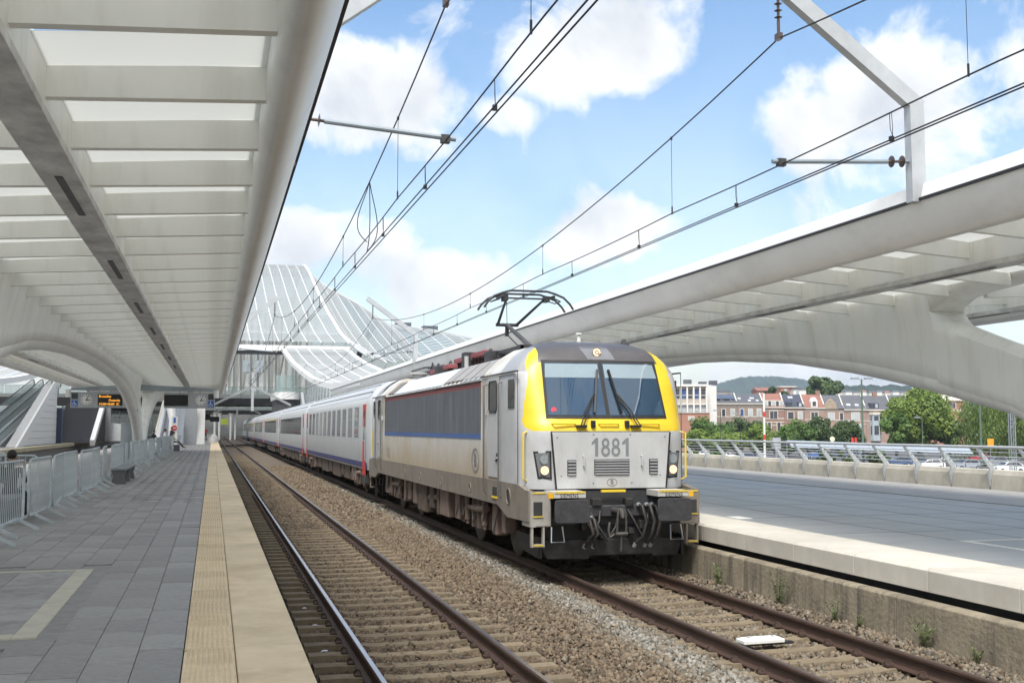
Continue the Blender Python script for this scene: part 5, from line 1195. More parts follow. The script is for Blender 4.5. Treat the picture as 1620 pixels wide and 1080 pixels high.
m = MB(); m.prism([(104, ZP), (129, ZP), (129, 7.0), (126, 7.0)], -17.3, -16.5, 'x'); m.build('wall_core', M('wall_core', (.45, .45, .45)), t)
for k in range(9):
    z0, z1 = ZP + .05 + k * .66, ZP + .05 + k * .66 + .62
    def yl(z): return 107.5 + (z - ZP) * 20.5 / 6.24
    if yl(z1) < 128.8: m = MB(); m.prism([(yl(z0), z0), (128.95, z0), (128.95, z1), (yl(z1), z1)], -16.5, -16.42, 'x'); m.build('wall_panel', hwhite, t)
m = MB(); m.prism([(103.5, ZP), (107, ZP), (128.5, 7.3), (126, 7.3)], -16.48, -16.30, 'x'); m.build('sloping_cap', hwhite, t)
m = MB(); m.box(-16.6, -15.9, 129.1, 130.2, ZP, 4.6); m.build('dark_post', M('navy', (.03, .045, .09), .5), t)
t = thing('stair_vault', 'dark opening under the stairs of the next platform with white edge', 'stairs', (-14.5, 140, ZP))
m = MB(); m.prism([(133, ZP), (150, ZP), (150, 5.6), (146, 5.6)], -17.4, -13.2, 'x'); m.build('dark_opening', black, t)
m = MB(); m.bar((-13.1, 133, ZP), (-13.1, 146, 5.8), .5, .7); m.build('sloping_edge', hwhite, t)
m = MB(); m.box(-13.3, -12.6, 149, 150, ZP, 5.6); m.build('pier', M('pier_grey', (.30, .31, .32), .6), t)
# left platform: escalator block far behind the leg
t = thing('escalator_block', 'steel-clad escalator block rising from the left platform far behind the white leg', 'escalator', (-3, 118, ZP))
ssm = M('stainless_panel', (.46, .48, .50), .35, metal=.3, var=.08)
m = MB(); m.prism([(108, ZP), (140, ZP), (140, 7.2), (134, 7.2)], -5.3, -4.9, 'x'); m.build('side_wall', hwhite, t)
m = MB(); m.prism([(110, ZP), (140, ZP), (140, 7.2), (136, 7.2)], -3.0, -2.8, 'x'); m.build('side_wall', ssm, t)
for k in range(4):
    x0 = -4.85 + k * .46; m = MB(); m.prism([(114, ZP + .1), (136, 6.8), (136, 6.7), (114, ZP)], x0, x0 + .44, 'x'); m.build('stair_panel', ssm, t)
m = MB(); m.box(-2.78, -1.62, 119, 119.3, ZP, 5.2); m.build('front_panel', ssm, t)
m = MB(); m.prism([(119, ZP), (121, ZP), (121, 5.6), (120.4, 5.6)], -1.6, -.8, 'x'); m.build('white_pier', whitep, t)
m = MB(); m.bar((-5.1, 106, ZP + .9), (-5.1, 136, 8.2), .16, .12); m.build('handrail', M('handrail_cream', (.66, .62, .52), .5), t)
m = MB(); m.bar((-2.9, 110, ZP + .9), (-2.9, 137, 8.2), .12, .12); m.build('handrail', steel, t)
m = MB(); m.tube([(-3.9, 112, ZP), (-3.8, 113, 3.2), (-4.2, 115, 5.4)], [.28, .34, .55], 12); m.build('forked_column', whitep, t, smooth=50)
t = thing('no_entry_sign', 'red and white no entry disc on a white board by the far escalator', 'sign', (-3.45, 108, ZP))
m = MB(); m.cyl((-3.45, 108, 2.42), (-3.45, 107.95, 2.42), .24, n=20); d_ = m.build('disc', M('sign_red', (.55, .02, .03), .4), t)
m = MB(); m.box(-3.62, -3.28, 107.92, 107.945, 2.38, 2.46); m.build('bar', whitep, d_)
m = MB(); m.box(-3.72, -3.18, 108.02, 108.06, ZP, 3.5); m.build('backing_board', whitep, t)
m = MB(); m.box(-3.55, -3.35, 108.0, 108.015, 2.9, 3.4); m.build('blue_plate', M('sign_blue', (.03, .12, .42), .4), t)
t = thing('advert_column', 'plain pale grey cylinder column behind the barriers', 'column', (-4.5, 63.2, ZP))
m = MB(); m.cyl((-4.5, 63.2, ZP), (-4.5, 63.2, 2.66), .29, n=28); m.build('drum', M('drum_grey', (.36, .40, .43), .4, var=.05), t, smooth=40)
m = MB(); m.cyl((-4.5, 63.2, 2.662), (-4.5, 63.2, 2.70), .30, n=28); m.build('cap', steel, t)
# glazed lobby beyond the next tracks, with round dark canopies and a monitor
t = thing('glass_lobby', 'glazed lobby with pale mullions seen past the next platform', 'lobby', (-14, 175, ZP))
for k in range(9):
    for j in range(3):
        m = MB(); m.box(-21.5 + k * 1.6, -21.5 + k * 1.6 + 1.5, 175, 175.04, ZP + .1 + j * 1.6, ZP + 1.6 + j * 1.6); m.build('lobby_pane', bal_g, t)
    m = MB(); m.box(-21.58 + k * 1.6, -21.5 + k * 1.6, 174.9, 175.1, ZP, 5.7); m.build('mullion', whitep, t)
for j in range(4): m = MB(); m.box(-21.6, -7.1, 174.92, 175.08, ZP + j * 1.6, ZP + .08 + j * 1.6); m.build('transom', steel, t)
for i, (x, y) in enumerate(((-17.2, 168), (-12.6, 170))):
    m = MB(); m.tube([(x, y, 4.9), (x, y, 5.1), (x, y, 5.4)], [1.2, 2.4, 2.0], 24); tag(m.build('round_canopy', M('canopy_green_dark', (.05, .06, .055), .5), smooth=40), ['dark round canopy hanging before the glazed lobby, left one', 'dark round canopy hanging before the glazed lobby, right one'][i], 'canopy', 'dark round canopies')
for i, (x, y, z) in enumerate(((-14.9, 150, 3.7), (-1.2, 175, 4.1), (.3, 200, 4.0))):
    t = thing('monitor', ['small black monitor hanging before the glazed lobby', 'small black monitor hanging far over the left platform', 'farthest small black monitor over the platform end'][i], 'monitor', (x, y, z), group='small hanging monitors')
    m = MB(); m.box(x - .8, x + .8, y, y + .2, z - .45, z + .45); m.build('screen', signb_, t); m = MB(); m.cyl((x, y + .1, z + .45), (x, y + .1, 5.7), .05, n=8); m.build('hanger', steel, t)
for i, (x, y, c_) in enumerate(((-13.0, 150, (.55, .57, .58)), (-11.2, 158, (.42, .5, .52)))):
    m = MB(); m.prism([(x - 1.6, ZP), (x + 1.6, ZP), (x + 1.6, 2.9), (x, 3.2), (x - 1.6, 2.9)], y, y + 1.2, 'y'); tag(m.build('kiosk', M('kiosk_%d' % i, c_, .5)), ['pale kiosk on the next platform by the dark stair opening', 'second pale kiosk on the next platform, right of the first'][i], 'kiosk')
# ================================================================== hanging signs with clocks
ledm = emit_mat('led_orange', (1.0, .42, .05), .42)
signg = M('sign_grey', (.40, .42, .44), .4, metal=.1, var=.05); signb = M('sign_black', (.008, .008, .009), .25)
def clock(x, y, z, r, parent):
    m = MB(); m.cyl((x, y, z), (x, y - .03, z), r, n=32); f = m.build('clock_face', M('clock_white', (.78, .78, .76), .4), parent)
    for k in range(12):
        a = k * PI / 6; m = MB(); L_ = .28 if k % 3 == 0 else .2
        m.bar((x + math.sin(a) * r * .93, y - .034, z + math.cos(a) * r * .93), (x + math.sin(a) * r * (.93 - L_), y - .034, z + math.cos(a) * r * (.93 - L_)), .03, .006, up=(0, 1, 0)); m.build('hour_mark', black, f)
    for a, L_, w in ((math.radians(92), .55, .045), (math.radians(27), .85, .032)):
        m = MB(); m.bar((x - math.sin(a) * r * .15, y - .042, z - math.cos(a) * r * .15), (x + math.sin(a) * r * L_, y - .042, z + math.cos(a) * r * L_), w, .006, up=(0, 1, 0)); m.build('clock_hand', black, f)
def hang_sign(x0, x1, led, side, label):
    y = 59.5; z0, z1 = 3.42, 4.22
    t = thing('hanging_sign', label, 'sign', ((x0 + x1) / 2, y, z0))
    m = MB(); m.box(x0, x1, y, y + .22, z0, z1); sg = m.build('case', signg, t, bevel=.02)
    def px(f): return x0 + (x1 - x0) * f if side < 0 else x1 - (x1 - x0) * f
    a, b_ = sorted((px(.48), px(.92))) if side < 0 else sorted((px(.53), px(1.0)))
    m = MB(); m.box(a, b_, y - .012, y - .001, z0 + .11, z1 - .11); sc = m.build('screen', signb, sg)
    if led:
        for txt, dz, al, xx in (('Bruxelles', .18, 'LEFT', a + .05), ('Ostende', -.02, 'RIGHT', b_ - .12), ('15:00+0h00  IC', -.21, 'LEFT', a + .05)):
            link('lettering', text_mesh(txt, .165, ledm, align=al, xs=.95), sc, loc=Vector((xx, y - .016, (z0 + z1) / 2 + dz)))
    clock(px(.28), y - .002, (z0 + z1) / 2 + .0, .27, sg)
    c = px(.075); m = MB(); m.box(c - .15, c + .15, y - .012, y - .001, z0 + .06, z0 + .38); bp_ = m.build('wheelchair_plate', M('sign_blue', (.03, .12, .42)), sg)
    m = MB(); m.tube([(c - .04 + .075 * math.cos(q), y - .017, z0 + .17 + .075 * math.sin(q)) for q in np.linspace(.9, 5.6, 12)], .013, 5); m.bar((c - .03, y - .017, z0 + .30), (c - .02, y - .017, z0 + .20), .03, .01, up=(0, 1, 0)); m.bar((c - .02, y - .017, z0 + .20), (c + .05, y - .017, z0 + .19), .03, .01, up=(0, 1, 0)); m.bar((c + .05, y - .017, z0 + .19), (c + .08, y - .017, z0 + .11), .03, .01, up=(0, 1, 0)); m.cyl((c - .03, y - .012, z0 + .335), (c - .03, y - .02, z0 + .335), .024, n=10); m.build('wheelchair_symbol', whitep, bp_)
    m = MB(); m.box(c - .15, c + .15, y - .012, y - .001, z1 - .36, z1 - .06); m.build('dark_plate', M('plate_dark', (.05, .055, .06), .4), sg)
    for q in (.3, .7):
        m = MB(); m.bar((px(q), y + .1, z1), (px(q), y + .1, z1 + .1), .06, .06); m.build('hanger', steel, t)
hang_sign(-6.95, -4.25, True, -1, 'hanging departure sign with clock and orange Bruxelles Ostende text')
hang_sign(-2.45, .08, False, 1, 'hanging departure sign with clock and blank black screen')
t = thing('sign_beam', 'slim grey beam carrying the two hanging signs across the platform', 'beam', (-3.5, 59.6, 4.3))
m = MB(); m.prism([(-7.0, 4.30), (-6.9, 4.44), (-3.65, 4.62), (.1, 4.44), (.2, 4.30)], 59.45, 59.75, 'y'); m.build('beam', M('sign_beam_grey', (.30, .34, .37), .45), t)
m = MB(); m.cyl((.14, 59.4, 3.95), (.14, 59.4, 4.34), .13, n=14); m.build('loudspeaker', whitep, t)
m = MB(); m.cyl((-7.05, 59.4, 3.95), (-7.05, 59.4, 4.34), .13, n=14); m.build('loudspeaker', whitep, t)
# ================================================================== right platform parapet and railing
t = thing('parapet_wall', 'pale concrete parapet with steel railing along the far side of the right platform', 'parapet', (20, 20, ZP))
railg = M('railing_silver', (.50, .53, .55), .4, metal=.25, var=.1)
parm = M('parapet_concrete', (.52, .495, .43), .9, var=.10, vs=1.5, bump=.15, bs=20, orand=.05, stain=((.30, .28, .23), .35, 2, (1, 1, .5)))
pmesh = MB(); pmesh.prism([(.0, 0), (.06, .40), (.14, .52), (.40, .52), (.40, 0)], .028, 1.572, 'y'); pmesh = pmesh.mesh('concrete_panel', parm)
bm_ = MB(); bm_.prism([(.03, .05), (.10, .42), (.20, .50), (.18, .60), (-.32, 1.12), (-.37, 1.12), (-.36, 1.06), (.03, .54), (-.02, .34)], -.022, .022, 'y'); bmesh_ = bm_.mesh('railing_bracket', railg)
k = 0
for k in range(52):
    y = 6 + 1.6 * k
    link('concrete_panel', pmesh, t, loc=(0, y - 20, 0))
    link('railing_bracket', bmesh_, t, loc=(-.03, y - 20, 0))
m = MB(); m.tube([(20 - .36, 5, ZP + 1.13), (20 - .36, 90, ZP + 1.13)], .042, 10); m.build('handrail', railg, t, smooth=40)
for (dx, z) in ((-.27, 1.00), (-.16, .88), (-.05, .77), (.06, .66)):
    m = MB(); m.tube([(20 + dx, 5, ZP + z), (20 + dx, 90, ZP + z)], .014, 6); m.build('rail_bar', railg, t)
# ================================================================== town
F_ = Vector((math.sin(YAW), math.cos(YAW), 0)); R_ = Vector((math.cos(YAW), -math.sin(YAW), 0))
def town(a, b, z=TOWNZ): v = R_ * a + F_ * b; return Vector((v.x, v.y, z))
def ta(px, b): return (px - 810) / 1744 * b           # along-street coordinate at distance b
def tz(py, b): return CAMZ + (677.5 - py) / 1744 * b * .997
brickp = M('brick_rose', (.33, .235, .195), .85, var=.12, vs=.5, bump=.1, bs=6)
brickr = M('brick_red', (.28, .175, .14), .85, var=.12, vs=.5)
brickb = M('brick_brown', (.27, .215, .18), .85, var=.12, vs=.5)
brickt = M('brick_terracotta', (.38, .19, .135), .85, var=.1, vs=.4)
slate = M('slate', (.085, .09, .105), .6, var=.15, vs=.6); slate2 = M('slate_blue', (.042, .05, .075), .5, var=.12, vs=.6); tiler = M('roof_tile_red', (.24, .11, .085), .75, var=.15, vs=.6)
trim = M('stone_trim', (.60, .57, .50), .8, var=.08, vs=.6); pane = M('town_pane', (.035, .04, .05), .1, var=.3, vs=.8, spec=.8); paneb = M('town_pane_blind', (.42, .45, .47), .3, var=.2, vs=.6); panebl = M('blue_blind', (.045, .085, .22), .35, var=.2, vs=.4); frame_w = M('window_white', (.70, .69, .66), .5)
HB = 318.0
def hroot(name, px0, b, label, cat, group=None):
    return thing(name, label, cat, town(ta(px0, b), b), -YAW, group)
def part(mb, name, mat, parent, **k): return mb.build(name, mat, parent, world=False, **k)
def window(parent, xc, z0, z1, w, y=0., mat=None, tr=True, mull=1, fr=trim):
    m = MB(); q = .16 if tr else .09
    m.box(xc - w / 2 - q, xc + w / 2 + q, y - .10, y + .05, z0 - q, z1 + q); f = part(m, 'window', fr, parent)
    n = mull
    for i in range(n):
        a = xc - w / 2 + w * i / n; m = MB(); m.box(a + .05, a + w / n - .05, y - .13, y - .09, z0, z1); part(m, 'pane', mat or pane, f)
def house(px0, px1, eave, ridge, wall, roofm, label, rows=(), b=HB, depth=9., dorm=(), bands=(), cornice=True, sky=(), chim=(), base=None, group='row houses beyond the car park', gable=False, extra=None):
    """rows: (y_top_px, y_bot_px, [(x_px, w_m, kind)])"""
    t = hroot('row_house', px0, b, label, 'house', group); w = ta(px1, b) - ta(px0, b); s = b / 1744
    Z = lambda py: tz(py, b) - TOWNZ; Xp = lambda px: (px - px0) * s
    m = MB(); m.box(.03, w - .03, 0, depth, 0, Z(eave)); wo = part(m, 'wall', wall, t)
    he, hr = Z(eave), Z(ridge)
    m = MB(); m.prism([(-.35, he - .12), (-.35, he + .06), (depth / 2, hr), (depth + .3, he), (depth + .3, he - .12), (depth / 2, hr - .25)], .0, w, 'x'); ro = part(m, 'roof', roofm, t)
    m = MB(); m.prism([(-.30, he + .02), (depth / 2, hr + .28), (depth + .2, he + .1), (depth / 2, hr - .1)], w - .22, w + .06, 'x'); part(m, 'parapet_gable', trim, ro)
    if cornice: m = MB(); m.box(0, w, -.38, .02, he - .42, he - .1); part(m, 'cornice', trim, t)
    for (py, h) in bands: m = MB(); m.box(.02, w - .02, -.06, .02, Z(py), Z(py) + h); part(m, 'stone_band', trim, wo)
    for (yt, yb, ws) in rows:
        for (px, ww, kind) in ws:
            window(t, Xp(px), Z(yb), Z(yt), ww, 0, {'b': paneb, 'd': pane, 'u': panebl}.get(kind[0], pane), True, int(kind[1]) if len(kind) > 1 else 1)
    def ryz(px, py):
        z = Z(py); f = (z - he) / (hr - he); return -.35 + f * (depth / 2 + .35), z
    for (px, py, ww) in sky:
        y, z = ryz(px, py); m = MB(); sl = (hr - he) / (depth / 2); n = Vector((0, -sl, 1)).normalized(); u = Vector((0, 1, sl)).normalized(); c = Vector((Xp(px), y, z)) + n * .08
        m.add([c + Vector((-ww / 2, 0, 0)) - u * .45, c + Vector((ww / 2, 0, 0)) - u * .45, c + Vector((ww / 2, 0, 0)) + u * .45, c + Vector((-ww / 2, 0, 0)) + u * .45], [(0, 1, 2, 3)]); part(m, 'skylight', paneb, ro)
    for (px, yt, yb, ww, kind) in dorm:
        x = Xp(px); m = MB(); m.box(x - ww / 2, x + ww / 2, -.15, depth * .45, Z(yb) - .3, Z(yt)); d = part(m, 'dormer', slate2 if kind == 's' else trim, t)
        n = max(1, int(ww / 1.1))
        for i in range(n):
            a = x - ww / 2 + ww * (i + .5) / n; m = MB(); m.box(a - .38, a + .38, -.20, -.14, Z(yb) - .1, Z(yt) - .25); part(m, 'pane', paneb if (i + int(px)) % 2 else pane, d)
    for px in chim:
        x = Xp(px); m = MB(); m.box(x - .6, x + .6, depth / 2 - .5, depth / 2 + .5, hr - 1.2, hr + 1.1); c = part(m, 'chimney', brickr, ro)
    if extra: extra(t, wo, ro, Z, Xp, w)
    return t
def bay(t, wo, ro, Z, Xp, w):
    m = MB(); c = Xp(1383); m.prism([(c - 1.5, 0), (c - .95, -1.1), (c + .95, -1.1), (c + 1.5, 0)], Z(697), Z(656), 'z'); bw = part(m, 'bay_window', M('bay_grey', (.36, .42, .45), .5), t)
    for (yt, yb) in ((658, 664.5), (673, 687)):
        for dx, ww in ((-1.22, .5), (0, 1.25), (1.22, .5)):
            m = MB(); y = -1.14 if dx == 0 else -.62; m.box(c + dx - ww / 2, c + dx + ww / 2, y - .05, y + .05, Z(yb), Z(yt)); part(m, 'pane', pane, bw)
    m = MB(); m.prism([(c - 1.7, 0), (c - 1.0, -1.3), (c + 1.0, -1.3), (c + 1.7, 0)], Z(656), Z(652), 'z'); part(m, 'bay_roof', trim, bw)
def gablet(t, wo, ro, Z, Xp, w):
    c = Xp(1313); m = MB(); m.prism([(c - 2.0, Z(647)), (c + 2.0, Z(647)), (c + 1.5, Z(638)), (c + .5, Z(632)), (c, Z(630)), (c - .5, Z(632)), (c - 1.5, Z(638))], -.35, .3, 'y'); part(m, 'ornate_gable', M('gable_stone', (.33, .27, .20), .85, var=.3, vs=1.5), t)
def whitedormer(t, wo, ro, Z, Xp, w):
    c = Xp(1287); m = MB(); m.prism([(c - .95, Z(644)), (c + .95, Z(644)), (c + .95, Z(634)), (c + .55, Z(630)), (c + .3, Z(628)), (c - .3, Z(628)), (c - .55, Z(630)), (c - .95, Z(634))], -.4, 1.8, 'y'); d = part(m, 'white_dormer', frame_w, t)
    m = MB(); m.box(c - .5, c + .5, -.46, -.39, Z(642), Z(635)); part(m, 'pane', pane, d)
house(1121, 1166, 637, 622, brickb, slate, 'brown brick row house with solar panels and skylights on its slate roof', [(647, 658, [(1130, 1.0, 'd'), (1144, 1.0, 'd'), (1158.5, 1.0, 'b')])], bands=((659.5, .25), (642, .2)), sky=((1129, 632.5, 1.0), (1143, 632.5, 1.0), (1157, 632.5, 1.0)), extra=lambda t, wo, ro, Z, Xp, w: [part(MB().add([(Xp(1121) + .5 + k * 1.02, .5, Z(630)), (Xp(1121) + 1.45 + k * 1.02, .5, Z(630)), (Xp(1121) + 1.45 + k * 1.02, 2.6, Z(624.5)), (Xp(1121) + .5 + k * 1.02, 2.6, Z(624.5)), (Xp(1121) + .5 + k * 1.02, .45, Z(630.6)), (Xp(1121) + 1.45 + k * 1.02, .45, Z(630.6))], [(0, 1, 2, 3), (0, 4, 5, 1)]), 'solar_panel', M('solar', (.09, .11, .16), .2), ro) for k in range(7)])
house(1166, 1207, 637, 622, brickb, slate, 'brown brick row house with four small skylights and pale window frames', [(647, 658, [(1173, 1.0, 'u'), (1186.5, 1.05, 'b'), (1200, 1.05, 'b')])], bands=((659.5, .25), (642, .2)), sky=((1171, 630, .9), (1191, 629.5, 1.3), (1186, 633.5, .8), (1198.5, 633.5, .8)))
house(1206, 1240, 643, 621.5, brickr, tiler, 'red brick row house with red tiled roof and white top-floor loggia', [(650, 662, [(1223, 2.2, 'd2')]), (668, 682, [(1216, .9, 'd'), (1231, 1.0, 'd')])], dorm=((1223, 633, 642.5, 5.6, 'w'),), bands=((649, .2), (662.5, .25), (668, .2), (673, .2)))
house(1240, 1272, 643.5, 623, brickr, slate2, 'red brick row house with black mansard roof and two white dormer windows', [(651.5, 662.5, [(1250, 1.7, 'd'), (1265, 1.2, 'b')])], dorm=((1248, 636, 642, 1.6, 's'), (1265, 636, 642, 1.2, 's')), bands=((650, .15),), sky=((1254, 628, 1.4),), base=1)
house(1272, 1304, 644, 623, brickp, tiler, 'rose brick row house with red roof and ornate white dormer', [(652, 662.5, [(1287.5, 2.0, 'd2')])], bands=((650, .2), (664, .2)), chim=(1300,), extra=whitedormer)
house(1304, 1334, 646, 624, brickp, slate, 'rose brick row house with a stepped ornamental gable', [(653, 664, [(1314, 1.7, 'b2'), (1330, 1.0, 'd')])], bands=((650, .2), (665, .25)), cornice=False, extra=gablet)
house(1334, 1369, 646.5, 624, brickp, slate, 'rose brick row house with plain slate roof and two skylights', [(652.5, 664, [(1352, 2.1, 'b3')]), (671, 684, [(1359, 1.2, 'b')])], bands=((651, .2), (666, .2), (671, .15)), sky=((1343, 640, 1.2), (1356, 640.5, 1.1)))
house(1369, 1410, 647, 625, brickp, slate, 'rose brick row house with a pale grey two-storey bay window', [(653, 666, [(1405, 1.6, 'd')]), (671, 684, [(1405, 1.6, 'd')])], dorm=((1382, 637.5, 644.5, 2.6, 's'),), bands=((666, .2),), chim=(1391,), extra=bay)
house(1410, 1440, 646, 624, brickp, slate, 'rose brick row house half hidden by the broad tree', [(653, 664, [(1420, 1.2, 'd')])], bands=((651, .2),))
house(1455, 1525, 632, 611, brickt, trim, 'orange brick apartment house behind the trees at right', [(637, 645, [(1504, 2.6, 'd3')])], b=345, bands=((634, .4), (650, .5)), depth=14)
# office block
t = hroot('office_building', 1040, 305, 'white office block with tall columns and blue blinds behind the cab', 'office building'); s = 305 / 1744
Z = lambda py: tz(py, 305) - TOWNZ; Xp = lambda px: (px - 1040) * s
m = MB(); m.box(0, Xp(1118), .3, 14, 0, Z(611)); part(m, 'wall', M('office_panel', (.46, .40, .34), .8), t)
m = MB(); m.box(-.3, Xp(1119), -.5, 14.3, Z(611), Z(607.5)); rf = part(m, 'roof_slab', frame_w, t)
m = MB(); m.box(Xp(1118.05), Xp(1136), 2.5, 12, 0, Z(609.5)); part(m, 'rear_wing', frame_w, t)
for k in range(8):
    px = 1046 + k * 10.2
    m = MB(); m.box(Xp(px) - .22, Xp(px) + .22, -.35, .3, 0, Z(611)); part(m, 'column', frame_w, t)
    if k < 7:
        for (yt, yb, mt, lab_) in ((615, 630, panebl if k % 2 else pane, 'window'), (641, 652, paneb, 'window')):
            m = MB(); m.box(Xp(px) + .3, Xp(px + 10.2) - .3, .22, .32, Z(yb), Z(yt)); wn = part(m, lab_, mt, t)
            m = MB(); m.box(Xp(px) + .3, Xp(px + 10.2) - .3, .15, .21, Z((yt + yb) / 2 + 3), Z((yt + yb) / 2 + 3) + .15); part(m, 'sash', frame_w, wn)
m = MB(); m.box(Xp(1046), Xp(1118), -.3, .25, Z(640.2), Z(638.6)); part(m, 'floor_band', frame_w, t)
for (px, h) in ((1092, 2.0), (1116, 1.2), (1133, 1.6)):
    m = MB(); m.box(Xp(px) - 1.2, Xp(px) + .9, 3, 5, Z(607.5), Z(607.5) + h * .7); part(m, 'roof_unit', slate, rf)
t = hroot('low_building', 1070, 290, 'low terracotta brick building with a small white window', 'building'); s = 290 / 1744
Z = lambda py: tz(py, 290) - TOWNZ; Xp = lambda px: (px - 1070) * s
m = MB(); m.box(0, Xp(1122), 0, 8, 0, Z(653)); part(m, 'wall', brickt, t); m = MB(); m.box(-.2, Xp(1122.5), -.2, 8, Z(653), Z(652)); part(m, 'coping', trim, t)
window(t, Xp(1093), Z(664), Z(659), 1.4, 0, paneb, True, 3)
# roofs peeping over the row
for (px0, px1, yt, b, mt, rm, lb, h2) in ((1135, 1158, 616, 380, trim, slate, 'pale low block peeping over the solar-panel roof', 619), (1198, 1220, 612, 400, brickt, tiler, 'small house with orange gable beyond the row', 618), (1236, 1262, 610, 420, brickt, trim, 'orange brick penthouse with flat white roof beyond the row', 612), (1255, 1275, 613, 415, frame_w, slate, 'white flat-roofed block beyond the black mansard', 615)):
    t = hroot('distant_house', px0, b, lb, 'house', 'roofs beyond the row'); s = b / 1744; w = (px1 - px0) * s
    m = MB(); m.box(0, w, 0, 10, 0, tz(h2, b) - TOWNZ); part(m, 'wall', mt, t)
    m = MB(); hh = tz(h2, b) - TOWNZ; m.prism([(-.4, hh), (5, hh + (h2 - yt) * s), (10.4, hh)], -.2, w + .2, 'x'); part(m, 'roof', rm, t)
    for k in range(max(1, int(w / 2.4))): m = MB(); x = 1 + k * 2.3; m.box(x, x + 1.1, -.06, .02, hh - 2.0, hh - .7); part(m, 'pane', pane if k % 2 else paneb, t)
# far pale houses below the ridge at right
for k in range(11):
    b = 1250 + (k % 3) * 60; px = 1325 + k * 12.5; t = hroot('distant_house', px, b, ['leftmost', 'second from left', 'third from left', 'fourth from left', 'fifth from left', 'sixth from left', 'seventh from left', 'eighth from left', 'ninth from left', 'tenth from left', 'rightmost'][k] + ' of the tiny pale houses at the foot of the wooded ridge', 'house', 'pale houses below the ridge')
    s = b / 1744; w = (8 + k % 3 * 2.0) * s; hh = tz(621 - (k % 2) * 1.2, b) - TOWNZ
    m = MB(); m.box(0, w, 0, 10, 0, hh); part(m, 'wall', frame_w if k % 2 else trim, t); m = MB(); m.prism([(-.4, hh), (5, hh + 2.2), (10.4, hh)], -.2, w + .2, 'x'); part(m, 'roof', tiler if k % 3 == 0 else slate, t)
# hills
hillm = M('wooded_hill', (.018, .040, .026), .95, var=.45, vs=.02, bump=1., bs=.06)
def hill(pts, b, thick, label, jag):
    t = hroot('wooded_hill', pts[0][0], b, label, 'hill'); x0 = ta(pts[0][0], b); rws = []
    xs_ = np.linspace(ta(pts[0][0], b), ta(pts[-1][0], b), 160); pxs = [ta(p[0], b) for p in pts]; pzs = [tz(p[1], b) - TOWNZ for p in pts]
    hts = np.array([np.interp(x, pxs, pzs) for x in xs_]); hts = np.convolve(np.pad(hts, 6, 'edge'), np.ones(13) / 13, 'valid') + RNG.normal(0, jag, len(xs_)).cumsum() * .0 + RNG.uniform(-jag, jag, len(xs_))
    for f, g_ in ((-.5, 0), (-.35, .35), (-.2, .68), (-.08, .92), (0, 1.0), (.15, .9), (.5, .2)):
        rws.append([(x - x0, thick * f, max(0, h * g_) + (RNG.uniform(-jag, jag) if 0 < g_ < 1 else 0)) for x, h in zip(xs_, hts)])
    m = MB(); m.rows(rws); part(m, 'woodland', hillm, t, smooth=60)
hill([(1040, 640), (1090, 628), (1130, 607), (1160, 599), (1180, 595), (1215, 595), (1250, 596), (1275, 601), (1300, 609), (1340, 618), (1400, 640)], 3200, 900, 'long wooded hill rising blue green behind the houses', 2.2)
hill([(1290, 622), (1330, 611), (1345, 609), (1370, 611), (1400, 608.5), (1430, 610), (1460, 611), (1500, 607), (1560, 609), (1640, 614), (1750, 625)], 1700, 500, 'low wooded ridge in the distance at right', 2.4)
# ================================================================== trees
barkm = M('bark', (.07, .055, .04), .9, var=.3, vs=3)
def leaf_mat(name, c):
    m = bpy.data.materials.new(name); m.use_nodes = True; t = m.node_tree; b = t.nodes['Principled BSDF']; b.inputs['Roughness'].default_value = .55
    at = t.nodes.new('ShaderNodeAttribute'); at.attribute_name = 'tone'; r = t.nodes.new('ShaderNodeValToRGB'); e = r.color_ramp.elements
    e[0].color = (c[0] * .55, c[1] * .6, c[2] * .6, 1); e[1].color = (c[0] * 1.6, c[1] * 1.4, c[2] * 1.2, 1); t.links.new(at.outputs['Fac'], r.inputs[0]); t.links.new(r.outputs[0], b.inputs['Base Color'])
    tr = t.nodes.new('ShaderNodeBsdfTranslucent'); t.links.new(r.outputs[0], tr.inputs[0]); ms = t.nodes.new('ShaderNodeMixShader'); ms.inputs[0].default_value = .3
    t.links.new(b.outputs[0], ms.inputs[1]); t.links.new(tr.outputs[0], ms.inputs[2]); t.links.new(ms.outputs[0], t.nodes['Material Output'].inputs[0]); return m
LG = [leaf_mat('leaf_mid', (.10, .19, .045)), leaf_mat('leaf_yellow', (.16, .25, .05)), leaf_mat('leaf_dark', (.07, .125, .042)), leaf_mat('leaf_willow', (.13, .205, .055))]
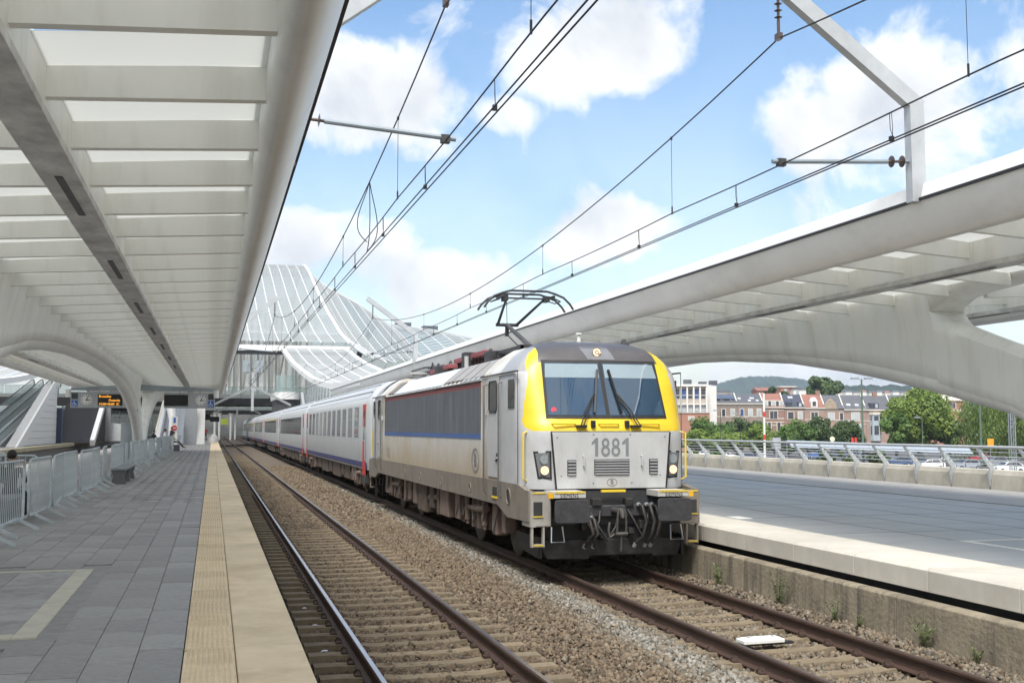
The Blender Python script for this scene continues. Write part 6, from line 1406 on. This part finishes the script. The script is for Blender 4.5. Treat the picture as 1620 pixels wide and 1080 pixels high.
def crown_mesh(rx, ry, rz, zc, n, leaf, mat, clumps, droop=False, seed=0):
    r = np.random.default_rng(seed); C = []
    while len(C) < clumps:
        p = r.uniform(-1, 1, 3)
        l = np.linalg.norm(p)
        if np.sum(np.abs(p) ** 2.2) < 1 and l > .25: C.append(p * r.uniform(.70, .98))
    C = np.array(C); k = r.integers(0, clumps, n); sz = r.uniform(.20, .40, clumps)
    d = r.normal(size=(n, 3)); d /= np.linalg.norm(d, axis=1)[:, None]; rad = r.uniform(.55, 1, n) ** .5
    P = C[k] + d * (rad * sz[k])[:, None]
    if droop: P[:, 2] -= r.uniform(0, .55, n) * (np.linalg.norm(P[:, :2], axis=1) > .35)
    P = P * np.array([rx, ry, rz]); P[:, 2] += zc; P[:, 2] = np.maximum(P[:, 2], .3)
    nrm = d + r.normal(0, .5, (n, 3)) + np.array([0, 0, .4]); nrm /= np.linalg.norm(nrm, axis=1)[:, None]
    u = np.cross(nrm, r.normal(size=(n, 3))); u /= np.linalg.norm(u, axis=1)[:, None]; v = np.cross(nrm, u)
    s = (leaf * r.uniform(.6, 1.3, n))[:, None]
    if droop: v = v * .5 + np.array([0, 0, -1.4]); u *= .5
    V = np.stack([P - u * s, P - v * s * .7, P + u * s, P + v * s * .7], 1).reshape(-1, 3)
    F = np.arange(n * 4).reshape(n, 4)
    return np_mesh('crown', V, F, mat, {'tone': np.clip(r.uniform(.1, .9, clumps)[k] * .6 + r.uniform(0, .45, n), 0, 1)})
def tree(px, yt, yb_, wpx, b, mi, label, n=3500, clumps=22, droop=False, leaf=.33, base=TOWNZ, grp='trees around the car park'):
    s = b / 1744; top = tz(yt, b) - base; rx = wpx * s / 2; bot = max(.6, tz(yb_, b) - base); rz = (top - bot) / 2
    t = thing('tree', label, 'tree', town(ta(px, b), b, base), random.uniform(0, 6), grp)
    m = MB(); m.tube([(0, 0, -.2), (.05, .03, bot * .6), (.1, -.05, bot + rz * .8)], [rx * .06 + .1, rx * .05 + .08, .06], 8)
    for k in range(6):
        a = k * 1.05; m.tube([(0.05, 0, bot * .55 + rz * .1), (math.cos(a) * rx * .35, math.sin(a) * rx * .35, bot + rz * .7), (math.cos(a) * rx * .7, math.sin(a) * rx * .7, bot + rz * 1.2)], [.10, .06, .03], 5)
    part(m, 'trunk', barkm, t)
    c = link('crown', crown_mesh(rx / .98, rx / .98, rz / .94, bot + rz, n, leaf, LG[mi], clumps, droop, int(px * 7 + yt)), t, world=False)
    return t
tree(1452, 617, 708, 116, 215, 1, 'broad spreading yellow-green tree in the middle of the car park edge', 26000, 90, leaf=.27)
tree(1415, 650, 706, 46, 208, 0, 'low bushy tree left of the broad spreading tree', 3500, 18, leaf=.3)
tree(1500, 655, 708, 60, 212, 2, 'darker tree tucked below the broad spreading tree', 3500, 18, leaf=.3)
tree(1572, 614, 718, 118, 200, 3, 'weeping willow with hanging pale foliage at right', 20000, 60, True, leaf=.24)
tree(1645, 616, 722, 110, 195, 3, 'weeping willow cut by the right edge', 14000, 50, True, leaf=.24)
tree(1305, 594, 640, 58, 420, 2, 'dark rounded tree rising above the house roofs', 5000, 26, leaf=.7, base=TOWNZ + 2)
tree(1228, 611, 640, 34, 400, 2, 'small dark tree above the red tiled roof', 2500, 14, leaf=.6)
tree(1458, 607, 640, 30, 330, 2, 'dark tree behind the broad spreading tree', 2500, 14, leaf=.5)
for i, (px, yt, w, b, mi, lb) in enumerate(((1112, 662, 46, 210, 0, 'bushy tree in front of the terracotta building'), (1138, 668, 44, 205, 0, 'round tree under the solar-panel house'), (1165, 661, 50, 212, 2, 'darker round tree under the four-skylight house'), (1192, 664, 44, 208, 2, 'dark bushy tree just left of the red and white pole'),
                                            (1100, 680, 40, 190, 1, 'low yellow-green shrub tree beside the cab'), (1135, 683, 40, 188, 1, 'bright low shrub tree, second from the cab'), (1165, 684, 38, 190, 1, 'bright low shrub tree, third from the cab'), (1200, 672, 46, 192, 1, 'yellow-tipped shrub tree at the foot of the pole'), (1223, 688, 24, 195, 2, 'small dark shrub right of the pole'),
                                            (1263, 668, 52, 200, 0, 'round green tree before the black mansard house'), (1293, 661, 46, 203, 2, 'taller dark green tree before the white-dormer house'), (1325, 664, 50, 203, 2, 'dark green tree before the ornamental gable house'), (1345, 668, 40, 198, 2, 'dark green tree right beside the tall lamp post'), (1245, 672, 36, 199, 0, 'small green tree left of the round one before the mansard'))):
    tree(px, yt, 712, w, b + 42, mi, lb, 8500, 60, leaf=.24)
# hedge-like shrubs along the station edge
for i, px in enumerate((1095, 1130, 1300, 1340, 1385)):
    tree(px, 712, 745, 34, 95, 2, ['dark shrub behind the railing beside the cab', 'dark shrub behind the railing under the low trees', 'dark shrub behind the railing below the shelter roof', 'dark shrub behind the railing right of the shelter roof middle', 'dark shrub behind the railing left of the dark blue car'][i], 1500, 12, leaf=.16)
# ================================================================== car park: shelter, lamps, cars
t = hroot('bus_shelter', 1250, 118, 'long low pale shelter roof beyond the railing', 'shelter'); s = 118 / 1744; Z = lambda py: tz(py, 118) - TOWNZ; w = (1535 - 1250) * s
n = 16; rws = []
for k in range(n + 1): x = w * k / n; rws.append([(x, y, Z(699 + k * .62) + .75 * math.sin((y + .2) / 4.2 * PI) - .55) for y in (-.2, .8, 1.8, 2.8, 4.0)])
m = MB(); m.rows(rws); ro = part(m, 'roof', glass_mat('shelter_roof', (.36, .41, .46), .85, .3), t, smooth=50)
for k in range(n + 1): x = w * k / n; m = MB(); m.tube([(x, y, Z(699 + k * .62) + .75 * math.sin((y + .2) / 4.2 * PI) - .55 - .03) for y in (-.2, .8, 1.8, 2.8, 4.0)], .05, 5); part(m, 'roof_hoop', galv, ro)
for k in range(0, n + 1, 2): x = w * k / n; m = MB(); m.cyl((x, 1.9, 0), (x, 1.9, Z(699 + k * .62)), .06, n=8); part(m, 'post', galv, t)
lampg = M('lamp_post_green', (.10, .15, .11), .5, var=.1)
def lamp(px, yt, b, two, label, r=.09, mat=None, head=True):
    t = hroot('street_lamp', px, b, label, 'lamp post', 'lamp posts'); h = tz(yt, b) - TOWNZ
    m = MB(); m.tube([(0, 0, 0), (0, 0, h * .5), (0, 0, h)], [r * 1.35, r * 1.1, r * .8], 10); part(m, 'post', mat or lampg, t, smooth=40)
    if head:
        for q in (-1, 1)[:two]: m = MB(); m.bar((0, 0, h), (q * .7, -.1, h + .05), .06, .06); m.box(q * .75 - .4, q * .75 + .4, -.3, .15, h + .02, h + .2); part(m, 'lamp_head', galv, t)
lamp(1363, 600, 120, 2, 'tall green lamp post with twin flood heads before the bay-window house', .11)
lamp(1549, 622, 125, 1, 'green pole in front of the willow', .12, head=False)
lamp(1457, 661, 165, 1, 'slim dark street lamp against the broad tree', .06)
lamp(1139, 650, 180, 1, 'slim dark street lamp against the solar-panel house', .05, darkm); lamp(1170, 655, 180, 1, 'slim dark street lamp against the four-skylight house', .05, darkm); lamp(1345, 664, 185, 1, 'slim dark street lamp before the plain slate house', .05, darkm)
t = hroot('striped_pole', 1208, 112, 'white mast with red bands rising above the railing', 'pole'); h = tz(622, 112) - TOWNZ
m = MB(); m.tube([(0, 0, 0), (0, 0, h)], [.13, .10], 12); part(m, 'mast', whitep, t, smooth=40)
for py in (655, 691): z = tz(py, 112) - TOWNZ; m = MB(); m.cyl((0, 0, z - .25), (0, 0, z + .25), .135, n=12); part(m, 'red_band', M('band_red', (.55, .05, .05), .5), t)
t = hroot('lattice_mast', 1600, 84, 'pale lattice mast near the right edge', 'mast'); h = tz(600, 84) - TOWNZ
for dx in (-.17, .17):
    for dy in (0, .34): m = MB(); m.bar((dx, dy, 0), (dx, dy, h), .06, .06); part(m, 'chord', galv, t)
for k in range(int(h / .32)):
    z = k * .32; m = MB(); q = 1 if k % 2 else -1; m.bar((-.17 * q, 0, z), (.17 * q, 0, z + .32), .035, .02); m.bar((-.17, 0, z), (.17, 0, z), .04, .02); part(m, 'brace', galv, t)
t = hroot('notice_board', 1564, 96, 'small orange notice board on a post before the willow', 'sign'); z = tz(700, 96) - TOWNZ
m = MB(); m.box(-.27, .27, -.03, .03, z - .36, z + .36); part(m, 'board', M('orange_board', (.72, .34, .03), .5), t); m = MB(); m.cyl((0, .06, 0), (0, .06, z + .3), .035, n=8); part(m, 'post', galv, t)
t = hroot('traffic_sign', 1349, 130, 'pair of red and white traffic boards beyond the shelter', 'sign'); z = tz(697, 130) - TOWNZ
for q in (-.2, .2): m = MB(); m.box(q - .13, q + .13, -.03, .03, z - .4, z + .4); part(m, 'board', M('board_red', (.60, .05, .04), .5), t); m = MB(); m.cyl((q, .06, 0), (q, .06, z), .04, n=8); part(m, 'post', galv, t)
t = hroot('traffic_sign', 1315, 120, 'round cream traffic sign seen from behind over the shelter roof', 'sign'); z = tz(694, 120) - TOWNZ
m = MB(); m.tube([(0, 0, z), (0, .04, z)], .28, 20); part(m, 'disc', M('sign_cream', (.6, .6, .45), .5), t); m = MB(); m.cyl((0, .06, 0), (0, .06, z), .04, n=8); part(m, 'post', galv, t)
t = hroot('control_cabinet', 1227, 108, 'grey steel cabinet standing beyond the railing right of the pole', 'cabinet'); z = tz(692, 108) - TOWNZ
m = MB(); m.box(-.42, .42, 0, .5, z - 1.1, z); part(m, 'box', galv, t, bevel=.03); m = MB(); m.box(-.06, .06, .2, .3, 0, z - 1.1); part(m, 'post', galv, t); m = MB(); m.box(-.38, .38, -.02, -.001, z - 1.02, z - .08); part(m, 'door', steel, t)
carpaint = {}
def car(px, b, rot, col, label, hatch=True, sc=1.0, z=TOWNZ):
    mt = carpaint.setdefault(col, M('car_paint_%d' % len(carpaint), col, .25, metal=.25, var=.03, coat=.8))
    t = thing('parked_car', label, 'car', town(ta(px, b), b, z), rot - YAW, 'cars in the car park'); t.scale = (sc, sc, sc)
    pr = [(-2.1, .35), (-2.12, .75), (-1.95, .95), (-1.05, 1.02), (-.45, 1.42), (.2, 1.52), (1.2, 1.50), (1.85, 1.05), (2.1, .95), (2.12, .5), (2.05, .35)]
    m = MB(); rws = []
    for x, k in ((-.84, .86), (-.80, .96), (-.70, 1.0), (.70, 1.0), (.80, .96), (.84, .86)):
        rws.append([(y, x * (1 - .16 * max(0, (zz - .95) / .55)), .35 + (zz - .35) * (.5 + .5 * k)) for y, zz in pr])
    m.rows(rws, closed=True, caps=True); bd = part(m, 'body', mt, t, smooth=40)
    for s in (-1, 1):
        m = MB(); m.add([(-.95, s * .82, 1.03), (-.42, s * .755, 1.36), (.12, s * .745, 1.43), (.12, s * .815, 1.03)], [(0, 1, 2, 3)]); part(m, 'side_window', pane, bd)
        m = MB(); m.add([(.2, s * .815, 1.03), (.2, s * .745, 1.43), (1.15, s * .745, 1.42), (1.6, s * .82, 1.05)], [(0, 1, 2, 3)]); part(m, 'side_window', pane, bd)
    for (ya, za, yb, zb) in ((-1.02, 1.05, -.48, 1.41), (1.82, 1.08, 1.26, 1.47)):
        m = MB(); o_ = -.015 if ya < 0 else .015
        m.add([(ya + o_ * 2, -.68, za + .015), (ya + o_ * 2, .68, za + .015), (yb + o_ * 2, .6, zb + .015), (yb + o_ * 2, -.6, zb + .015)], [(0, 1, 2, 3)]); part(m, 'windscreen' if ya < 0 else 'rear_window', pane, bd)
    for y in (-1.32, 1.32):
        for s in (-1, 1):
            m = MB(); m.cyl((y, s * .62, .31), (y, s * .86, .31), .31, n=16); wo_ = part(m, 'wheel', black, t, smooth=40); m = MB(); m.cyl((y, s * .861, .31), (y, s * .868, .31), .19, n=12); part(m, 'rim', galv, wo_)
    for s in (-1, 1):
        m = MB(); m.box(-2.14, -2.05, s * .62 - .16, s * .62 + .16, .66, .80); part(m, 'headlight', paneb, bd); m = MB(); m.box(2.06, 2.14, s * .66 - .12, s * .66 + .12, .72, .9); part(m, 'tail_light', M('tail_red', (.4, .02, .02), .3), bd)
cars = [(1466, 108, .1, (.75, .75, .76), 'white hatchback parked just beyond the railing'), (1418, 118, .0, (.05, .09, .19), 'dark blue car parked left of the white hatchback'), (1443, 128, .3, (.05, .055, .06), 'black car parked behind the white hatchback'), (1500, 120, 2.9, (.07, .09, .085), 'dark green car parked behind the white hatchback'),
        (1525, 108, .2, (.32, .35, .40), 'silver car parked between the hatchback and the orange board'), (1548, 130, .1, (.35, .03, .04), 'dark red car parked before the willow'), (1590, 100, .15, (.7, .7, .7), 'white car parked below the lattice mast'), (1612, 108, 3.0, (.12, .13, .14), 'grey car cut by the right edge'), (1570, 118, .1, (.22, .24, .26), 'grey car parked left of the lattice mast'),
        (1175, 100, .05, (.08, .11, .2), 'dark blue car with big windscreen left of the red and white pole'), (1110, 108, .1, (.6, .62, .64), 'pale car beside the cab behind the railing'), (1212, 110, 3.1, (.10, .11, .14), 'dark car right of the red and white pole'), (1290, 104, .05, (.04, .10, .32), 'blue car under the left end of the shelter'), (1325, 106, 3.1, (.05, .07, .12), 'dark car under the middle of the shelter'), (1360, 102, .3, (.30, .33, .36), 'grey car at the foot of the tall lamp post'), (1150, 112, 2.9, (.5, .5, .5), 'silver car left of the dark blue one')]
for (px, b, rot, col, lb) in cars: car(px, b * 1.5 if px >= 1400 else 205 + (b % 10) * 3, rot, col, lb)
# ================================================================== crowd barriers on the left platform
bpg = M('barrier_galvanised', (.52, .57, .59), .45, metal=.4, var=.18, vs=5)
def barrier(label, L=2.35):
    t = thing('crowd_barrier', label, 'barrier', (0, 0, 0), 0, 'crowd barriers along the left platform'); r = .12; h = 1.10; z0 = .17
    pts = []
    for cy, cz, a0 in ((L / 2 - r, h - r, 0), (-L / 2 + r, h - r, PI / 2), (-L / 2 + r, z0 + r, PI), (L / 2 - r, z0 + r, 1.5 * PI)):
        for k in range(5): a = a0 + k * PI / 8; pts.append((0, cy + r * math.cos(a), cz + r * math.sin(a)))
    pts.append(pts[0])
    m = MB(); m.tube(pts, .02, 8); fr = part(m, 'frame', bpg, t, smooth=50)
    n = 18
    bmesh1 = MB().tube([(0, 0, z0), (0, 0, h)], .007, 6).mesh('bar', bpg, 40)
    for k in range(n): link('bar', bmesh1, fr, loc=(0, -L / 2 + L * (k + 1) / (n + 1), 0))
    for yy in (-L / 2 + .45, L / 2 - .45):
        m = MB(); m.bar((0, yy, z0 + .02), (-.34, yy, .015), .05, .022, up=(0, 1, 0)); m.bar((0, yy, z0 + .02), (.34, yy, .015), .05, .022, up=(0, 1, 0)); part(m, 'foot', bpg, t)
    m = MB(); m.tube([(0, L / 2, .85), (0, L / 2 + .06, .86), (0, L / 2 + .07, .80)], .012, 6); part(m, 'hook', bpg, t)
    return t
where = ['cut by the left edge', 'nearest whole one', 'with a see-through middle, third from the left edge', 'fourth along the line', 'fifth along the line', 'sixth along the line', 'seventh along the line', 'just short of the near bench', 'right behind the near bench', 'just past the near bench']
tens = ['eleventh', 'twelfth', 'thirteenth', 'fourteenth', 'fifteenth', 'sixteenth', 'seventeenth', 'eighteenth', 'nineteenth', 'twentieth', 'twenty-first', 'twenty-second', 'twenty-third', 'twenty-fourth', 'twenty-fifth', 'twenty-sixth', 'twenty-seventh', 'twenty-eighth']
where += [w_ + ' along the line' for w_ in tens] + ['last one of the line before the seated people']
b0 = None; y = 13.3
for i in range(29):
    lb = 'galvanised crowd barrier on the platform, ' + where[i]; xo = -2.95 + .07 * math.sin(i * 2.3); rz = .06 * math.sin(i * 1.7 + 1)
    if b0 is None: b0 = barrier(lb); b0.location = (xo, y, ZP); b0.rotation_euler = (0, 0, rz)
    else: copy_tree(b0, (xo, y, ZP), rz, lb)
    y += 2.52 + .06 * (i % 3)
copy_tree(b0, (-4.35, 23.2, ZP), PI / 2 - .25, 'galvanised crowd barrier set crosswise behind the line of barriers')
copy_tree(b0, (-5.2, 26.2, ZP), PI / 2 - .6, 'galvanised crowd barrier set crosswise farther behind the line')
# benches
bst = M('bench_stone', (.13, .135, .14), .75, var=.15, vs=5); btop = M('bench_top', (.24, .26, .27), .6, var=.12, vs=4)
def bench(x, y, L, label):
    t = thing('bench', label, 'bench', (x, y, ZP), 0, 'benches on the left platform')
    for q in (-.11, .11): m = MB(); m.box(q - .105, q + .105, -L / 2, L / 2, .40, .455); part(m, 'seat_slab', btop, t, bevel=.01)
    for yy in np.linspace(-L / 2 + .18, L / 2 - .18, 3):
        m = MB(); m.prism([(-.20, .40), (-.15, .22), (-.20, 0), (.20, 0), (.15, .22), (.20, .40)], yy - .14, yy + .14, 'y'); part(m, 'leg', bst, t)
bench(-2.62, 36.2, 4.2, 'long backless stone bench in front of the barriers'); bench(-2.5, 84, 3.0, 'farther backless bench in front of the last barriers'); bench(-3.35, 97, 5.0, 'farthest bench, under the seated people'); bench(-3.5, 21.6, 3.0, 'dark bench behind the barriers under the dark-haired person')
# ================================================================== people
skin = M('skin', (.45, .27, .19), .55, var=.08); hairm = M('hair_dark', (.012, .010, .009), .6, var=.3, vs=30)
def person(loc, rz, pose, top, legs, label, hair=hairm, h=1.72, group='people on the left platform'):
    t = thing('person', label, 'person', loc, rz, group); k = h / 1.72
    if pose == 'stand':
        J = {'pel': (0, 0, .95), 'ch': (0, .0, 1.28), 'nk': (0, 0, 1.48), 'hipL': (-.09, 0, .90), 'hipR': (.09, 0, .90), 'knL': (-.10, -.04, .50), 'knR': (.10, .03, .50), 'anL': (-.10, .02, .08), 'anR': (.10, .10, .08), 'toL': (-.11, -.12, .04), 'toR': (.11, -.04, .04),
             'shL': (-.19, 0, 1.42), 'shR': (.19, 0, 1.42), 'elL': (-.25, .03, 1.15), 'elR': (.25, .03, 1.15), 'waL': (-.22, -.12, .92), 'waR': (.22, -.10, .92), 'hd': (0, -.01, 1.60)}
    else:
        J = {'pel': (0, 0, .53), 'ch': (0, .03, .86), 'nk': (0, -.02, 1.07), 'hipL': (-.09, -.04, .52), 'hipR': (.09, -.04, .52), 'knL': (-.12, -.46, .50), 'knR': (.12, -.48, .50), 'anL': (-.12, -.50 - (.25 if pose == 'stretch' else 0), .09), 'anR': (.12, -.55 - (.3 if pose == 'stretch' else 0), .09), 'toL': (-.13, -.66 - (.25 if pose == 'stretch' else 0), .05), 'toR': (.13, -.70 - (.3 if pose == 'stretch' else 0), .05),
             'shL': (-.19, .0, 1.0), 'shR': (.19, .0, 1.0), 'elL': (-.25, -.10, .76), 'elR': (.25, -.10, .76), 'waL': (-.12, -.33, .66), 'waR': (.12, -.33, .66), 'hd': (0, -.05, 1.20)}
    E_ = [('pel', 'ch'), ('ch', 'nk'), ('pel', 'hipL'), ('pel', 'hipR'), ('hipL', 'knL'), ('hipR', 'knR'), ('knL', 'anL'), ('knR', 'anR'), ('anL', 'toL'), ('anR', 'toR'), ('ch', 'shL'), ('ch', 'shR'), ('shL', 'elL'), ('shR', 'elR'), ('elL', 'waL'), ('elR', 'waR'), ('nk', 'hd')]
    RD = {'pel': .15, 'ch': .165, 'nk': .062, 'hipL': .10, 'hipR': .10, 'knL': .068, 'knR': .068, 'anL': .045, 'anR': .045, 'toL': .04, 'toR': .04, 'shL': .078, 'shR': .078, 'elL': .052, 'elR': .052, 'waL': .036, 'waR': .036, 'hd': .075}
    names = list(J); me = bpy.data.meshes.new('body'); me.from_pydata([tuple(c * k for c in J[n_]) for n_ in names], [(names.index(a), names.index(b)) for a, b in E_], [])
    o = link('body', me, t, world=False); md = o.modifiers.new('skin', 'SKIN'); sv = me.skin_vertices[0].data
    for i, n_ in enumerate(names): sv[i].radius = (RD[n_] * k * .82, RD[n_] * k * .82); sv[i].use_root = (n_ == 'pel')
    sb = o.modifiers.new('sub', 'SUBSURF'); sb.levels = 2; sb.render_levels = 2
    # clothing colours by height on the one body mesh
    zsplit = J['pel'][2] * k + (-.02 if pose == 'stand' else .06)
    mt = bpy.data.materials.new('clothes'); mt.use_nodes = True; nt_ = mt.node_tree; b = nt_.nodes['Principled BSDF']; b.inputs['Roughness'].default_value = .85
    tcn = nt_.nodes.new('ShaderNodeTexCoord'); sp = nt_.nodes.new('ShaderNodeSeparateXYZ'); nt_.links.new(tcn.outputs['Object'], sp.inputs[0]); gt = nt_.nodes.new('ShaderNodeMath'); gt.operation = 'GREATER_THAN'; gt.inputs[1].default_value = zsplit; nt_.links.new(sp.outputs[2], gt.inputs[0])
    mx_ = nt_.nodes.new('ShaderNodeMix'); mx_.data_type = 'RGBA'; mx_.inputs[6].default_value = (*legs, 1); mx_.inputs[7].default_value = (*top, 1); nt_.links.new(gt.outputs[0], mx_.inputs[0]); nt_.links.new(mx_.outputs[2], b.inputs['Base Color']); me.materials.append(mt)
    hx, hy, hz = [c * k for c in J['hd']]
    def ball(name, c, r, mat, par, n=12, cut=None):
        m = MB(); rws = []
        for i in range(n + 1):
            f = i / n * PI; rws.append([(c[0] + r[0] * math.sin(f) * math.cos(a), c[1] + r[1] * math.sin(f) * math.sin(a), c[2] + r[2] * math.cos(f)) for a in np.linspace(0, 2 * PI, 17)[:-1]])
        m.rows(rws, closed=True); return part(m, name, mat, par, smooth=60)
    hd = ball('head', (hx, hy, hz + .03 * k), (.078 * k, .098 * k, .118 * k), skin, t)
    ball('hair', (hx, hy + .018 * k, hz + .065 * k), (.092 * k, .108 * k, .105 * k), hair, hd)
    for s in (-1, 1):
        ball('ear', (hx + s * .08 * k, hy, hz + .02 * k), (.012, .02, .03), skin, hd, 6); ball('eye', (hx + s * .03 * k, hy - .092 * k, hz + .035 * k), (.011, .008, .008), hairm, hd, 6)
        w = J['waL' if s < 0 else 'waR']; e_ = J['elL' if s < 0 else 'elR']; W_ = Vector(w) * k; D_ = (W_ - Vector(e_) * k).normalized(); m = MB()
        m.tube([W_ - D_ * .02, W_ + D_ * .04, W_ + D_ * .09], [.028, .042, .036], 8); 
        for q in range(4):
            o_ = D_.cross(Vector((0, 0, 1))).normalized() * (-.028 + q * .019); m.tube([W_ + D_ * .085 + o_, W_ + D_ * (.13 + .01 * (q in (1, 2))) + o_ * 1.1, W_ + D_ * (.16 + .015 * (q in (1, 2))) + o_ + Vector((0, 0, -.02))], [.0095, .009, .007], 6)
        th = D_.cross(Vector((0, 0, 1))).normalized() * .04 * -s; m.tube([W_ + D_ * .03 + th * .7, W_ + D_ * .07 + th * 1.3, W_ + D_ * .10 + th * 1.2], [.011, .010, .008], 6)
        part(m, 'hand', skin, t, smooth=60)
    m = MB(); m.tube([(hx, hy - .09 * k, hz + .035 * k), (hx, hy - .112 * k, hz + .0 * k), (hx, hy - .09 * k, hz - .005 * k)], [.008, .016, .012], 6); part(m, 'nose', skin, hd); m = MB(); m.box(hx - .022, hx + .022, hy - .09 * k, hy - .075 * k, hz - .035 * k, hz - .026 * k); part(m, 'mouth', M('lips', (.35, .12, .1), .5), hd)
    return t
person((-3.47, 21.5, ZP), PI * .94, 'sit', (.02, .02, .022), (.03, .03, .04), 'dark-haired person seated behind the near barriers, only the head showing', h=1.56)
person((-4.7, 96.0, ZP), PI * .35, 'sit', (.012, .012, .014), (.02, .02, .025), 'person in a black jacket seated just right of the white leg', h=1.9)
person((-3.85, 97.0, ZP), PI * .4, 'sit', (.62, .60, .62), (.03, .03, .05), 'person in a white top seated beyond the black jacket', h=2.0)
person((-3.4, 99.5, ZP), -PI * .3, 'stand', (.04, .04, .055), (.03, .03, .04), 'person in dark clothes standing next to the white top')
person((-3.15, 96.2, ZP), PI * .5, 'stretch', (.20, .22, .12), (.015, .015, .016), 'person in an olive jacket seated with legs stretched out')
person((-.9, 150, ZP), 0.2, 'stand', (.30, .025, .035), (.012, .012, .014), 'person in a red coat standing far along the platform', h=1.78)
person((-1.7, 152, ZP), -.4, 'stand', (.25, .27, .30), (.02, .02, .03), 'person in grey left of the red coat far along the platform', h=1.75)
for i, (x, y) in enumerate(((.0, 128), (.25, 140))):
    m = MB(); m.tube([(x, y, ZP), (x, y, ZP + .5), (x, y, ZP + .9)], [.5, .45, .1], 12); tag(m.build('covered_bin', M('bin_pale', (.55, .55, .54), .7), smooth=40), ['pale covered bollard at the far end of the yellow edge', 'pale covered bollard farther along the yellow edge'][i], 'bollard')
# ================================================================== summer haze over the valley
hz = MB(); hz.box(-3500, 4500, -60, 6500, TOWNZ - 1.6, 190)
ho = hz.build('haze', []); ho['kind'] = 'stuff'
hm = bpy.data.materials.new('haze'); hm.use_nodes = True; t = hm.node_tree; t.nodes.clear()
o = t.nodes.new('ShaderNodeOutputMaterial'); v = t.nodes.new('ShaderNodeVolumePrincipled'); v.inputs['Color'].default_value = (.72, .84, 1.0, 1); v.inputs['Density'].default_value = .00014; v.inputs['Anisotropy'].default_value = .2
t.links.new(v.outputs[0], o.inputs['Volume']); ho.data.materials.append(hm)
